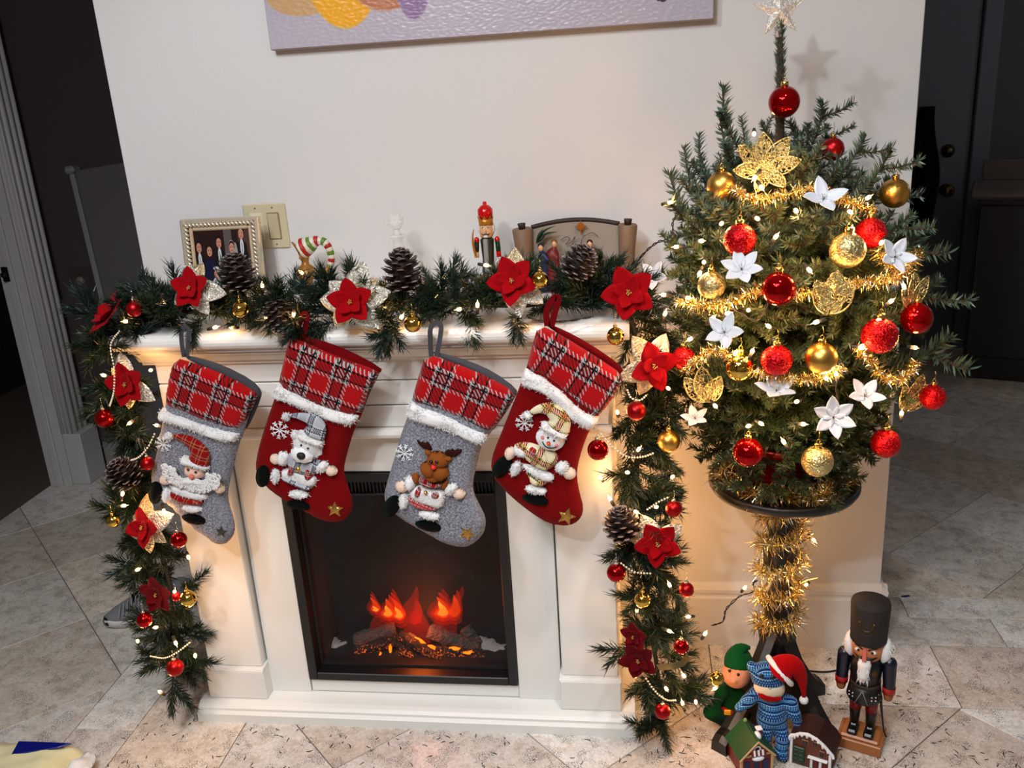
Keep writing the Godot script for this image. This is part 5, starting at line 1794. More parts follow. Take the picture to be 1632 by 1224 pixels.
	ribbon(t, "loop", mats.red_felt_dark, [Vector2(0.0132, -0.0032), Vector2(0.0068, 0.0199), Vector2(0.0084, 0.0503), Vector2(0.0139, 0.0567), Vector2(0.0197, 0.0464), Vector2(0.0225, 0.0221), Vector2(0.0223, -0.0016)].map(func(v): return Vector3(v.x, v.y, -0.012)), 0.012)
	u = 0.000384
	snowflake(t, Vector2(0.0394, -0.2074), 54 * u, 0.019)
	f = Node3D.new()
	f.name = "bear_figure"
	t.add_child(f, true)
	boots(f, u, [Vector2(0.0337, -0.3295), 0.1], [Vector2(0.1294, -0.3654), 0.25], [Vector2(0.0602, -0.3179), 0.25], [Vector2(0.1227, -0.3390), 0.3], z)
	pad(f, "coat_skirt", fur, [Vector2(0.0685, -0.2927), Vector2(0.0986, -0.2844), Vector2(0.1490, -0.2791), Vector2(0.1533, -0.3013), Vector2(0.1417, -0.3136), Vector2(0.1077, -0.3165), Vector2(0.0711, -0.3180)], 0.013, 0.012, z, 2, 0.1)
	pad(f, "skirt_band", greyplaid, [Vector2(0.0709, -0.3060), Vector2(0.1040, -0.3036), Vector2(0.1456, -0.3047), Vector2(0.1444, -0.3231), Vector2(0.1050, -0.3225), Vector2(0.0762, -0.3206)], 0.016, 0.009, z)
	pad(f, "coat", greyplaid, [Vector2(0.0689, -0.2475), Vector2(0.0974, -0.2493), Vector2(0.1348, -0.2449), Vector2(0.1507, -0.2333), Vector2(0.1485, -0.2626), Vector2(0.1420, -0.2846), Vector2(0.1094, -0.2917), Vector2(0.0793, -0.2928)], 0.015, 0.014, z)
	pad_ell(f, "sleeve_cuff", fur, Vector2(0.0647, -0.2682), 36 * u, 44 * u, 0.3, 0.020, z)
	ell(f, "hand", cream, Vector2(0.0494, -0.2781), 36 * u, 34 * u, 0.0, 0.015, z)
	pad_ell(f, "sleeve_cuff", fur, Vector2(0.1532, -0.2521), 30 * u, 42 * u, -0.5, 0.020, z)
	ell(f, "hand", cream, Vector2(0.1750, -0.2545), 36 * u, 33 * u, 0.2, 0.015, z)
	var sc = plaid("red_knit", Color(0.62, 0.03, 0.06), Color(0.06, 0.02, 0.03), Color(0.75, 0.72, 0.70), Color(0.58, 0.05, 0.08), 26.0)
	pad(f, "scarf_end", sc, [Vector2(0.0831, -0.2721), Vector2(0.0964, -0.2687), Vector2(0.1022, -0.2972), Vector2(0.0832, -0.3035), Vector2(0.0839, -0.2860)], 0.019, 0.008, z)
	pad(f, "scarf_end", sc, [Vector2(0.1155, -0.2675), Vector2(0.1327, -0.2600), Vector2(0.1440, -0.2885), Vector2(0.1253, -0.2991)], 0.019, 0.008, z)
	ell(f, "button", mats.gold_satin, Vector2(0.1066, -0.2742), 16 * u, 16 * u, 0.0, 0.006, z + 0.014)
	pad_ell(f, "ear", fur, Vector2(0.0756, -0.2025), 24 * u, 28 * u, 0.2, 0.014, z, 0.05)
	pad_ell(f, "head", fur, Vector2(0.1082, -0.2151), 92 * u, 96 * u, 0.3, 0.024, z, 0.04)
	pad_ell(f, "muzzle", mat("felt_white", Color(0.88, 0.88, 0.88), 0.9), Vector2(0.1053, -0.2350), 68 * u, 56 * u, 0.2, 0.016, z + 0.016, 0.03)
	ell(f, "nose", mat("felt_black", Color(0.015, 0.015, 0.018), 0.7), Vector2(0.1070, -0.2320), 28 * u, 24 * u, 0.2, 0.008, z + 0.029)
	ell(f, "eye", black, Vector2(0.0994, -0.2114), 8 * u, 8 * u, 0.0, 0.004, z + 0.023)
	ell(f, "eye", black, Vector2(0.1151, -0.2125), 8 * u, 8 * u, 0.0, 0.004, z + 0.023)
	hat_tube(f, "hat", greyplaid, [Vector2(0.1167, -0.1826), Vector2(0.1164, -0.1597), Vector2(0.0969, -0.1507), Vector2(0.0723, -0.1534), Vector2(0.0520, -0.1611)], [64 * u, 54 * u, 34 * u, 20 * u, 9 * u], z + 0.012)
	pad(f, "hat_brim", fur, [Vector2(0.0793, -0.1885), Vector2(0.0869, -0.1824), Vector2(0.1173, -0.1847), Vector2(0.1422, -0.1855), Vector2(0.1431, -0.2000), Vector2(0.1139, -0.2024), Vector2(0.0851, -0.2031)], 0.024, 0.011, z + 0.008, 2, 0.12)
	pad_ell(f, "pompom", fur, Vector2(0.0456, -0.1684), 23 * u, 21 * u, 0.0, 0.012, z + 0.004)
	pad(t, "star", gold, star_poly(54 * u, 0.45, 5, Vector2(0.2092, -0.3434), 0.3), 0.0035, 0.006, 0.017, 0)
	# third: grey, reindeer
	t = stocking("grey felt stocking with a red-nosed reindeer, third from the left", Vector3(-0.261, 1.008, 0.47), -0.4381, 1.0143, grey, grey_dark,
		[Vector2(0.0000, 0.0000), Vector2(0.2026, -0.0005), Vector2(0.2015, -0.0222), Vector2(0.1955, -0.0630), Vector2(0.1872, -0.1104), Vector2(0.1800, -0.1382), Vector2(0.1879, -0.1943), Vector2(0.1940, -0.2319), Vector2(0.2042, -0.2528), Vector2(0.2295, -0.2770), Vector2(0.2478, -0.2945), Vector2(0.2575, -0.3161), Vector2(0.2594, -0.3428), Vector2(0.2443, -0.3768), Vector2(0.2253, -0.3913), Vector2(0.1900, -0.3975), Vector2(0.1360, -0.3911), Vector2(0.0765, -0.3820), Vector2(0.0389, -0.3680), Vector2(0.0252, -0.3471), Vector2(0.0211, -0.3230), Vector2(0.0178, -0.2731), Vector2(0.0145, -0.2241), Vector2(0.0109, -0.1811), Vector2(0.0111, -0.1370), Vector2(0.0026, -0.0689)],
		[Vector2(-0.0006, 0.0016), Vector2(0.0627, 0.0079), Vector2(0.1324, 0.0087), Vector2(0.2039, 0.0006), Vector2(0.2047, -0.0302), Vector2(0.1944, -0.0828), Vector2(0.1828, -0.1046), Vector2(0.1346, -0.1013), Vector2(0.0803, -0.0993), Vector2(0.0375, -0.1043), Vector2(0.0066, -0.1052), Vector2(0.0031, -0.0640)],
		[Vector2(0.0078, -0.1023), Vector2(0.0406, -0.1005), Vector2(0.0843, -0.0980), Vector2(0.1348, -0.1017), Vector2(0.1824, -0.1038), Vector2(0.1861, -0.1167), Vector2(0.1793, -0.1365), Vector2(0.1379, -0.1339), Vector2(0.0930, -0.1338), Vector2(0.0502, -0.1396), Vector2(0.0117, -0.1425), Vector2(0.0056, -0.1225)],
		[Vector2(0.0009, 0.0036), Vector2(0.0303, 0.0129), Vector2(0.0932, 0.0200), Vector2(0.1463, 0.0182), Vector2(0.2037, 0.0033), Vector2(0.2076, -0.0109), Vector2(0.1982, -0.0676), Vector2(0.1898, -0.1112), Vector2(0.1821, -0.1030), Vector2(0.1971, -0.0110), Vector2(0.1106, -0.0029)])
	ribbon(t, "loop", grey_dark, [Vector2(0.0116, -0.0018), Vector2(-0.0025, 0.0310), Vector2(-0.0102, 0.0548), Vector2(-0.0040, 0.0711), Vector2(0.0082, 0.0674), Vector2(0.0156, 0.0389), Vector2(0.0218, 0.0027)].map(func(v): return Vector3(v.x, v.y, -0.012)), 0.010)
	u = 0.000406
	snowflake(t, Vector2(0.0349, -0.2173), 48 * u, 0.019)
	f = Node3D.new()
	f.name = "reindeer_figure"
	t.add_child(f, true)
	var tan = cloth("tan_felt", Color(0.50, 0.27, 0.10))
	var antler = cloth("antler_brown", Color(0.17, 0.055, 0.035))
	boots(f, u, [Vector2(0.0527, -0.3473), -0.15], [Vector2(0.1426, -0.3575), 0.2], [Vector2(0.0705, -0.3248), 0.3], [Vector2(0.1337, -0.3327), 0.25], z)
	pad(f, "antler", antler, [Vector2(0.0764, -0.1897), Vector2(0.0600, -0.1893), Vector2(0.0470, -0.1784), Vector2(0.0506, -0.1758), Vector2(0.0600, -0.1794), Vector2(0.0601, -0.1734), Vector2(0.0676, -0.1779), Vector2(0.0712, -0.1703), Vector2(0.0790, -0.1756), Vector2(0.0891, -0.1848)], 0.008, 0.006, z, 1)
	pad(f, "antler", antler, [Vector2(0.1121, -0.1832), Vector2(0.1162, -0.1699), Vector2(0.1240, -0.1689), Vector2(0.1243, -0.1637), Vector2(0.1328, -0.1658), Vector2(0.1356, -0.1576), Vector2(0.1402, -0.1614), Vector2(0.1452, -0.1532), Vector2(0.1475, -0.1655), Vector2(0.1377, -0.1814), Vector2(0.1232, -0.1851)], 0.008, 0.006, z, 1)
	pad(f, "skirt", plaid("red_dots", Color(0.62, 0.02, 0.05), Color(0.62, 0.02, 0.05), Color(0.85, 0.82, 0.8), Color(0.62, 0.02, 0.05), 60.0), [Vector2(0.0700, -0.3105), Vector2(0.1018, -0.3086), Vector2(0.1489, -0.3046), Vector2(0.1455, -0.3167), Vector2(0.1137, -0.3290), Vector2(0.0907, -0.3294)], 0.013, 0.010, z)
	pad(f, "arm", tan, [Vector2(0.0628, -0.2574), Vector2(0.0797, -0.2470), Vector2(0.0922, -0.2692), Vector2(0.0741, -0.2828)], 0.014, 0.010, z)
	pad(f, "arm", tan, [Vector2(0.1303, -0.2413), Vector2(0.1459, -0.2340), Vector2(0.1489, -0.2607), Vector2(0.1344, -0.2649)], 0.014, 0.010, z)
	pad(f, "jumper", fur, [Vector2(0.0785, -0.2756), Vector2(0.1119, -0.2728), Vector2(0.1457, -0.2621), Vector2(0.1547, -0.2863), Vector2(0.1545, -0.3072), Vector2(0.1129, -0.3137), Vector2(0.0728, -0.3118)], 0.017, 0.014, z, 2, 0.06)
	pad_ell(f, "sleeve_cuff", fur, Vector2(0.0698, -0.2771), 34 * u, 44 * u, 0.35, 0.020, z)
	ell(f, "hand", cream, Vector2(0.0555, -0.2955), 36 * u, 36 * u, 0.0, 0.015, z)
	pad_ell(f, "sleeve_cuff", fur, Vector2(0.1559, -0.2523), 28 * u, 42 * u, -0.5, 0.020, z)
	ell(f, "hand", cream, Vector2(0.1751, -0.2571), 37 * u, 34 * u, 0.2, 0.015, z)
	pad(f, "scarf", sc, [Vector2(0.0813, -0.2539), Vector2(0.1150, -0.2560), Vector2(0.1366, -0.2460), Vector2(0.1378, -0.2556), Vector2(0.1108, -0.2697), Vector2(0.0848, -0.2675)], 0.020, 0.008, z)
	pad(f, "scarf_end", sc, [Vector2(0.0840, -0.2782), Vector2(0.1005, -0.2730), Vector2(0.1033, -0.3000), Vector2(0.0851, -0.3008)], 0.022, 0.008, z)
	pad(f, "scarf_end", sc, [Vector2(0.1167, -0.2732), Vector2(0.1379, -0.2658), Vector2(0.1436, -0.2812), Vector2(0.1228, -0.2899)], 0.022, 0.008, z)
	ell(f, "bell", mats.gold_satin, Vector2(0.1088, -0.2768), 11 * u, 11 * u, 0.0, 0.006, z + 0.019)
	ell(f, "ear", tan, Vector2(0.0814, -0.1934), 22 * u, 15 * u, -0.4, 0.010, z + 0.004)
	ell(f, "ear", tan, Vector2(0.1256, -0.1880), 22 * u, 14 * u, 0.3, 0.010, z + 0.004)
	ell(f, "head", tan, Vector2(0.1063, -0.2019), 60 * u, 52 * u, 0.3, 0.020, z + 0.002)
	ell(f, "muzzle", tan, Vector2(0.0969, -0.2288), 52 * u, 46 * u, 0.2, 0.024, z + 0.004)
	ell(f, "muzzle", tan, Vector2(0.1212, -0.2252), 48 * u, 46 * u, 0.2, 0.024, z + 0.004)
	ell(f, "chin", tan, Vector2(0.1103, -0.2429), 40 * u, 26 * u, 0.2, 0.018, z + 0.004)
	ell(f, "nose", mat("felt_red", Color(0.80, 0.05, 0.03), 0.5), Vector2(0.1043, -0.2114), 16 * u, 14 * u, 0.0, 0.010, z + 0.022)
	ell(f, "eye", black, Vector2(0.0958, -0.2032), 11 * u, 10 * u, 0.0, 0.005, z + 0.020)
	ell(f, "eye", black, Vector2(0.1069, -0.1986), 11 * u, 10 * u, 0.0, 0.005, z + 0.020)
	pad(t, "star", gold, star_poly(48 * u, 0.45, 5, Vector2(0.2259, -0.3407), -0.15), 0.0035, 0.006, 0.017, 0)
	# fourth: red, snowman
	t = stocking("red felt stocking with a smiling snowman in a cream plaid hat, rightmost of the four", Vector3(-0.0156, 1.069, 0.47) + Vector3(0, 0, 0.012), -0.5844, 0.9983, red, red_dark,
		[Vector2(-0.0017, -0.0011), Vector2(0.2020, -0.0011), Vector2(0.2021, -0.0161), Vector2(0.2022, -0.0617), Vector2(0.2051, -0.1010), Vector2(0.2064, -0.1420), Vector2(0.2152, -0.1841), Vector2(0.2280, -0.2243), Vector2(0.2409, -0.2487), Vector2(0.2654, -0.2768), Vector2(0.2895, -0.3000), Vector2(0.2987, -0.3233), Vector2(0.2943, -0.3462), Vector2(0.2789, -0.3623), Vector2(0.2478, -0.3773), Vector2(0.2021, -0.3763), Vector2(0.1470, -0.3675), Vector2(0.0995, -0.3539), Vector2(0.0755, -0.3352), Vector2(0.0614, -0.3060), Vector2(0.0548, -0.2669), Vector2(0.0467, -0.2187), Vector2(0.0387, -0.1714), Vector2(0.0313, -0.1298), Vector2(0.0244, -0.0935), Vector2(0.0091, -0.0433)],
		[Vector2(-0.0004, 0.0007), Vector2(0.0475, 0.0063), Vector2(0.1232, 0.0048), Vector2(0.2039, 0.0011), Vector2(0.2093, -0.0276), Vector2(0.2095, -0.0734), Vector2(0.2050, -0.1047), Vector2(0.1616, -0.1041), Vector2(0.1070, -0.0928), Vector2(0.0607, -0.0867), Vector2(0.0241, -0.0947), Vector2(0.0116, -0.0516)],
		[Vector2(0.0216, -0.0903), Vector2(0.0576, -0.0816), Vector2(0.1085, -0.0873), Vector2(0.1595, -0.1008), Vector2(0.2058, -0.1006), Vector2(0.2115, -0.1136), Vector2(0.2068, -0.1349), Vector2(0.1683, -0.1388), Vector2(0.1236, -0.1284), Vector2(0.0782, -0.1163), Vector2(0.0530, -0.1221), Vector2(0.0299, -0.1291), Vector2(0.0233, -0.1094)],
		[Vector2(0.0019, 0.0046), Vector2(0.0428, 0.0141), Vector2(0.1107, 0.0175), Vector2(0.1841, 0.0125), Vector2(0.2050, 0.0018), Vector2(0.1991, -0.0099), Vector2(0.1263, -0.0002), Vector2(0.0515, -0.0004)])
	ribbon(t, "loop", mats.red_felt_dark, [Vector2(0.0157, 0.0049), Vector2(-0.0007, 0.0286), Vector2(-0.0043, 0.0502), Vector2(-0.0014, 0.0663), Vector2(0.0061, 0.0638), Vector2(0.0139, 0.0376), Vector2(0.0235, 0.0074)].map(func(v): return Vector3(v.x, v.y, -0.012)), 0.013)
	u = 0.000403
	snowflake(t, Vector2(0.0797, -0.1922), 46 * u, 0.019)
	f = Node3D.new()
	f.name = "snowman_figure"
	t.add_child(f, true)
	boots(f, u, [Vector2(0.0927, -0.3031), -0.05], [Vector2(0.1911, -0.3304), 0.3], [Vector2(0.1163, -0.2920), 0.1], [Vector2(0.1785, -0.3108), 0.35], z)
	pad(f, "skirt", fur, [Vector2(0.1161, -0.2757), Vector2(0.1509, -0.2639), Vector2(0.1927, -0.2584), Vector2(0.2003, -0.2726), Vector2(0.1837, -0.2862), Vector2(0.1460, -0.2890)], 0.014, 0.012, z, 2, 0.1)
	pad(f, "skirt_hem", creamplaid, [Vector2(0.1260, -0.2884), Vector2(0.1543, -0.2863), Vector2(0.1867, -0.2788), Vector2(0.1907, -0.2938), Vector2(0.1624, -0.3086), Vector2(0.1471, -0.2910)], 0.017, 0.010, z)
	pad(f, "coat", creamplaid, [Vector2(0.0821, -0.2465), Vector2(0.1045, -0.2265), Vector2(0.1337, -0.2183), Vector2(0.1780, -0.2110), Vector2(0.1856, -0.2358), Vector2(0.1755, -0.2641), Vector2(0.1438, -0.2685), Vector2(0.1146, -0.2604)], 0.016, 0.014, z)
	pad(f, "scarf", creamplaid, [Vector2(0.1136, -0.2421), Vector2(0.1314, -0.2225), Vector2(0.1582, -0.2185), Vector2(0.1738, -0.2489), Vector2(0.1568, -0.2573), Vector2(0.1428, -0.2502)], 0.022, 0.010, z)
	ell(f, "bow", sc, Vector2(0.1277, -0.2346), 34 * u, 24 * u, -0.4, 0.025, z)
	ell(f, "hand", cream, Vector2(0.0892, -0.2688), 30 * u, 40 * u, 0.2, 0.016, z)
	pad_ell(f, "sleeve_cuff", fur, Vector2(0.1042, -0.2510), 40 * u, 30 * u, 0.0, 0.020, z)
	pad_ell(f, "sleeve_cuff", fur, Vector2(0.1986, -0.2354), 36 * u, 40 * u, 0.0, 0.020, z)
	ell(f, "hand", cream, Vector2(0.2190, -0.2400), 36 * u, 36 * u, 0.0, 0.015, z)
	ell(f, "head", mats.felt_white, Vector2(0.1439, -0.1930), 79 * u, 70 * u, 0.2, 0.024, z)
	ell(f, "nose", mat("felt_orange", Color(0.85, 0.30, 0.05), 0.7), Vector2(0.1431, -0.1957), 11 * u, 11 * u, 0.0, 0.008, z + 0.024)
	ell(f, "eye", black, Vector2(0.1359, -0.1860), 6 * u, 6 * u, 0.0, 0.003, z + 0.023)
	ell(f, "eye", black, Vector2(0.1498, -0.1850), 6 * u, 6 * u, 0.0, 0.003, z + 0.023)
	ell(f, "cheek", mat("felt_blush", Color(0.88, 0.52, 0.48), 0.9), Vector2(0.1275, -0.1930), 12 * u, 10 * u, 0.0, 0.003, z + 0.021)
	ell(f, "cheek", mats.felt_blush, Vector2(0.1596, -0.1925), 12 * u, 10 * u, 0.0, 0.003, z + 0.021)
	b = MB.new()
	b.tube(curve([Vector2(0.1302, -0.1993), Vector2(0.1404, -0.2049), Vector2(0.1514, -0.2031), Vector2(0.1618, -0.1937)].map(func(v): return Vector3(v.x, v.y, z + 0.0245)), 5), 0.0012, 6)
	part("smile", b.done(), mats.felt_black, f)
	hat_tube(f, "hat", creamplaid, [Vector2(0.1453, -0.1630), Vector2(0.1357, -0.1405), Vector2(0.1102, -0.1340), Vector2(0.0902, -0.1447), Vector2(0.0790, -0.1623)], [62 * u, 56 * u, 40 * u, 24 * u, 12 * u], z + 0.012)
	pad(f, "hat_brim", fur, [Vector2(0.1071, -0.1693), Vector2(0.1140, -0.1606), Vector2(0.1424, -0.1597), Vector2(0.1683, -0.1587), Vector2(0.1714, -0.1710), Vector2(0.1438, -0.1782), Vector2(0.1150, -0.1826)], 0.026, 0.011, z + 0.008, 2, 0.12)
	pad_ell(f, "pompom", fur, Vector2(0.0766, -0.1722), 23 * u, 21 * u, 0.0, 0.013, z + 0.004)
	pad(t, "star", gold, star_poly(54 * u, 0.45, 5, Vector2(0.2660, -0.3309), 0.25), 0.0035, 0.006, 0.017, 0)

# ---------------------------------------------------------------- on the wall and the mantel

func wall_things():
	# canvas over the mantel, its lower edge in view
	var a = Vector3(-0.6796, 1.649, 0.032)
	var c = Vector3(0.3633, 1.648, 0.032)
	var w = c.x - a.x
	var h = 0.52
	var t = thing("painting", "wide unframed canvas painting of fruit on a lilac-grey table, hung high on the wall", "painting", Vector3((a.x + c.x) / 2, (a.y + c.y) / 2, 0.0))
	var im := Image.create(1024, 512, false, Image.FORMAT_RGB8)
	for y in 512:
		for x in 1024:
			var k = Color(0.60, 0.575, 0.65).lerp(Color(0.72, 0.69, 0.74), clampf(y / 512.0 + 0.15 * sin(x * 0.006), 0, 1))
			im.set_pixel(x, y, k)
	# fruit: a yellow one, an apricot and lilac pair, a dark plum, a grape on its stem
	for q in [[90, 395, 90, 50, Color(0.78, 0.62, 0.44)], [190, 330, 95, 152, Color(0.93, 0.66, 0.10)], [175, 300, 60, 90, Color(0.97, 0.78, 0.24)], [290, 330, 110, 120, Color(0.72, 0.47, 0.33)], [352, 345, 50, 128, Color(0.56, 0.45, 0.60)], [345, 330, 32, 80, Color(0.68, 0.58, 0.72)], [735, 330, 70, 110, Color(0.20, 0.10, 0.16)], [715, 300, 34, 50, Color(0.34, 0.20, 0.28)], [860, 320, 60, 70, Color(0.32, 0.14, 0.22)], [905, 430, 10, 40, Color(0.24, 0.16, 0.22)], [915, 462, 10, 9, Color(0.24, 0.16, 0.22)]]:
		for y in range(maxi(q[1] - q[3], 0), mini(q[1] + q[3], 512)):
			for x in range(maxi(q[0] - q[2], 0), mini(q[0] + q[2], 1024)):
				var d = Vector2(float(x - q[0]) / q[2], float(y - q[1]) / q[3]).length()
				if d < 1.0:
					im.set_pixel(x, y, im.get_pixel(x, y).lerp(q[4], smoothstep(1.0, 0.93, d)))
	var m = mat("canvas_print", Color(1, 1, 1), 0.30)
	m.albedo_texture = ImageTexture.create_from_image(im)
	m.normal_enabled = true
	m.normal_texture = tex.fine_n
	m.normal_scale = 0.10
	var roll = Transform3D(Basis(Vector3(0, 0, 1), (c.y - a.y) / w), Vector3.ZERO)
	part("stretcher", slab(Vector3(-w / 2, 0, 0.004), Vector3(w / 2, h, 0.0315), 0.002), mat("canvas_edge", Color(0.62, 0.57, 0.56), 0.7), t, roll)
	var b := MB.new()
	b.prim(PackedVector3Array([Vector3(-w / 2 + 0.002, 0.002, 0.0325), Vector3(w / 2 - 0.002, 0.002, 0.0325), Vector3(w / 2 - 0.002, h - 0.002, 0.0325), Vector3(-w / 2 + 0.002, h - 0.002, 0.0325)]), PackedInt32Array([0, 2, 1, 0, 3, 2]), false, false, PackedVector2Array([Vector2(0, 1), Vector2(1, 1), Vector2(1, 0), Vector2(0, 0)]))
	part("canvas", b.done(), m, t, roll)
	# double switch plate
	t = thing("light_switch", "almond double light switch plate with two rockers behind the photo frame", "light switch", Vector3(-0.7667, 1.227, 0))
	var alm = mat("almond", Color(0.80, 0.76, 0.63), 0.4)
	part("plate", slab(Vector3(-0.058, -0.058, 0), Vector3(0.058, 0.058, 0.006), 0.003), alm, t)
	part("rocker_frame", slab(Vector3(-0.040, -0.035, 0.004), Vector3(-0.006, 0.035, 0.008), 0.0015), mat("almond_light", Color(0.86, 0.83, 0.72), 0.4), t)
	part("dimmer_slide", slab(Vector3(-0.037, 0.010, 0.006), Vector3(-0.009, 0.030, 0.012), 0.002), mats.almond_light, t)
	part("rocker_frame", slab(Vector3(0.006, -0.035, 0.004), Vector3(0.040, 0.035, 0.0075), 0.0015), mat("almond_gap", Color(0.52, 0.48, 0.38), 0.6), t)
	b = MB.new()
	b.box(Vector3(0.023, 0, 0.0085), Vector3(0.028, 0.064, 0.006), 0.0015, Transform3D(Basis(Vector3.RIGHT, 0.05), Vector3.ZERO))
	part("rocker", b.done(), mat("almond_rocker", Color(0.76, 0.71, 0.57), 0.4), t)
	var sm := MB.new()
	sm.lathe([Vector2(0, 0), Vector2(0.0026, 0), Vector2(0.0022, 0.0012), Vector2(0, 0.0014)], 10, Transform3D(Basis(Vector3.RIGHT, PI / 2), Vector3.ZERO))
	var sc = sm.done()
	for x in [-0.023, 0.023]:
		for y in [-0.047, 0.047]:
			part("screw", sc, mats.almond_gap, t, Transform3D(Basis(), Vector3(x, y, 0.006)))

func print_photo() -> ImageTexture:
	# a wedding group, as flat print: five grown-ups in a row, a child in front
	var n := 240
	var mm := 180
	var im := Image.create(n, mm, false, Image.FORMAT_RGB8)
	im.fill(Color(0.15, 0.075, 0.065))
	im.fill_rect(Rect2i(130, 0, 34, 180), Color(0.34, 0.31, 0.32))
	im.fill_rect(Rect2i(190, 0, 50, 180), Color(0.30, 0.20, 0.17))
	var oval = func(cx, cy, rx, ry, col):
		for y in range(maxi(cy - ry, 0), mini(cy + ry, mm)):
			for x in range(maxi(cx - rx, 0), mini(cx + rx, n)):
				if Vector2(float(x - cx) / rx, float(y - cy) / ry).length() < 1.0:
					im.set_pixel(x, y, col)
	var folk = [[18, 50, Color(0.06, 0.06, 0.09), 1], [205, 14, Color(0.08, 0.08, 0.09), 1], [106, 38, Color(0.05, 0.05, 0.06), 1], [62, 62, Color(0.08, 0.09, 0.20), 2], [160, 54, Color(0.74, 0.72, 0.72), 3]]
	for q in folk:
		oval.call(q[0], q[1] + 110, 29, 90, q[2])
		oval.call(q[0], q[1] + 40, 22, 22, q[2] if q[3] != 3 else Color(0.70, 0.49, 0.41))
		if q[3] == 1:
			oval.call(q[0], q[1] + 38, 8, 24, Color(0.80, 0.80, 0.82))
			oval.call(q[0], q[1] + 40, 2, 16, Color(0.45, 0.45, 0.5))
		if q[3] == 3:
			oval.call(q[0], q[1] + 60, 24, 22, q[2])
	for q in folk:
		oval.call(q[0], q[1] - 5, 14, 18, Color(0.62, 0.60, 0.60) if q[3] == 3 else Color(0.07, 0.05, 0.045))
		if q[3] == 3:
			oval.call(q[0] + 16, q[1] + 24, 9, 40, Color(0.56, 0.55, 0.56))
			oval.call(q[0], q[1] - 5, 13, 16, Color(0.07, 0.05, 0.045))
		oval.call(q[0], q[1], 11, 15, Color(0.74, 0.52, 0.44))
		oval.call(q[0] - 4, q[1] - 3, 2, 2, Color(0.15, 0.09, 0.08))
		oval.call(q[0] + 5, q[1] - 3, 2, 2, Color(0.15, 0.09, 0.08))
		oval.call(q[0], q[1] + 7, 4, 2, Color(0.58, 0.27, 0.25))
	oval.call(84, 172, 26, 34, Color(0.80, 0.78, 0.79))
	oval.call(84, 126, 17, 17, Color(0.10, 0.07, 0.06))
	oval.call(84, 112, 14, 5, Color(0.80, 0.76, 0.77))
	oval.call(84, 130, 12, 14, Color(0.74, 0.52, 0.44))
	oval.call(80, 128, 2, 2, Color(0.12, 0.08, 0.07))
	oval.call(89, 128, 2, 2, Color(0.12, 0.08, 0.07))
	return ImageTexture.create_from_image(im)

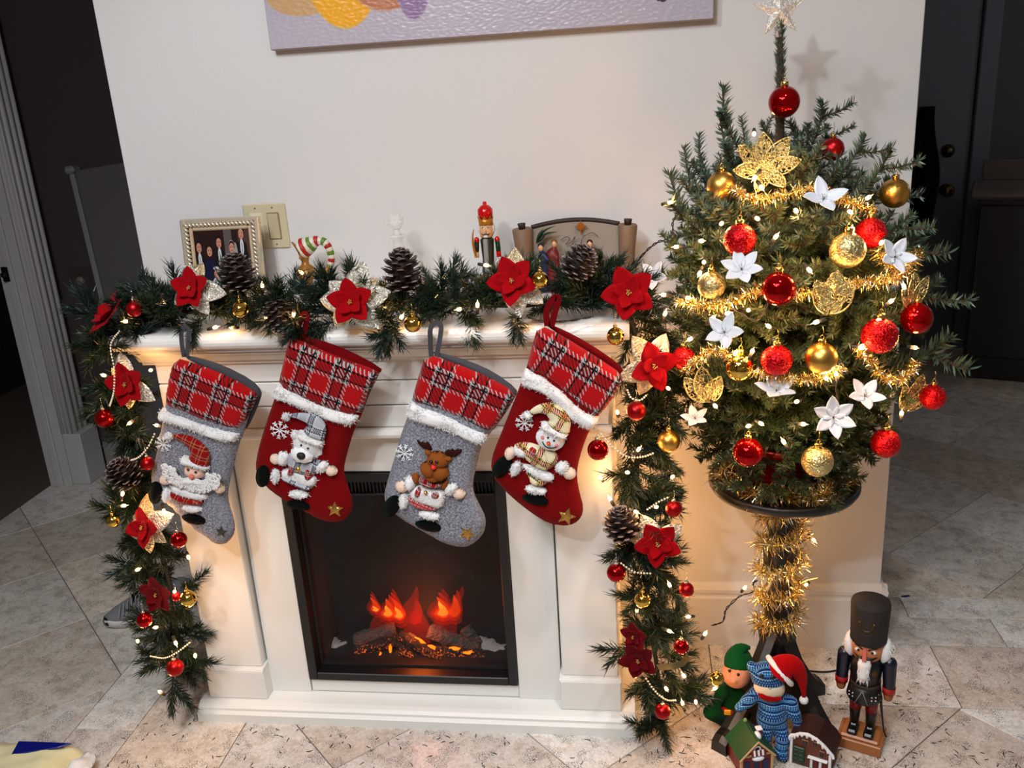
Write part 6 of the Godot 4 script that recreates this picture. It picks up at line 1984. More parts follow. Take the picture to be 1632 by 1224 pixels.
func mantel_things():
	# family photo frame
	var t = thing("photo_frame", "silver rope-edged photo frame with a wedding group, at the left of the shelf", "photo frame", Vector3(-0.852, 1.054, 0.11))
	t.rotation = Vector3(-0.13, 0.04, 0)
	var w = 0.205
	var h = 0.212
	var metal = mat("frame_silver", Color(0.86, 0.82, 0.74), 0.30, 0.6)
	var b := MB.new()
	for s in [-1, 1]:
		b.box(Vector3(s * (w / 2 - 0.006), h / 2, 0), Vector3(0.012, h, 0.016), 0.003)
		b.box(Vector3(0, h / 2 + s * (h / 2 - 0.006), 0), Vector3(w - 0.024, 0.012, 0.016), 0.003)
	part("outer_rail", b.done(), metal, t)
	b = MB.new()
	for s in [-1, 1]:
		b.box(Vector3(s * (w / 2 - 0.025), h / 2, -0.001), Vector3(0.010, h - 0.04, 0.012), 0.003)
		b.box(Vector3(0, h / 2 + s * (h / 2 - 0.025), -0.001), Vector3(w - 0.06, 0.010, 0.012), 0.003)
	part("inner_rail", b.done(), mat("frame_champagne", Color(0.84, 0.76, 0.64), 0.4, 0.4), t)
	var rope := MB.new()
	rope.ball(Vector3.ZERO, Vector3(0.0040, 0.0085, 0.0050), 10)
	var rm = rope.done()
	for k in 18:
		for s in [-1, 1]:
			part("rope_twist", rm, metal, t, Transform3D(Basis(Vector3(0, 0, 1), 0.8), Vector3(-w / 2 + 0.016 + k * (w - 0.032) / 17, h / 2 + s * (h / 2 - 0.015), 0.006)))
			part("rope_twist", rm, metal, t, Transform3D(Basis(Vector3(0, 0, 1), 0.8), Vector3(s * (w / 2 - 0.015), 0.016 + k * (h - 0.032) / 17, 0.006)))
	b = MB.new()
	var pw = w / 2 - 0.030
	var ph = h / 2 - 0.030
	b.prim(PackedVector3Array([Vector3(-pw, h / 2 - ph, 0.001), Vector3(pw, h / 2 - ph, 0.001), Vector3(pw, h / 2 + ph, 0.001), Vector3(-pw, h / 2 + ph, 0.001)]), PackedInt32Array([0, 2, 1, 0, 3, 2]), false, false, PackedVector2Array([Vector2(0, 1), Vector2(1, 1), Vector2(1, 0), Vector2(0, 0)]))
	var pm = mat("photo_print", Color(1, 1, 1), 0.25)
	pm.albedo_texture = print_photo()
	part("photograph", b.done(), pm, t)
	b = MB.new()
	b.box(Vector3(0, h / 2, -0.006), Vector3(w - 0.012, h - 0.012, 0.006), 0.001)
	b.box(Vector3(0, h * 0.33, -0.037), Vector3(0.05, h * 0.66, 0.003), 0.001, Transform3D(Basis(Vector3.RIGHT, 0.28), Vector3(0, 0.012, -0.018)))
	part("easel_back", b.done(), mat("easel_black", Color(0.04, 0.04, 0.045), 0.7), t)
	# jester elf figurine
	var c = Vector3(-0.6379, 1.093, 0.12)
	t = thing("elf_figurine", "thin golden elf figurine in a curled red, green and white striped cap", "figurine", Vector3(c.x, 1.054, 0.12))
	var gold = mat("carved_gold", Color(0.62, 0.43, 0.16), 0.4, 0.25)
	var o = t.position
	b = MB.new()
	var head = Vector3(-0.6303, 1.172, 0.12) - o
	var chest = Vector3(-0.6273, 1.126, 0.125) - o
	b.body([[Vector3(0.0, 0.012, 0.0), Vector3(0.002, 0.03, 0.0), 0.018, 0.017], [Vector3(0.002, 0.03, 0), chest, 0.014, 0.018], [chest, head - Vector3(0, 0.014, 0), 0.014, 0.007], [head - Vector3(0, 0.008, 0), head + Vector3(0, 0.012, 0), 0.012, 0.016],
		[head + Vector3(-0.002, -0.004, 0.012), head + Vector3(-0.004, -0.008, 0.022), 0.005, 0.003], [head + Vector3(-0.012, 0.012, 0), head + Vector3(-0.030, 0.030, -0.004), 0.006, 0.002],
		[chest + Vector3(0.012, 0.012, 0), Vector3(-0.597, 1.122, 0.13) - o, 0.006, 0.005], [Vector3(-0.597, 1.122, 0.13) - o, Vector3(-0.5755, 1.128, 0.13) - o, 0.005, 0.006], [chest + Vector3(-0.012, 0.012, 0), Vector3(-0.6549, 1.096, 0.13) - o, 0.006, 0.005], [Vector3(-0.5778, 1.126, 0.13) - o, Vector3(-0.5679, 1.138, 0.13) - o, 0.006, 0.004]], 0.0030, 0.006)
	part("body", b.done(), gold, t)
	for s in [-0.006, 0.005]:
		b = MB.new()
		b.ball(head + Vector3(s - 0.001, 0.006, 0.0145), Vector3(0.002, 0.0024, 0.0016), 8)
		part("eye", b.done(), mat("bead_black", Color(0.012, 0.012, 0.014), 0.2), t)
	for k in 5:
		b = MB.new()
		b.tube(PackedVector3Array([chest + Vector3(-0.013, 0.012 - k * 0.009, 0.013), chest + Vector3(0, 0.010 - k * 0.009, 0.019), chest + Vector3(0.013, 0.012 - k * 0.009, 0.013)]), 0.0018, 6)
		part("rib", b.done(), gold, t)
	# striped cap: each stripe its own ring of the cone
	var line = curve([head + Vector3(-0.004, 0.012, 0), Vector3(-0.6137, 1.193, 0.12) - o, Vector3(-0.5938, 1.202, 0.12) - o, Vector3(-0.5738, 1.198, 0.12) - o, Vector3(-0.5638, 1.179, 0.12) - o, Vector3(-0.562, 1.155, 0.12) - o, Vector3(-0.5688, 1.136, 0.122) - o], 8)
	var cols = [mat("cap_white", Color(0.84, 0.82, 0.76), 0.5), mat("cap_red", Color(0.66, 0.05, 0.06), 0.5), mats.cap_white, mat("cap_green", Color(0.34, 0.50, 0.12), 0.5)]
	var k0 = 0
	while k0 < line.size() - 1:
		b = MB.new()
		var seg := PackedVector3Array()
		var rr := []
		for i in range(k0, mini(k0 + 4, line.size())):
			seg.append(line[i])
			var f = float(i) / (line.size() - 1)
			rr.append(lerpf(0.026, 0.010, smoothstep(0.0, 0.45, f)) * (1.0 - 0.45 * maxf(f - 0.45, 0)))
		if seg.size() > 1:
			b.tube(seg, rr, 16)
			part("cap_stripe", b.done(), cols[(k0 / 3) % 4], t)
		k0 += 3
	# crystal stopper bottle behind the big pine cone
	c = Vector3(-0.3873, 1.167, 0.13)
	t = thing("glass_bottle", "cut crystal bottle with a faceted ball stopper, behind the large pine cone", "bottle", Vector3(c.x, 1.054, 0.13))
	var glass = mat("crystal", Color(0.97, 0.97, 0.97), 0.02)
	glass.albedo_color.a = 0.36
	glass.transparency = BaseMaterial3D.TRANSPARENCY_ALPHA
	glass.metallic_specular = 1.0
	var y0 = Vector3(-0.3823, 1.208, 0.13).y - 1.054
	b = MB.new()
	b.lathe([Vector2(0, 0.001), Vector2(0.030, 0.001), Vector2(0.034, 0.01), Vector2(0.033, 0.06), Vector2(0.016, y0 - 0.035), Vector2(0.012, y0 - 0.018), Vector2(0.013, y0 - 0.008), Vector2(0.019, y0 - 0.003), Vector2(0.019, y0 + 0.002), Vector2(0, y0 + 0.002)], 12)
	part("bottle_body", b.done(), glass, t)
	b = MB.new()
	var yb = Vector3(-0.3815, 1.242, 0.13).y - 1.054
	var rows := []
	for i in 9:
		var th = PI * clampf(i / 8.0, 0.03, 0.97) - PI / 2
		var row := []
		for j in 10:
			var a = TAU * (j + 0.5 * (i % 2)) / 10
			row.append(Vector3(cos(a) * cos(th) * 0.019, yb + sin(th) * 0.020, sin(a) * cos(th) * 0.019))
		rows.append(row)
	b.grid(rows, true, false)
	b.lathe([Vector2(0, y0 + 0.003), Vector2(0.012, y0 + 0.003), Vector2(0.008, y0 + 0.010), Vector2(0.008, yb - 0.017), Vector2(0, yb - 0.017)], 10)
	part("stopper", b.done(), glass, t)
	small_nutcracker()
	nativity()

func small_nutcracker():
	var c = Vector3(-0.1674, 1.133, 0.14)
	var t = thing("small_nutcracker", "little nutcracker king in a red crown, with green sleeves, on the shelf", "nutcracker", Vector3(c.x, 1.054, 0.14))
	var red = mat("lacquer_red", Color(0.74, 0.02, 0.03), 0.18)
	var green = mat("lacquer_green", Color(0.03, 0.20, 0.10), 0.25)
	var gold = mat("paint_gold", Color(0.70, 0.46, 0.13), 0.35, 0.4)
	var skin = mat("paint_skin", Color(0.82, 0.62, 0.45), 0.4)
	var black = mat("bead_black", Color(0.012, 0.012, 0.014), 0.2)
	var white = mat("paint_white", Color(0.84, 0.83, 0.82), 0.4)
	var o = t.position
	var top = Vector3(-0.1682, 1.276, 0.14).y - 1.054
	var brim = Vector3(-0.1694, 1.243, 0.14).y - 1.054
	var chin = Vector3(-0.1725, 1.199, 0.14).y - 1.054
	var b := MB.new()
	b.lathe([Vector2(0, top + 0.006), Vector2(0.004, top + 0.005), Vector2(0.005, top + 0.001), Vector2(0.004, top - 0.002), Vector2(0.010, top - 0.004), Vector2(0.0175, top - 0.012), Vector2(0.0182, top - 0.022), Vector2(0.016, brim), Vector2(0, brim)].map(func(v): return v), 20)
	part("hat", b.done(), red, t)
	b = MB.new()
	b.lathe([Vector2(0, brim - 0.016), Vector2(0.0168, brim - 0.016), Vector2(0.0178, brim - 0.002), Vector2(0, brim - 0.002)], 20)
	for k in 8:
		var a = TAU * k / 8
		b.prim(PackedVector3Array([Vector3(cos(a - 0.36) * 0.0178, brim - 0.003, sin(a - 0.36) * 0.0178), Vector3(cos(a + 0.36) * 0.0178, brim - 0.003, sin(a + 0.36) * 0.0178), Vector3(cos(a) * 0.0195, brim + 0.008, sin(a) * 0.0195), Vector3(cos(a) * 0.015, brim - 0.002, sin(a) * 0.015)]), PackedInt32Array([0, 1, 2, 0, 3, 1, 1, 3, 2, 0, 2, 3]), false, true)
	part("crown", b.done(), gold, t)
	b = MB.new()
	b.lathe([Vector2(0, chin), Vector2(0.0150, chin), Vector2(0.0162, chin + 0.006), Vector2(0.0162, brim - 0.016), Vector2(0, brim - 0.016)], 20)
	part("head", b.done(), skin, t)
	for s in [-1, 1]:
		b = MB.new()
		b.ball(Vector3(s * 0.0062, (chin + brim) / 2 + 0.003, 0.0148), Vector3(0.0034, 0.0030, 0.002), 8)
		part("eye", b.done(), white, t)
		b = MB.new()
		b.ball(Vector3(s * 0.0062, (chin + brim) / 2 + 0.003, 0.0163), Vector3(0.0016, 0.0018, 0.001), 8)
		part("pupil", b.done(), black, t)
		b = MB.new()
		b.tube(PackedVector3Array([Vector3(s * 0.001, chin + 0.008, 0.0165), Vector3(s * 0.006, chin + 0.0065, 0.016), Vector3(s * 0.0105, chin + 0.0105, 0.0135)]), [0.0016, 0.0016, 0.0004], 6)
		part("moustache", b.done(), black, t)
	b = MB.new()
	b.tube(PackedVector3Array([Vector3(0, (chin + brim) / 2 + 0.002, 0.0155), Vector3(0, chin + 0.010, 0.0195)]), [0.0014, 0.0024], 8)
	part("nose", b.done(), skin, t)
	b = MB.new()
	b.box(Vector3(0, chin + 0.003, 0.0150), Vector3(0.010, 0.006, 0.004), 0.001)
	part("teeth", b.done(), white, t)
	b = MB.new()
	b.ball(Vector3(0, (chin + brim) / 2 - 0.004, -0.004), Vector3(0.021, 0.021, 0.013), 14)
	part("hair", b.done(), cloth("fur_white", Color(0.86, 0.855, 0.85), "felt_n", 26.0), t)
	b = MB.new()
	b.lathe([Vector2(0, 0.055), Vector2(0.016, 0.055), Vector2(0.017, 0.065), Vector2(0.0135, 0.085), Vector2(0.0165, chin - 0.006), Vector2(0.010, chin), Vector2(0, chin)], 20)
	part("coat", b.done(), mat("paint_forest", Color(0.10, 0.13, 0.07), 0.4), t)
	b = MB.new()
	b.box(Vector3(-0.002, (0.06 + chin) / 2, 0.0135), Vector3(0.011, chin - 0.066, 0.008), 0.002)
	part("waistcoat", b.done(), mat("paint_grey", Color(0.55, 0.54, 0.55), 0.4), t)
	for s in [-1, 1]:
		b = MB.new()
		b.tube(PackedVector3Array([Vector3(s * 0.009, 0.012, 0), Vector3(s * 0.009, 0.056, 0)]), [0.007, 0.0075], 12)
		part("leg", b.done(), red, t)
		b = MB.new()
		b.box(Vector3(s * 0.009, 0.006, 0.004), Vector3(0.014, 0.012, 0.022), 0.003)
		part("boot", b.done(), black, t)
		var sh = Vector3(s * 0.0245, chin - 0.008, 0.002)
		b = MB.new()
		b.ball(sh, Vector3(0.0066, 0.009, 0.0066), 12)
		part("shoulder", b.done(), red, t)
		b = MB.new()
		b.tube(PackedVector3Array([sh, sh + Vector3(s * 0.002, -0.028, 0.003)]), [0.0060, 0.0056], 12)
		part("arm", b.done(), green if s > 0 else mat("paint_forest", Color(0.10, 0.13, 0.07), 0.4), t)
		b = MB.new()
		b.tube(PackedVector3Array([sh + Vector3(s * 0.002, -0.027, 0.003), sh + Vector3(s * 0.0025, -0.040, 0.005)]), 0.0058, 12)
		part("hand", b.done(), red if s > 0 else skin, t)
	b = MB.new()
	b.tube(curve([Vector3(-0.027, chin - 0.045, 0.010), Vector3(-0.031, chin - 0.02, 0.014), Vector3(-0.031, chin + 0.005, 0.016), Vector3(-0.027, chin + 0.022, 0.016)], 4), [0.002, 0.003, 0.0034, 0.0034, 0.003, 0.003, 0.0028, 0.0024, 0.002, 0.0018, 0.0014, 0.001, 0.0006], 6)
	part("sabre", b.done(), gold, t)

func nativity():
	var c = Vector3(0.0282, 1.118, 0.1)
	var t = thing("nativity_scroll", "nativity plaque shaped as an unrolled parchment scroll with a gold star", "plaque", Vector3(c.x, 1.054, 0.09))
	var parch = mat("parchment", Color(0.56, 0.52, 0.47), 0.6)
	var brown = mat("scorched", Color(0.16, 0.10, 0.07), 0.6)
	var y1 = Vector3(-0.0647, 1.208, 0.1).y - 1.054
	var b := MB.new()
	var rows := []
	for i in 25:
		var f = i / 24.0
		var x = lerpf(-0.095, 0.115, f)
		var zz = -0.010 + 0.012 * pow(absf(f * 2 - 1), 3.0)
		var yy = y1 + 0.012 * sin(PI * f)
		rows.append([Vector3(x, 0.0, zz), Vector3(x, yy, zz - 0.008), Vector3(x, yy, zz - 0.016), Vector3(x, 0.0, zz - 0.008)])
	b.grid(rows, true, false)
	part("sheet", b.done(), parch, t)
	b = MB.new()
	var edge := []
	for i in 25:
		var f = i / 24.0
		edge.append(Vector3(lerpf(-0.095, 0.115, f), y1 + 0.012 * sin(PI * f), -0.020 + 0.012 * pow(absf(f * 2 - 1), 3.0)))
	b.tube(PackedVector3Array(edge), 0.0055, 8)
	part("scorched_edge", b.done(), brown, t)
	for s in [[-0.108, 0.025], [0.126, 0.023]]:
		b = MB.new()
		b.lathe([Vector2(s[1] * 0.6, 0.0), Vector2(s[1] * 0.72, 0.002), Vector2(s[1] * 0.85, y1 * 0.6), Vector2(s[1], y1 - 0.003), Vector2(s[1] * 0.9, y1), Vector2(s[1] * 0.5, y1 - 0.002), Vector2(0, y1 - 0.002)], 20)
		var r = part("scroll_roll", b.done(), mat("parchment_tan", Color(0.47, 0.37, 0.28), 0.6), t, Transform3D(Basis(Vector3(0, 0, 1), 0.06 if s[0] < 0 else -0.06), Vector3(s[0], 0, 0)))
		b = MB.new()
		b.lathe([Vector2(0, y1 - 0.002), Vector2(0.008, y1 - 0.002), Vector2(0.009, y1 + 0.006), Vector2(0.010, y1 + 0.012), Vector2(0, y1 + 0.012)], 8)
		part("roller_end", b.done(), brown, r)
	b = MB.new()
	var sp := PackedVector2Array()
	for i in 16:
		var a = PI / 2 + TAU * i / 16
		var r = [1.0, 0.42, 0.62, 0.42][i % 4] * 0.017
		sp.append(Vector2(cos(a) * r * 0.9, sin(a) * r * (1.35 if i == 8 else 1.0)))
	b.extrude(sp, -0.002, 0.003, 0.001)
	part("star", b.done(), mat("star_gold", Color(0.68, 0.38, 0.08), 0.35, 0.4), t, Transform3D(Basis(), Vector3(Vector3(0.0516, 1.205, 0.1).x - c.x, Vector3(0.0516, 1.206, 0.1).y - 1.054, -0.004)))
	# lettering scrawl
	b = MB.new()
	for l in [[[1005,350], [1030,320], [1050,310], [1030,350], [1045,365], [1070,330]], [[1080,390], [1105,340], [1095,320], [1110,350], [1135,310], [1150,290], [1200,285], [1215,300]], [[1150,275], [1165,262], [1180,280], [1195,268], [1210,285]]]:
		pass
	var line = curve([Vector3(0.0024, 1.175, 0.086), Vector3(0.0182, 1.183, 0.086), Vector3(0.0237, 1.175, 0.086), Vector3(0.0136, 1.165, 0.086), Vector3(0.0274, 1.169, 0.086), Vector3(0.0376, 1.182, 0.086), Vector3(0.0268, 1.155, 0.086), Vector3(0.0408, 1.164, 0.086), Vector3(0.046, 1.148, 0.086), Vector3(0.0548, 1.177, 0.086), Vector3(0.0667, 1.186, 0.086), Vector3(0.0803, 1.19, 0.086), Vector3(0.0915, 1.18, 0.086)], 6)
	b.tube(line, 0.0008, 5, 1.0, Transform3D(Basis(), -t.position))
	part("script_lettering", b.done(), mat("ink_brown", Color(0.28, 0.22, 0.17), 0.7), t)
	# palm fronds
	b = MB.new()
	for q in [[[830,330], [870,260], [910,240]], [[840,330], [900,275], [960,255]], [[840,340], [890,300], [930,290]], [[835,320], [850,280], [865,250]]]:
		pass
	for q in [[Vector3(-0.0549, 1.172, 0.1), Vector3(-0.0355, 1.201, 0.105), Vector3(-0.008, 1.212, 0.105)], [Vector3(-0.0549, 1.172, 0.1), Vector3(-0.032, 1.194, 0.105), Vector3(-0.0048, 1.198, 0.105)], [Vector3(-0.0549, 1.172, 0.1), Vector3(-0.0402, 1.184, 0.105), Vector3(-0.032, 1.194, 0.105)], [Vector3(-0.0549, 1.172, 0.1), Vector3(-0.0476, 1.192, 0.105), Vector3(-0.0351, 1.209, 0.105)]]:
		b.tube(curve([q[0] - t.position, q[1] - t.position, q[2] - t.position], 4), [0.002, 0.004, 0.006, 0.007, 0.007, 0.006, 0.004, 0.002, 0.001], 8, 0.4)
	part("palm_frond", b.done(), mat("paint_pine", Color(0.03, 0.16, 0.09), 0.5), t)
	# kneeling figures in relief
	for q in [["king_robe", Vector3(-0.0164, 1.145, 0.11), 0.017, Color(0.42, 0.06, 0.04), Vector3(-0.0112, 1.171, 0.112), Color(0.45, 0.28, 0.10)], ["mother_robe", Vector3(-0.0375, 1.141, 0.115), 0.012, Color(0.05, 0.10, 0.28), Vector3(-0.0434, 1.163, 0.115), Color(0.06, 0.07, 0.16)], ["father_robe", Vector3(0.0874, 1.14, 0.11), 0.017, Color(0.22, 0.15, 0.13), Vector3(0.0731, 1.167, 0.112), Color(0.10, 0.06, 0.05)], ["shepherd_robe", Vector3(0.0647, 1.138, 0.118), 0.010, Color(0.10, 0.13, 0.25), Vector3(0.0595, 1.154, 0.118), Color(0.30, 0.18, 0.13)]]:
		b = MB.new()
		var p = q[1] - t.position
		var hd = q[4] - t.position
		b.body([[Vector3(p.x, 0.012, p.z), p, q[2], q[2] * 0.9], [p, hd - Vector3(0, 0.008, 0), q[2] * 0.85, 0.005], [p + Vector3(0, 0.008, 0.006), p + Vector3(0.012 if p.x < 0 else -0.012, -0.006, 0.014), 0.005, 0.004]], 0.0028, 0.005)
		var fig = part(q[0], b.done(), mat("paint_" + q[0], q[3], 0.5), t)
		b = MB.new()
		b.ball(hd, Vector3(0.007, 0.009, 0.008), 10)
		part("head", b.done(), mat("paint_skin", Color(0.82, 0.62, 0.45), 0.4), fig)
		b = MB.new()
		b.ball(hd + Vector3(0, 0.003, -0.002), Vector3(0.0078, 0.0085, 0.0078), 10)
		part("head_cover", b.done(), mat("cover_" + q[0], q[5], 0.5), fig)

# ---------------------------------------------------------------- stand, toys and the rest

func stand_things():
	var t = thing("plant_stand", "tall black turned wooden plant stand on three splayed feet carrying the tree", "plant stand", Vector3(0.515, 0, 0.25))
	var wood = mat("ebony_wood", Color(0.045, 0.036, 0.034), 0.42)
	var b := MB.new()
	b.lathe([Vector2(0, 0.598), Vector2(0.150, 0.598), Vector2(0.166, 0.602), Vector2(0.172, 0.612), Vector2(0.172, 0.622), Vector2(0.166, 0.627), Vector2(0.158, 0.622), Vector2(0, 0.620)], 48)
	part("tray", b.done(), wood, t)
	b = MB.new()
	b.lathe([Vector2(0, 0.16), Vector2(0.042, 0.16), Vector2(0.046, 0.20), Vector2(0.038, 0.225), Vector2(0.030, 0.24), Vector2(0.034, 0.26), Vector2(0.043, 0.29), Vector2(0.040, 0.32), Vector2(0.026, 0.35), Vector2(0.030, 0.37), Vector2(0.040, 0.40), Vector2(0.041, 0.43), Vector2(0.028, 0.46), Vector2(0.030, 0.48), Vector2(0.036, 0.51), Vector2(0.026, 0.54), Vector2(0.034, 0.565), Vector2(0.06, 0.585), Vector2(0.09, 0.598), Vector2(0, 0.598)], 28)
	part("column", b.done(), wood, t)
	for q in [[Vector3(-0.150, 0, 0.19), 0.030], [Vector3(0.115, 0, -0.045), 0.030], [Vector3(0.105, 0, 0.16), 0.028]]:
		b = MB.new()
		var d = Vector3(q[0].x, 0, q[0].z)
		var dn = d.normalized()
		var sd = dn.cross(Vector3.UP) * 0.021
		var rows := []
		for s in [[0.10, 0.225, 0.10], [0.28, 0.17, 0.035], [0.5, 0.11, 0.02], [0.72, 0.060, 0.012], [0.90, 0.030, 0.0], [1.0, 0.026, 0.0], [1.06, 0.016, 0.0]]:
			var p = d * s[0]
			rows.append([p + Vector3(0, s[2], 0) - sd, p + Vector3(0, s[2], 0) + sd, p + Vector3(0, s[1] + 0.012, 0) + sd * 0.9, p + Vector3(0, s[1] + 0.016, 0), p + Vector3(0, s[1] + 0.012, 0) - sd * 0.9])
		b.grid(rows, true, false)
		part("leg", b.done(), wood, t)
	# pot
	t = thing("tree_pot", "red glazed pot with the fir tree in it, on the tray", "pot", Vector3(0.512, 0.624, 0.25))
	b = MB.new()
	b.lathe([Vector2(0, 0.0), Vector2(0.075, 0.0), Vector2(0.080, 0.006), Vector2(0.098, 0.085), Vector2(0.104, 0.088), Vector2(0.104, 0.105), Vector2(0.096, 0.106), Vector2(0.092, 0.088), Vector2(0, 0.086)], 36)
	part("pot_body", b.done(), mat("red_foil", Color(0.55, 0.015, 0.025), 0.2, 0.3), t)
	b = MB.new()
	b.ball(Vector3(0, 0.078, 0), Vector3(0.09, 0.018, 0.09), 24)
	part("soil", b.done(), mat("soil", Color(0.07, 0.05, 0.035), 0.95), t)
	var gold = mats.tinsel_gold
	var pale = mats.tinsel_pale
	var loops := []
	for k in 62:
		var a = k * TAU / 13.0 + 1.0
		loops.append(Vector3(0.515 + cos(a) * 0.047, lerpf(0.555, 0.205, k / 61.0), 0.25 + sin(a) * 0.047))
	tinsel("tinsel_rope", "thick gold and silver tinsel rope wound in a spiral down the stand's column", curve(loops, 3), 0.036, 3200, [gold, pale])
	loops = []
	for k in 34:
		var a = k * TAU / 26.0
		loops.append(Vector3(0.512 + cos(a) * (0.135 + 0.012 * sin(k * 1.7)), 0.638 + 0.010 * sin(k * 1.1), 0.25 + sin(a) * (0.135 + 0.012 * sin(k * 1.7))))
	tinsel("tinsel_rope", "thick gold and silver tinsel rope heaped on the tray round the red pot", curve(loops, 4), 0.040, 2600, [gold, pale])

func knit(key: String) -> StandardMaterial3D:
	if mats.has(key):
		return mats[key]
	var n := 128
	var im := Image.create(n, n, false, Image.FORMAT_RGB8)
	var deep = Color(0.03, 0.11, 0.33)
	var mid = Color(0.10, 0.31, 0.52)
	var pale = Color(0.50, 0.70, 0.80)
	for y in n:
		for x in n:
			var r = posmod(y, 64)
			var st = posmod(x, 8)
			var c = mid
			if r < 6:
				c = deep
			elif r < 8:
				c = pale
			elif r < 22:
				c = pale if posmod(y / 3 + x / 4, 2) == 0 and st < 4 and posmod(y, 6) < 3 else mid
			elif r < 30:
				c = deep if st < 5 else mid
			elif r < 32:
				c = pale
			elif r < 50:
				c = Color(0.08, 0.22, 0.44) if posmod(y, 8) >= 3 or posmod(x + (y / 8) * 4, 8) >= 3 else pale
			elif r < 56:
				c = deep if st > 1 else pale
			else:
				c = pale if posmod(y, 4) < 2 and posmod(x, 4) < 2 else mid
			im.set_pixel(x, y, c)
	im.generate_mipmaps()
	var m = cloth(key, Color(1, 1, 1), "felt_n", 11.0)
	m.uv1_triplanar_sharpness = 10.0
	m.albedo_texture = ImageTexture.create_from_image(im)
	return m

func eyes(t: Node, m: Material, ps: Array, r: float):
	for p in ps:
		var b := MB.new()
		b.ball(p, Vector3(r, r, r * 0.7), 10)
		part("eye", b.done(), m, t)

func small_things():
	var black = mats.bead_black
	# sock monkey, leaning on the stand
	var t = thing("sock_monkey", "blue and white knitted plush monkey in a red Santa hat, sitting before the stand", "plush toy", Vector3(0.475, 0, 0.43))
	var o = t.position
	var hd = Vector3(0.4688, 0.1883, 0.415) - o
	var mz = Vector3(0.4708, 0.1678, 0.43) - o
	var hip = Vector3(0.4794, 0.0903, 0.425) - o
	var chest = Vector3(0.4798, 0.1246, 0.415) - o
	var b := MB.new()
	b.body([[chest, hip, 0.030, 0.032], [chest, hd - Vector3(0, 0.015, 0), 0.024, 0.024], [hd + Vector3(-0.004, 0.006, 0), hd + Vector3(0.004, -0.004, 0), 0.034, 0.034], [mz + Vector3(0, 0.006, -0.022), mz + Vector3(0, -0.002, -0.018), 0.020, 0.020],
		[Vector3(0.4439, 0.1426, 0.415) - o, Vector3(0.4239, 0.1341, 0.43) - o, 0.014, 0.013], [Vector3(0.4239, 0.1341, 0.43) - o, Vector3(0.4034, 0.1218, 0.44) - o, 0.013, 0.011], [chest + Vector3(-0.018, 0.012, 0), Vector3(0.4439, 0.1426, 0.415) - o, 0.016, 0.014],
		[chest + Vector3(0.018, 0.010, 0), Vector3(0.5213, 0.1276, 0.425) - o, 0.017, 0.015], [Vector3(0.5213, 0.1276, 0.425) - o, Vector3(0.5297, 0.1037, 0.435) - o, 0.015, 0.013], [Vector3(0.5297, 0.1037, 0.435) - o, Vector3(0.5403, 0.0742, 0.44) - o, 0.013, 0.011],
		[hip + Vector3(-0.014, -0.008, 0), Vector3(0.4633, 0.0537, 0.445) - o, 0.019, 0.014], [Vector3(0.4633, 0.0537, 0.445) - o, Vector3(-0.012, 0.016, 0.022), 0.014, 0.013], [hip + Vector3(0.016, -0.008, 0), Vector3(0.5034, 0.0434, 0.45) - o, 0.019, 0.015], [Vector3(0.5034, 0.0434, 0.45) - o, Vector3(0.024, 0.016, 0.026), 0.015, 0.013], [Vector3(0.024, 0.016, 0.024), Vector3(0.026, 0.013, 0.040), 0.013, 0.012], [Vector3(-0.012, 0.016, 0.020), Vector3(-0.013, 0.013, 0.036), 0.013, 0.012],
		[Vector3(0.4314, 0.2182, 0.41) - o, Vector3(0.4331, 0.2119, 0.41) - o, 0.010, 0.011]], 0.0042, 0.010)
	part("body", b.done(), knit("blue_knit"), t)
	var cr = cloth("cream_sock", Color(0.80, 0.74, 0.64))
	b = MB.new()
	b.ball(Vector3.ZERO, Vector3(0.036, 0.027, 0.026), 24, Transform3D(Basis(Vector3(0, 0, 1), -0.18), mz + Vector3(0.001, 0.004, -0.003)))
	part("muzzle", b.done(), cr, t)
	b = MB.new()
	b.pillow(PackedVector2Array([Vector2(-0.029, 0.008), Vector2(-0.015, 0.0065), Vector2(0, 0.005), Vector2(0.015, 0.003), Vector2(0.029, -0.002), Vector2(0.022, -0.009), Vector2(0.008, -0.0135), Vector2(-0.008, -0.013), Vector2(-0.022, -0.006)]), 0.006, 0.006, 0.003)
	part("mouth", b.done(), cloth("mouth_red", Color(0.58, 0.02, 0.035)), t, facing(mz + Vector3(0, -0.006, 0.0185), Vector3(0, -0.12, 1), -0.06))
	b = MB.new()
	b.tube(PackedVector3Array([mz + Vector3(-0.006, 0.019, 0.0185), mz + Vector3(-0.001, 0.016, 0.0205), mz + Vector3(0.004, 0.018, 0.019)]), 0.0006, 5)
	part("nose_stitch", b.done(), black, t)
	eyes(t, black, [Vector3(0.4491, 0.2226, 0.456) - o, Vector3(0.4741, 0.2187, 0.455) - o], 0.0056)
	var hat = Node3D.new()
	hat.name = "santa_hat"
	t.add_child(hat, true)
	var hatred = cloth("hat_red", Color(0.60, 0.015, 0.03))
	var line = curve([Vector3(0.4956, 0.205, 0.415) - o, Vector3(0.5055, 0.2179, 0.415) - o, Vector3(0.526, 0.2217, 0.415) - o, Vector3(0.5437, 0.194, 0.415) - o, Vector3(0.549, 0.1695, 0.42) - o, Vector3(0.5518, 0.1441, 0.42) - o], 6)
	var rr := []
	for i in line.size():
		rr.append(lerpf(0.034, 0.005, smoothstep(0.0, 1.0, float(i) / (line.size() - 1))))
	b = MB.new()
	b.tube(line, rr, 18)
	part("hat_cone", b.done(), hatred, hat)
	b = MB.new()
	var ring := PackedVector3Array()
	var cc = Vector3(0.4971, 0.2043, 0.408) - o
	var ax = Vector3(0.76, 0.60, -0.25).normalized()
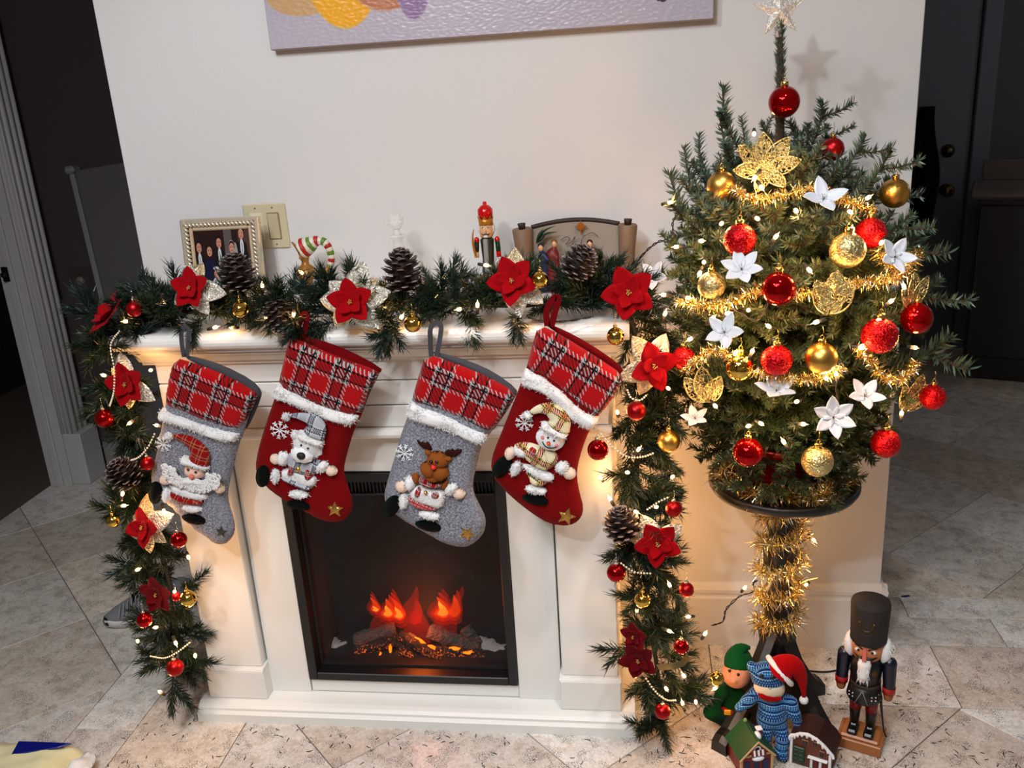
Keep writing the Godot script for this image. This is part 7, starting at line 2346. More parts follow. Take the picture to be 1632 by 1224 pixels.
	var s1 = ax.cross(Vector3(0, 0, 1)).normalized()
	var s2 = s1.cross(ax)
	for k in 21:
		ring.append(cc + s1 * cos(TAU * k / 20) * 0.038 + s2 * sin(TAU * k / 20) * 0.036)
	b.tube(ring, 0.0065, 10)
	part("hat_brim", b.done(), mats.fur_white, hat)
	b = MB.new()
	b.ball(Vector3(0.5522, 0.1336, 0.42) - o, Vector3.ONE * 0.0105, 14)
	part("pompom", b.done(), mats.fur_white, hat)
	# plush elf
	t = thing("plush_elf", "green plush elf with a pale smiling face, leaning behind the monkey", "plush toy", Vector3(0.392, 0, 0.35))
	o = t.position
	var green = cloth("elf_green", Color(0.015, 0.20, 0.07))
	var fc = Vector3(0.4038, 0.1621, 0.365) - o
	b = MB.new()
	b.body([[fc, fc + Vector3(0.004, 0.01, 0), 0.035, 0.034], [Vector3(0.3957, 0.1616, 0.392) - o, Vector3(0.3945, 0.1663, 0.401) - o, 0.006, 0.005]], 0.004, 0.008)
	part("head", b.done(), cloth("elf_skin", Color(0.74, 0.50, 0.38)), t)
	b = MB.new()
	b.body([[Vector3(0, 0.035, 0.005), Vector3(-0.004, 0.10, 0.005), 0.033, 0.026], [Vector3(-0.020, 0.105, 0.01), Vector3(0.3698, 0.1158, 0.375) - o, 0.014, 0.013], [Vector3(0.3698, 0.1158, 0.375) - o, Vector3(0.3503, 0.0763, 0.385) - o, 0.014, 0.013], [Vector3(0.02, 0.10, 0.01), Vector3(0.036, 0.055, 0.03), 0.013, 0.012],
		[Vector3(-0.012, 0.028, 0.01), Vector3(0.341, 0.0745, 0.4) - o, 0.021, 0.018], [Vector3(0.008, 0.022, 0.012), Vector3(-0.004, 0.022, 0.055), 0.019, 0.017], [Vector3(-0.004, 0.022, 0.055), Vector3(-0.008, 0.032, 0.066), 0.016, 0.014]], 0.0045, 0.010)
	part("body", b.done(), green, t)
	b = MB.new()
	var up = fc + Vector3(0.003, 0.021, -0.004)
	var cap := []
	for k in 9:
		var f = k / 8.0
		cap.append(up + Vector3(0.002 + 0.012 * f * f + 0.016 * maxf(f - 0.7, 0) * 3, 0.048 * sin(f * 1.75), -0.002))
	b.tube(PackedVector3Array(cap), [0.0345, 0.0345, 0.032, 0.028, 0.023, 0.017, 0.012, 0.008, 0.004], 20)
	part("cap", b.done(), cloth("elf_cap", Color(0.02, 0.25, 0.11)), t)
	eyes(t, black, [Vector3(0.3842, 0.1898, 0.394) - o, Vector3(0.4042, 0.1817, 0.397) - o], 0.0042)
	b = MB.new()
	b.tube(curve([Vector3(0.3915, 0.1575, 0.3945) - o, Vector3(0.3991, 0.1526, 0.3945) - o, Vector3(0.4061, 0.1562, 0.3955) - o], 4), 0.0007, 5)
	part("smile", b.done(), mat("smile_red", Color(0.45, 0.12, 0.10), 0.8), t)
	b = MB.new()
	ring = PackedVector3Array()
	for k in 21:
		ring.append(Vector3(-0.002 + cos(TAU * k / 20) * 0.0315, 0.066 - 0.010 * cos(TAU * k / 20), 0.005 + sin(TAU * k / 20) * 0.0315))
	b.tube(ring, 0.005, 8)
	part("belt", b.done(), cloth("belt_red", Color(0.62, 0.02, 0.04)), t)
	b = MB.new()
	b.box(Vector3(-0.010, 0.068, 0.040), Vector3(0.017, 0.015, 0.005), 0.002)
	part("buckle", b.done(), mat("buckle_yellow", Color(0.85, 0.56, 0.04), 0.6), t)
	big_nutcracker()
	village_houses()
	sneaker()
	# package at the lower left corner
	t = thing("plastic_package", "pale yellow plastic package with a blue band on the floor, lower left", "package", Vector3(-1.285, 0, 0.60))
	b = MB.new()
	b.pillow(poly_round(PackedVector2Array([Vector2(-0.26, -0.20), Vector2(0.105, -0.19), Vector2(0.118, -0.10), Vector2(0.105, -0.03), Vector2(0.118, 0.015), Vector2(0.06, 0.035), Vector2(-0.08, 0.03), Vector2(-0.26, 0.035)]), 1), 0.085, 0.07, 0.014, Transform3D(Basis(Vector3(1, 0, 0), Vector3(0, 0, -1), Vector3(0, 1, 0)), Vector3(0, 0.002, 0)), 0.02, 0.03)
	var pm = mat("package_film", Color(0.84, 0.83, 0.66), 0.3)
	pm.clearcoat_enabled = true
	part("film", b.done(), pm, t)
	b = MB.new()
	var band := PackedVector2Array()
	for q in [Vector3(-1.333, 0.09, 0.6111), Vector3(-1.264, 0.09, 0.6098), Vector3(-1.194, 0.09, 0.6111), Vector3(-1.218, 0.09, 0.6267), Vector3(-1.262, 0.09, 0.6408), Vector3(-1.32, 0.09, 0.6581)]:
		band.append(Vector2(q.x - t.position.x, q.z - t.position.z))
	b.extrude(band, 0.0855, 0.0895, 0.001, Transform3D(Basis(Vector3(1, 0, 0), Vector3(0, 0, 1), Vector3(0, 1, 0)), Vector3.ZERO))
	part("blue_band", b.done(), mat("package_blue", Color(0.03, 0.07, 0.42), 0.35), t)
	b = MB.new()
	b.pillow(poly_round(PackedVector2Array([Vector2(0.09, -0.12), Vector2(0.135, -0.13), Vector2(0.142, -0.06), Vector2(0.135, 0.012), Vector2(0.10, 0.02)]), 1), 0.028, 0.02, 0.008, Transform3D(Basis(Vector3(1, 0, 0), Vector3(0, 0, -1), Vector3(0, 1, 0)), Vector3(0, 0.03, 0)), 0.6, 0.35)
	part("crimped_end", b.done(), mat("package_clear", Color(0.85, 0.86, 0.86), 0.25), t)
	# odds and ends
	t = thing("power_cord", "thin dark cord lying on the floor between the stand and the nutcracker", "cord", Vector3(0.6148, 0.003, 0.1273))
	b = MB.new()
	b.tube(curve([Vector3(0.6148, 0.003, 0.1273) - t.position, Vector3(0.6562, 0.003, 0.1308) - t.position, Vector3(0.6984, 0.003, 0.1208) - t.position, Vector3(0.7536, 0.003, 0.0965) - t.position, Vector3(0.8028, 0.003, 0.0382) - t.position], 6), 0.0026, 8)
	part("cable", b.done(), mat("cord_black", Color(0.03, 0.03, 0.03), 0.5), t)
	t = thing("blue_scrap", "tiny blue scrap lying on the floor right of the baseboard's end", "scrap", Vector3(0.9679, 0, -0.2541))
	b = MB.new()
	b.pillow(PackedVector2Array([Vector2(-0.012, -0.003), Vector2(0.0, -0.004), Vector2(0.016, 0.002), Vector2(0.012, 0.006), Vector2(-0.004, 0.003), Vector2(-0.012, 0.001)]), 0.004, 0.003, 0.002, Transform3D(Basis(Vector3(1, 0, 0), Vector3(0, 0, -1), Vector3(0, 1, 0)), Vector3(0, 0.0006, 0)), 0.0)
	part("scrap_body", b.done(), mat("scrap_blue", Color(0.03, 0.10, 0.26), 0.5), t)
	t = thing("gauze_ribbon", "olive gauze ribbon band across the lower right garland beside the dark flowers", "ribbon", Vector3(0.2154, 0.2488, 0.47))
	ribbon(t, "band", mat("gauze_olive", Color(0.34, 0.30, 0.17), 0.5), [Vector3.ZERO, Vector3(0.2455, 0.2636, 0.485) - t.position, Vector3(0.2709, 0.2699, 0.48) - t.position, Vector3(0.2846, 0.2741, 0.46) - t.position], 0.016)
	# shed needles on the floor
	b = MB.new()
	for i in 620:
		var p = Vector3(rng.randf_range(-1.15, 1.2), 0.0012, rng.randf_range(0.40, 0.75))
		if i < 250:
			p = Vector3(rng.randf_range(0.05, 0.95), 0.0012, rng.randf_range(0.05, 0.70))
		if p.x > -0.99 and p.x < 0.18 and p.z < 0.425:
			continue
		var a = rng.randf() * TAU
		var d = Vector3(cos(a), 0, sin(a))
		var n = d.cross(Vector3.UP)
		var l = rng.randf_range(0.007, 0.017)
		b.tube(PackedVector3Array([p, p + d * l * 0.5 + n * l * 0.1, p + d * l]), [0.0011, 0.0011, 0.0005], 4)
	var sn = stuff(part("shed_needles", b.done(), mat("dry_needle", Color(0.085, 0.085, 0.055), 0.7), self))
	tag(sn, "dark shed needles scattered over the stone floor before the hearth and tree", "needles")

func big_nutcracker():
	var t = thing("nutcracker", "tall wooden nutcracker soldier in navy and a black hat, standing on the floor", "nutcracker", Vector3(0.693, 0, 0.395))
	t.rotation.y = -0.40
	var navy = mat("paint_navy", Color(0.025, 0.045, 0.12), 0.3)
	var tunic = mat("paint_tunic", Color(0.035, 0.04, 0.055), 0.4)
	var red = mat("paint_red", Color(0.50, 0.02, 0.025), 0.4)
	var skin = mat("paint_tan", Color(0.72, 0.44, 0.27), 0.4)
	var black = mat("paint_black", Color(0.022, 0.02, 0.02), 0.35)
	var fur = cloth("fur_white", Color(0.86, 0.855, 0.85), "felt_n", 26.0)
	var gold = mats.paint_gold
	var white = mats.paint_white
	var oak = mat("oak_base", Color(0.60, 0.36, 0.17), 0.4)
	var b := MB.new()
	b.box(Vector3(0, 0.014, 0), Vector3(0.100, 0.028, 0.078), 0.002)
	b.box(Vector3(0, 0.031, 0), Vector3(0.088, 0.010, 0.066), 0.004)
	part("base", b.done(), oak, t)
	var y0 = 0.036
	for s in [-1, 1]:
		b = MB.new()
		b.box(Vector3(s * 0.018, y0 + 0.007, 0.012), Vector3(0.022, 0.014, 0.040), 0.004)
		b.box(Vector3(s * 0.018, y0 + 0.013, 0.002), Vector3(0.018, 0.014, 0.020), 0.004)
		part("shoe", b.done(), black, t)
		b = MB.new()
		b.lathe([Vector2(0, y0 + 0.012), Vector2(0.0095, y0 + 0.012), Vector2(0.0125, y0 + 0.055), Vector2(0.0130, y0 + 0.060), Vector2(0, y0 + 0.060)], 16, Transform3D(Basis(), Vector3(s * 0.018, 0, 0)))
		part("boot", b.done(), mat("paint_boot", Color(0.05, 0.03, 0.028), 0.4), t)
		b = MB.new()
		b.lathe([Vector2(0, y0 + 0.060), Vector2(0.0135, y0 + 0.060), Vector2(0.0150, y0 + 0.10), Vector2(0, y0 + 0.10)], 16, Transform3D(Basis(), Vector3(s * 0.0175, 0, 0)))
		part("leg", b.done(), red, t)
	b = MB.new()
	b.lathe([Vector2(0, 0.130), Vector2(0.037, 0.130), Vector2(0.040, 0.136), Vector2(0.034, 0.172), Vector2(0, 0.172)], 28)
	part("coat_skirt", b.done(), tunic, t)
	b = MB.new()
	b.lathe([Vector2(0, 0.171), Vector2(0.0345, 0.171), Vector2(0.0345, 0.180), Vector2(0, 0.180)], 28)
	part("belt", b.done(), mat("belt_olive", Color(0.16, 0.13, 0.085), 0.5), t)
	b = MB.new()
	b.lathe([Vector2(0, 0.173), Vector2(0.033, 0.173), Vector2(0.035, 0.21), Vector2(0.035, 0.232), Vector2(0.026, 0.245), Vector2(0, 0.247)], 28)
	part("torso", b.done(), tunic, t)
	for s in [-1, 1]:
		b = MB.new()
		b.tube(PackedVector3Array([Vector3(0, 0.168, 0.036), Vector3(s * 0.014, 0.136, 0.040)]), 0.0013, 6)
		part("piping", b.done(), mat("piping_grey", Color(0.42, 0.40, 0.36), 0.5), t)
		for k in 4:
			b = MB.new()
			b.ball(Vector3(s * 0.025 + (k % 2 - 0.5) * 0.008, 0.147 + (k / 2) * 0.009, 0.0295 + (0.004 if (k % 2 == 1) == (s < 0) else 0.0)), Vector3.ONE * 0.0018, 6)
			part("stud", b.done(), white, t)
	b = MB.new()
	b.extrude(PackedVector2Array([Vector2(0, 0.011), Vector2(0.008, 0), Vector2(0, -0.011), Vector2(-0.008, 0)]), 0, 0.003, 0.001)
	part("badge", b.done(), mat("badge_bronze", Color(0.30, 0.20, 0.08), 0.4, 0.5), t, Transform3D(Basis(Vector3.UP, 0.55), Vector3(0.021, 0.218, 0.029)))
	for s in [-1, 1]:
		var sh = Vector3(s * 0.049, 0.236, 0)
		b = MB.new()
		b.body([[sh, sh + Vector3(s * 0.003, -0.060, 0.003), 0.0160, 0.0135]], 0.003, 0.002)
		part("sleeve", b.done(), navy, t)
		b = MB.new()
		b.lathe([Vector2(0, 0), Vector2(0.0140, 0), Vector2(0.0148, 0.016), Vector2(0, 0.016)], 18, Transform3D(Basis(), sh + Vector3(s * 0.003, -0.076, 0.003)))
		part("cuff", b.done(), mat("paint_scarlet", Color(0.58, 0.05, 0.03), 0.4), t)
		b = MB.new()
		b.body([[sh + Vector3(s * 0.003, -0.078, 0.004), sh + Vector3(s * 0.003, -0.086, 0.006), 0.0120, 0.0105]], 0.0028, 0.002)
		part("hand", b.done(), mat("paint_hand", Color(0.50, 0.30, 0.14), 0.4), t)
		b = MB.new()
		b.ball(Vector3(s * 0.038, 0.262, -0.006), Vector3(0.015, 0.034, 0.022), 16)
		for k in 60:
			var p = Vector3(s * 0.038, 0.262, -0.006) + Vector3(s * rng.randf_range(0.0, 0.012), rng.randf_range(-0.028, 0.024), rng.randf_range(-0.012, 0.016))
			needle(b, p, Vector3(s * 0.8, -0.7, rng.randf_range(-0.3, 0.6)).normalized(), 0.012, 0.0016, Vector3(0, -0.3, 0))
		part("hair", b.done(), fur, t)
	b = MB.new()
	b.lathe([Vector2(0, 0.243), Vector2(0.028, 0.243), Vector2(0.0345, 0.252), Vector2(0.0365, 0.270), Vector2(0.0355, 0.292), Vector2(0, 0.292)], 28)
	part("head", b.done(), skin, t)
	b = MB.new()
	b.box(Vector3(0, 0.2485, 0.031), Vector3(0.030, 0.008, 0.008), 0.002)
	part("mouth", b.done(), red, t)
	for k in 5:
		b = MB.new()
		b.box(Vector3(-0.0104 + k * 0.0052, 0.2515, 0.0345), Vector3(0.0044, 0.0042, 0.004), 0.001)
		part("tooth", b.done(), white, t)
	b = MB.new()
	b.prim(PackedVector3Array([Vector3(-0.0035, 0.284, 0.034), Vector3(0.0035, 0.284, 0.034), Vector3(-0.0060, 0.256, 0.034), Vector3(0.0060, 0.256, 0.034), Vector3(-0.0045, 0.257, 0.048), Vector3(0.0045, 0.257, 0.048), Vector3(-0.002, 0.283, 0.037), Vector3(0.002, 0.283, 0.037)]), PackedInt32Array([0, 1, 7, 0, 7, 6, 6, 7, 5, 6, 5, 4, 4, 5, 3, 4, 3, 2, 0, 6, 4, 0, 4, 2, 1, 3, 5, 1, 5, 7]), false, false)
	part("nose", b.done(), mat("paint_rose", Color(0.72, 0.36, 0.30), 0.4), t)
	for s in [-1, 1]:
		var e = Vector3(s * 0.0155, 0.274, 0.0315)
		b = MB.new()
		b.ball(e, Vector3(0.0080, 0.0052, 0.0026), 14)
		part("eye", b.done(), white, t)
		b = MB.new()
		b.ball(e + Vector3(-s * 0.0005, -0.0003, 0.0018), Vector3(0.0034, 0.0040, 0.0016), 10)
		part("pupil", b.done(), black, t)
		b = MB.new()
		b.tube(PackedVector3Array([Vector3(s * 0.006, 0.280, 0.0370), Vector3(s * 0.014, 0.2850, 0.0345), Vector3(s * 0.025, 0.2835, 0.0270)]), [0.0016, 0.0020, 0.0008], 6)
		part("eyebrow", b.done(), black, t)
		b = MB.new()
		b.tube(PackedVector3Array([Vector3(s * 0.003, 0.2585, 0.0370), Vector3(s * 0.014, 0.2560, 0.0350), Vector3(s * 0.026, 0.2610, 0.0265)]), [0.0024, 0.0030, 0.0006], 6)
		part("moustache", b.done(), black, t)
	b = MB.new()
	b.body([[Vector3(0, 0.240, 0.034), Vector3(0, 0.214, 0.039), 0.015, 0.011], [Vector3(0, 0.214, 0.039), Vector3(0.001, 0.198, 0.040), 0.010, 0.004]], 0.003, 0.004)
	for k in 90:
		needle(b, Vector3(rng.randf_range(-0.012, 0.012), rng.randf_range(0.205, 0.242), rng.randf_range(0.040, 0.047)), Vector3(rng.randf_range(-0.4, 0.4), -1, 0.25).normalized(), 0.014, 0.0015, Vector3(0, -0.2, 0))
	part("beard", b.done(), fur, t)
	b = MB.new()
	b.lathe([Vector2(0, 0.288), Vector2(0.0390, 0.288), Vector2(0.0405, 0.291), Vector2(0.0400, 0.30), Vector2(0.0430, 0.381), Vector2(0.0415, 0.386), Vector2(0, 0.389)], 36)
	part("hat", b.done(), mat("hat_felt", Color(0.10, 0.07, 0.055), 0.8), t)
	b = MB.new()
	b.tube(curve([Vector3(-0.015, 0.350, 0.0390), Vector3(-0.010, 0.336, 0.0410), Vector3(0, 0.331, 0.0425), Vector3(0.010, 0.336, 0.0410), Vector3(0.015, 0.350, 0.0390)], 4), 0.0011, 6)
	b.ball(Vector3(-0.015, 0.350, 0.0390), Vector3.ONE * 0.0030, 8)
	b.ball(Vector3(0.015, 0.350, 0.0390), Vector3.ONE * 0.0030, 8)
	part("hat_chain", b.done(), mat("old_brass", Color(0.42, 0.33, 0.15), 0.35, 0.9), t)
	b = MB.new()
	b.tube(curve([Vector3(0.037, 0.150, 0.012), Vector3(0.042, 0.10, 0.006), Vector3(0.048, 0.050, -0.002), Vector3(0.054, 0.030, -0.006)], 4), [0.0036, 0.0034, 0.003, 0.0028, 0.0025, 0.002], 8)
	b.ball(Vector3(0.034, 0.152, 0.020), Vector3(0.008, 0.010, 0.004), 10)
	part("sword", b.done(), mat("sword_black", Color(0.03, 0.028, 0.03), 0.35, 0.3), t)

func gable_house(t: Node, w: float, d: float, h: float, ridge: float, wall: Material, roof: Material, trim: Material):
	# walls with a gable to the front (+z) and a two-sided roof with eaves
	var b := MB.new()
	b.extrude(PackedVector2Array([Vector2(-w / 2, 0), Vector2(w / 2, 0), Vector2(w / 2, h), Vector2(0, ridge), Vector2(-w / 2, h)]), -d / 2, d / 2)
	part("wall", b.done(), wall, t)
	for s in [-1, 1]:
		b = MB.new()
		var run = Vector2(w / 2, h - ridge)
		var ang = atan2(ridge - h, w / 2)
		b.box(Vector3(run.length() * 0.56 , 0.002, 0), Vector3(run.length() * 1.14, 0.004, d + 0.012), 0.001, Transform3D((Basis(Vector3.UP, PI) if s < 0 else Basis()) * Basis(Vector3(0, 0, 1), -ang), Vector3(0, ridge, 0)))
		part("roof", b.done(), roof, t)
		b = MB.new()
		b.box(Vector3(run.length() * 0.56, 0.0, 0), Vector3(run.length() * 1.16, 0.005, 0.004), 0.001, Transform3D((Basis(Vector3.UP, PI) if s < 0 else Basis()) * Basis(Vector3(0, 0, 1), -ang), Vector3(0, ridge, 0.0)) * Transform3D(Basis(), Vector3(0, 0, s * (d / 2 + 0.006))))
		part("bargeboard", b.done(), trim, t)

func village_houses():
	var cream = mat("trim_cream", Color(0.74, 0.60, 0.42), 0.6)
	var snow = mats.snow_white
	# red house with green roof
	var t = thing("toy_house", "small red village house with a green gable roof, before the plush monkey", "toy house", Vector3(0.425, 0, 0.480))
	t.rotation.y = 0.30
	gable_house(t, 0.076, 0.072, 0.052, 0.092, mat("house_red", Color(0.42, 0.025, 0.035), 0.5), mat("roof_green", Color(0.05, 0.25, 0.12), 0.5), cream)
	var b := MB.new()
	b.box(Vector3(0, 0.054, 0.0375), Vector3(0.080, 0.005, 0.005), 0.001)
	for s in [-1, 1]:
		b.box(Vector3(s * 0.037, 0.026, 0.0365), Vector3(0.006, 0.052, 0.006), 0.001)
		b.box(Vector3(s * 0.038, 0.054, 0), Vector3(0.005, 0.004, 0.076), 0.001)
	part("corner_post", b.done(), cream, t)
	b = MB.new()
	b.lathe([Vector2(0.0055, 0), Vector2(0.009, 0.0), Vector2(0.009, 0.003), Vector2(0.0055, 0.003)], 16, Transform3D(Basis(Vector3.RIGHT, PI / 2), Vector3(0, 0.070, 0.0365)), false)
	part("round_window", b.done(), snow, t)
	b = MB.new()
	b.box(Vector3(0, 0.070, 0.0365), Vector3(0.011, 0.011, 0.001))
	part("window_pane", b.done(), mat("pane_dark", Color(0.05, 0.05, 0.09), 0.2), t)
	b = MB.new()
	b.ball(Vector3(0, 0.050, 0.044), Vector3(0.015, 0.006, 0.007), 12)
	part("awning_snow", b.done(), snow, t)
	for k in 7:
		b = MB.new()
		b.box(Vector3(-0.015 + k * 0.005, 0.042, 0.045), Vector3(0.005, 0.013, 0.002), 0.0005, Transform3D(Basis(Vector3.RIGHT, -0.3), Vector3(0, 0.012, 0.015)))
		part("awning_stripe", b.done(), snow if k % 2 else mats.house_red, t)
	for s in [-1, 0, 1]:
		b = MB.new()
		b.box(Vector3(s * 0.022, 0.022, 0.0365), Vector3(0.014, 0.030, 0.002), 0.0005)
		part("window_pane", b.done(), mat("pane_blue", Color(0.05, 0.08, 0.28), 0.3), t)
	b = MB.new()
	b.ball(Vector3(0, 0.096, -0.030), Vector3(0.005, 0.006, 0.005), 10)
	part("finial", b.done(), cloth("moss", Color(0.42, 0.52, 0.30)), t)
	b = MB.new()
	b.box(Vector3(0.018, 0.086, 0.004), Vector3(0.012, 0.020, 0.012), 0.001)
	part("chimney", b.done(), mats.house_red, t)
	b = MB.new()
	b.box(Vector3(0.018, 0.0975, 0.004), Vector3(0.015, 0.005, 0.015), 0.002)
	b.ball(Vector3(0.010, 0.088, 0.016), Vector3(0.008, 0.009, 0.012), 10)
	part("roof_snow", b.done(), snow, t)
	var dot := MB.new()
	dot.ball(Vector3.ZERO, Vector3.ONE * 0.0013, 6)
	var dm = dot.done()
	var sn := MB.new()
	for i in 90:
		var f = rng.randf_range(0.2, 1.0)
		sn.ball(Vector3(-0.040 * f, 0.092 - 0.040 * f * 1.05 + 0.0042, rng.randf_range(-0.034, 0.036)), Vector3.ONE * 0.0011, 4)
	stuff(part("snow_flecks", sn.done(), mat("snow_fleck", Color(0.62, 0.66, 0.50), 0.6), t))
	# brown house
	t = thing("toy_house", "small brown village house with white trim, beside the monkey's foot", "toy house", Vector3(0.572, 0, 0.462))
	t.rotation.y = -0.42
	var brown = mat("house_brown", Color(0.34, 0.15, 0.065), 0.5)
	b = MB.new()
	var front := PackedVector2Array([Vector2(-0.044, 0), Vector2(0.044, 0), Vector2(0.044, 0.056), Vector2(0.028, 0.072), Vector2(0.012, 0.084), Vector2(-0.008, 0.090), Vector2(-0.026, 0.086), Vector2(-0.036, 0.078), Vector2(-0.044, 0.074)])
	b.extrude(front, -0.034, 0.030)
	part("wall", b.done(), brown, t)
	b = MB.new()
	var rf := PackedVector2Array([Vector2(0.052, 0.052), Vector2(0.050, 0.057), Vector2(0.030, 0.077), Vector2(0.013, 0.089), Vector2(-0.008, 0.0955), Vector2(-0.027, 0.091), Vector2(-0.038, 0.083), Vector2(-0.048, 0.079), Vector2(-0.048, 0.074), Vector2(-0.036, 0.078), Vector2(-0.026, 0.086), Vector2(-0.008, 0.090), Vector2(0.012, 0.084), Vector2(0.028, 0.072), Vector2(0.044, 0.056)])
	b.extrude(rf, -0.042, 0.030, 0.0, Transform3D(), false)
	part("roof", b.done(), mat("roof_brown", Color(0.16, 0.055, 0.04), 0.5), t)
	b = MB.new()
	b.extrude(rf, 0.030, 0.036, 0.001)
	for k in 14:
		var f = k / 13.0 * 8.0
		var j = mini(int(f), 7)
		var p = rf[1 + mini(j, 6)].lerp(rf[2 + mini(j, 6)], clampf(f - j, 0, 1))
		b.ball(Vector3(p.x, p.y - 0.006, 0.034), Vector3(0.0035, 0.004 + 0.002 * (k % 3), 0.003), 8)
	b.box(Vector3(0.043, 0.027, 0.032), Vector3(0.006, 0.054, 0.006), 0.001)
	b.box(Vector3(-0.044, 0.036, 0.032), Vector3(0.006, 0.072, 0.006), 0.001)
	part("snow_trim", b.done(), snow, t)
	for q in [[-0.014, 0.066, 0.016, 0.015], [0.008, 0.071, 0.012, 0.012], [0.024, 0.048, 0.012, 0.017]]:
		b = MB.new()
		b.box(Vector3(q[0], q[1], 0.030), Vector3(q[2], q[3], 0.003), 0.001)
		var win = part("window", b.done(), mat("window_gilt", Color(0.42, 0.24, 0.08), 0.4), t)
		for k in 2:
			b = MB.new()
			b.box(Vector3(q[0] + (k - 0.5) * q[2] * 0.42, q[1], 0.0315), Vector3(q[2] * 0.30, q[3] * 0.7, 0.002))
			part("window_pane", b.done(), mats.pane_dark, win)
	var shut = mat("shutter_green", Color(0.04, 0.22, 0.08), 0.5)
	b = MB.new()
	b.box(Vector3(-0.026, 0.030, 0.033), Vector3(0.026, 0.044, 0.006), 0.002)
	part("porch", b.done(), shut, t)
	for k in 3:
		for j in 2:
			b = MB.new()
			b.box(Vector3(-0.032 + j * 0.012, 0.018 + k * 0.012, 0.0365), Vector3(0.008, 0.006, 0.002), 0.0005)
			part("porch_pane", b.done(), mat("porch_dark", Color(0.02, 0.08, 0.04), 0.4), t)
	b = MB.new()
	b.box(Vector3(0.016, 0.034, 0.034), Vector3(0.044, 0.003, 0.010), 0.001)
	part("ledge", b.done(), snow, t)
	for k in 4:
		b = MB.new()
		b.box(Vector3(0.002 + k * 0.010, 0.016, 0.031), Vector3(0.006, 0.026, 0.003), 0.0006)
		part("stripe", b.done(), mats.house_red if k % 2 else snow, t)

func sneaker():
	var t = thing("sneaker", "grey knit running shoe with black laces, on the floor by the left garland", "shoe", Vector3(-1.372, 0, -0.075))
	t.rotation.y = 0.585
	# toe towards local -x ... built along x, heel at +x
	var len_ = 0.27
	var b := MB.new()
	var rows := []
	var ws = [0.016, 0.034, 0.043, 0.046, 0.044, 0.038, 0.034, 0.034, 0.036, 0.034, 0.022]
	for i in 11:
		var x = lerpf(-len_ / 2, len_ / 2, i / 10.0)
		var w: float = ws[i]
		var lift = 0.012 * pow(maxf(0.0, 0.3 - i / 10.0) / 0.3, 2.0)
		rows.append([Vector3(x, 0.001 + lift, -w * 0.92), Vector3(x, 0.001 + lift, w * 0.92), Vector3(x, 0.022 + lift * 0.6, w * 1.04), Vector3(x, 0.027 + lift * 0.5, w), Vector3(x, 0.027 + lift * 0.5, -w), Vector3(x, 0.022 + lift * 0.6, -w * 1.04)])
	b.grid(rows, true)
	part("sole", b.done(), mat("sole_white", Color(0.80, 0.80, 0.80), 0.6), t)
	b = MB.new()
	rows = []
	var hs = [0.040, 0.056, 0.066, 0.076, 0.088, 0.098, 0.104, 0.104, 0.102, 0.104, 0.092]
	for i in 11:
		var x = lerpf(-len_ / 2 + 0.004, len_ / 2 - 0.003, i / 10.0)
		var w: float = ws[i] * 0.97
		var row := []
		for j in 13:
			var a = PI * j / 12
			row.append(Vector3(x, 0.024 + (hs[i] - 0.024) * pow(sin(a), 0.75) if j > 0 and j < 12 else 0.024, cos(a) * w * (1.0 - 0.12 * sin(a))))
		rows.append(row)
	b.grid(rows, true)
	var kn = cloth("shoe_knit", Color(0.46, 0.46, 0.48), "fine_n", 26.0)
	part("upper", b.done(), kn, t)
	for k in 7:
		b = MB.new()
		var x = -0.085 + k * 0.012
		b.tube(curve([Vector3(x - 0.006, 0.045 + k * 0.002, 0.043), Vector3(x, 0.064 + k * 0.004, 0.030), Vector3(x + 0.004, 0.071 + k * 0.0045, 0.014)], 4), 0.0016, 6)
		part("knit_stripe", b.done(), mat("stripe_pale", Color(0.58, 0.58, 0.60), 0.8), t)
	b = MB.new()
	b.ball(Vector3(-len_ / 2 + 0.012, 0.022, 0), Vector3(0.017, 0.020, 0.024), 14)
	part("toe_guard", b.done(), mats.black_metal, t)
	var lace = cloth("lace_black", Color(0.02, 0.02, 0.024))
	b = MB.new()
	rows = []
	for i in 7:
		var f = i / 6.0
		rows.append([Vector3(-0.045 + 0.095 * f, 0.080 + 0.036 * f, -0.020 - 0.004 * f), Vector3(-0.045 + 0.095 * f, 0.087 + 0.036 * f, 0), Vector3(-0.045 + 0.095 * f, 0.080 + 0.036 * f, 0.020 + 0.004 * f), Vector3(-0.045 + 0.095 * f, 0.070 + 0.036 * f, 0)])
	b.grid(rows, true)
	part("tongue", b.done(), lace, t)
	for k in 5:
		b = MB.new()
		var x = -0.035 + k * 0.018
		b.tube(curve([Vector3(x - 0.006, 0.074 + k * 0.007, 0.028), Vector3(x, 0.092 + k * 0.007, 0), Vector3(x + 0.006, 0.074 + k * 0.007, -0.028)], 5), 0.0036, 6)
		part("lace", b.done(), lace, t)
	b = MB.new()
	b.tube(curve([Vector3(0.05, 0.120, 0), Vector3(0.052, 0.142, 0.02), Vector3(0.04, 0.152, 0.035), Vector3(0.02, 0.158, 0.045)], 5), 0.003, 6)
	part("lace", b.done(), lace, t)

# ---------------------------------------------------------------- fairy lights

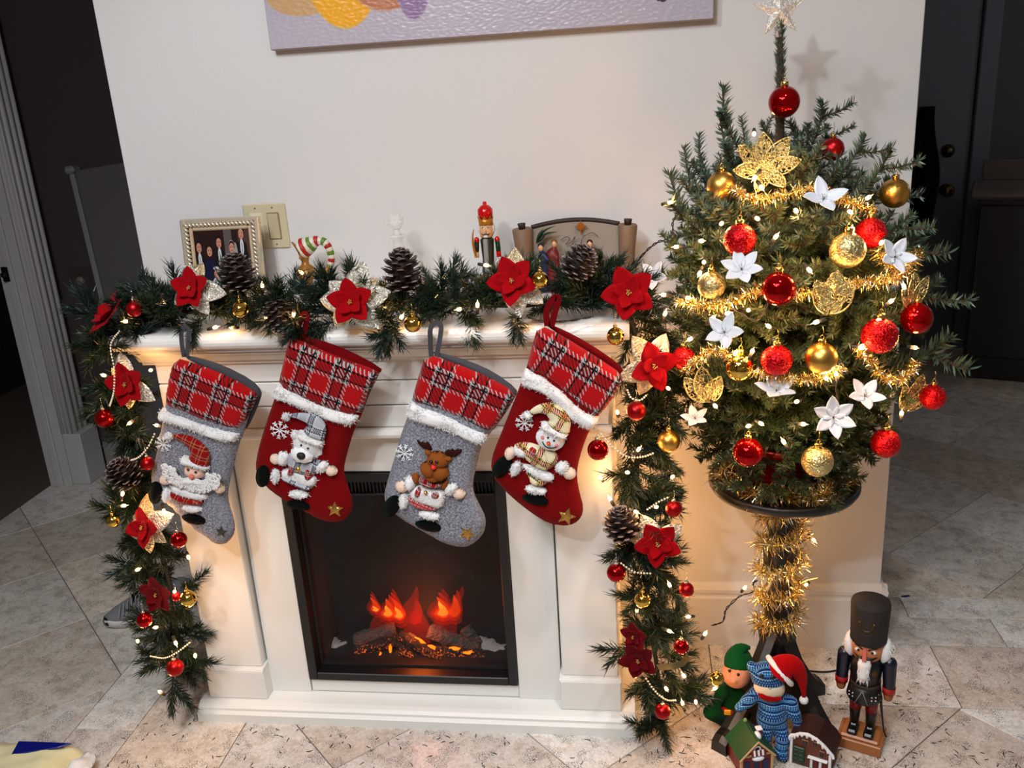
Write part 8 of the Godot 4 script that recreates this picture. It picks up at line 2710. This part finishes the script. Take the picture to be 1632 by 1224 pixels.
func bulb_string(label: String, spots: Array, wires: Array, energy: float):
	var t = thing("fairy_lights", label, "string lights", spots[0])
	var glow = mat("bulb_glow", Color(1.0, 0.9, 0.75), 0.3)
	glow.emission_enabled = true
	glow.emission = Color(1.0, 0.80, 0.52)
	glow.emission_energy_multiplier = 5.0
	if not tex.has("bulb"):
		var b := MB.new()
		b.lathe([Vector2(0.0, -0.006), Vector2(0.0030, -0.0055), Vector2(0.0040, -0.001), Vector2(0.0036, 0.004), Vector2(0.0020, 0.0046), Vector2(0.0006, 0.0085), Vector2(0, 0.012)], 10)
		var s := MB.new()
		s.lathe([Vector2(0, -0.019), Vector2(0.0030, -0.019), Vector2(0.0038, -0.015), Vector2(0.0038, -0.005), Vector2(0, -0.005)], 8)
		tex.bulb = [b.done(), s.done()]
	var cord = mat("cord_green", Color(0.03, 0.045, 0.03), 0.6)
	for w in wires:
		var path = curve(w, 8)
		var b := MB.new()
		for k in 2:
			var tw := PackedVector3Array()
			for i in path.size():
				var a = i * 0.9 + PI * k
				tw.append(path[i] + Vector3(cos(a), sin(a), cos(a * 0.7)) * 0.0018 - t.position)
			b.tube(tw, 0.0013, 5)
		part("cord", b.done(), cord, t)
	for p in spots:
		var d = (rand_dir() + Vector3(0, 0.3, 0.5)).normalized()
		var xf = along(p - t.position, d)
		var bb = part("bulb", tex.bulb[0], glow, t, xf)
		part("socket", tex.bulb[1], cord, bb)
		var o := OmniLight3D.new()
		o.name = "bulb_light"
		o.light_color = Color(1.0, 0.72, 0.43)
		o.light_energy = energy * (0.6 if p.y > 1.02 and p.x < 0.1 else (2.2 if p.z < 0.2 else 1.0))
		o.light_size = 0.004
		o.omni_range = 5.0
		o.omni_attenuation = 2.0
		o.shadow_enabled = true
		o.position = p - t.position
		t.add_child(o, true)

func string_lights():
	bulb_string("string of warm fairy lights threaded through the garland round the fireplace", [
		Vector3(-0.8502, 1.127, 0.42), Vector3(-0.9385, 1.092, 0.44), Vector3(-0.7317, 1.073, 0.44), Vector3(-0.7025, 1.066, 0.42), Vector3(-0.612, 1.092, 0.44), Vector3(-0.5325, 1.108, 0.48), Vector3(-0.5582, 1.168, 0.34), Vector3(-0.6448, 1.146, 0.36), Vector3(-0.3581, 1.136, 0.45), Vector3(-0.348, 1.104, 0.44), Vector3(-0.3145, 1.082, 0.43), Vector3(-0.2396, 1.143, 0.33), Vector3(-0.1801, 1.105, 0.47), Vector3(-0.1415, 1.113, 0.47), Vector3(-0.1328, 1.177, 0.38), Vector3(-0.0634, 1.093, 0.45), Vector3(-0.0634, 1.069, 0.44), Vector3(-0.2469, 1.116, 0.38),
		Vector3(-0.9915, 0.9808, 0.48), Vector3(-0.9079, 0.9748, 0.43), Vector3(-0.9459, 0.8709, 0.49), Vector3(-0.9191, 0.8413, 0.43), Vector3(-0.9942, 0.7011, 0.5), Vector3(-0.9975, 0.6709, 0.5), Vector3(-0.9075, 0.6518, 0.49), Vector3(-0.8694, 0.533, 0.49), Vector3(-1.004, 0.4978, 0.49), Vector3(-0.9028, 0.4583, 0.52), Vector3(-0.9762, 0.3527, 0.51), Vector3(-1.038, 0.3055, 0.5), Vector3(-0.92, 0.324, 0.53), Vector3(-0.8892, 0.2757, 0.51), Vector3(-1.001, 0.1669, 0.51), Vector3(-0.8887, 0.4025, 0.49),
		Vector3(0.2373, 1.106, 0.4), Vector3(0.2396, 1.066, 0.4), Vector3(0.2438, 0.9154, 0.44), Vector3(0.1373, 0.8673, 0.45), Vector3(0.1806, 0.7866, 0.46), Vector3(0.1557, 0.7329, 0.46), Vector3(0.0961, 0.6924, 0.4), Vector3(0.2526, 0.7042, 0.42), Vector3(0.115, 0.6512, 0.42), Vector3(0.1728, 0.639, 0.46), Vector3(0.2161, 0.6512, 0.46), Vector3(0.2431, 0.4596, 0.46), Vector3(0.1701, 0.3985, 0.47), Vector3(0.285, 0.3718, 0.45), Vector3(0.2421, 0.3462, 0.47), Vector3(0.3236, 0.3215, 0.44), Vector3(0.1642, 0.2229, 0.47), Vector3(0.2746, 0.221, 0.46), Vector3(0.2336, 0.2061, 0.49), Vector3(0.2707, 0.1603, 0.48), Vector3(0.3019, 0.1494, 0.46), Vector3(0.3457, 0.1892, 0.46),
		Vector3(0.2165, 0.8834, 0.14), Vector3(0.2229, 0.7585, 0.13), Vector3(0.2137, 0.624, 0.13), Vector3(0.2246, 0.4803, 0.14), Vector3(0.2296, 0.3261, 0.14), Vector3(0.218, 0.1781, 0.16)],  # bulbs out of view behind the right garland, placed to light the wall
		[[Vector3(0.0919, 1.074, 0.44), Vector3(0.0351, 1.071, 0.46), Vector3(-0.015, 1.07, 0.45), Vector3(-0.047, 1.072, 0.42)]], 0.0046)
	bulb_string("string of warm fairy lights wound through the fir tree", [
		Vector3(0.4315, 1.408, 0.2378), Vector3(0.4905, 1.362, 0.3958), Vector3(0.4224, 1.321, 0.4455), Vector3(0.2546, 1.281, 0.3), Vector3(0.4812, 1.28, 0.4864), Vector3(0.4116, 1.267, 0.4776), Vector3(0.3482, 1.255, 0.4435), Vector3(0.5825, 1.271, 0.4695), Vector3(0.6267, 1.289, 0.4156), Vector3(0.584, 1.241, 0.491), Vector3(0.3114, 1.219, 0.4235), Vector3(0.2657, 1.194, 0.34), Vector3(0.6406, 1.212, 0.4782), Vector3(0.3144, 1.182, 0.4534), Vector3(0.3059, 1.16, 0.4552), Vector3(0.413, 1.337, 0.4142),
		Vector3(0.2844, 1.109, 0.4466), Vector3(0.3569, 1.09, 0.5036), Vector3(0.394, 1.099, 0.5201), Vector3(0.5527, 1.145, 0.5473), Vector3(0.6887, 1.125, 0.4731), Vector3(0.5126, 1.083, 0.5611), Vector3(0.6307, 1.077, 0.5358), Vector3(0.5988, 1.028, 0.5504), Vector3(0.723, 0.9972, 0.4543), Vector3(0.3692, 1.018, 0.5347), Vector3(0.3995, 1.024, 0.5469), Vector3(0.5332, 0.9758, 0.568), Vector3(0.5528, 0.9808, 0.5655), Vector3(0.3348, 0.8988, 0.5051), Vector3(0.6374, 0.9254, 0.5296), Vector3(0.4203, 0.8744, 0.5426), Vector3(0.3975, 0.8656, 0.533), Vector3(0.497, 0.8793, 0.5607), Vector3(0.4627, 0.8405, 0.5549), Vector3(0.3296, 1.077, 0.4879), Vector3(0.7147, 0.8504, 0.4322), Vector3(0.4442, 1.235, 0.499), Vector3(0.5012, 1.176, 0.5331), Vector3(0.434, 1.063, 0.5084), Vector3(0.6578, 1.105, 0.5054), Vector3(0.2877, 1.026, 0.4566), Vector3(0.4865, 0.9199, 0.5438)],
		[[Vector3(0.1689, 1.128, 0.24), Vector3(0.204, 1.173, 0.26), Vector3(0.2336, 1.197, 0.28), Vector3(0.2595, 1.202, 0.3), Vector3(0.2597, 1.238, 0.3), Vector3(0.2676, 1.26, 0.3), Vector3(0.2546, 1.278, 0.3)], [Vector3(0.3642, 1.098, 0.489), Vector3(0.4044, 1.076, 0.5062), Vector3(0.4225, 1.086, 0.5012), Vector3(0.4339, 1.111, 0.4994)], [Vector3(0.2888, 1.1, 0.4359), Vector3(0.3238, 1.081, 0.4675), Vector3(0.3704, 1.079, 0.4896)], [Vector3(0.5515, 0.9742, 0.5566), Vector3(0.56, 0.9389, 0.5462), Vector3(0.5669, 0.9018, 0.5331)]], 0.0085)
	bulb_string("short end of fairy lights with a twisted dark cord beside the tinsel-wrapped stand", [Vector3(0.4339, 0.3213, 0.24), Vector3(0.5888, 0.4656, 0.26), Vector3(0.5686, 0.3685, 0.3)],
		[[Vector3(0.3507, 0.251, 0.3), Vector3(0.3781, 0.251, 0.28), Vector3(0.3877, 0.2804, 0.27), Vector3(0.4226, 0.3041, 0.25), Vector3(0.4568, 0.3128, 0.24), Vector3(0.4533, 0.334, 0.24), Vector3(0.465, 0.337, 0.23)], [Vector3(0.5785, 0.4705, 0.26), Vector3(0.5485, 0.459, 0.27), Vector3(0.527, 0.4521, 0.27)]], 0.009)
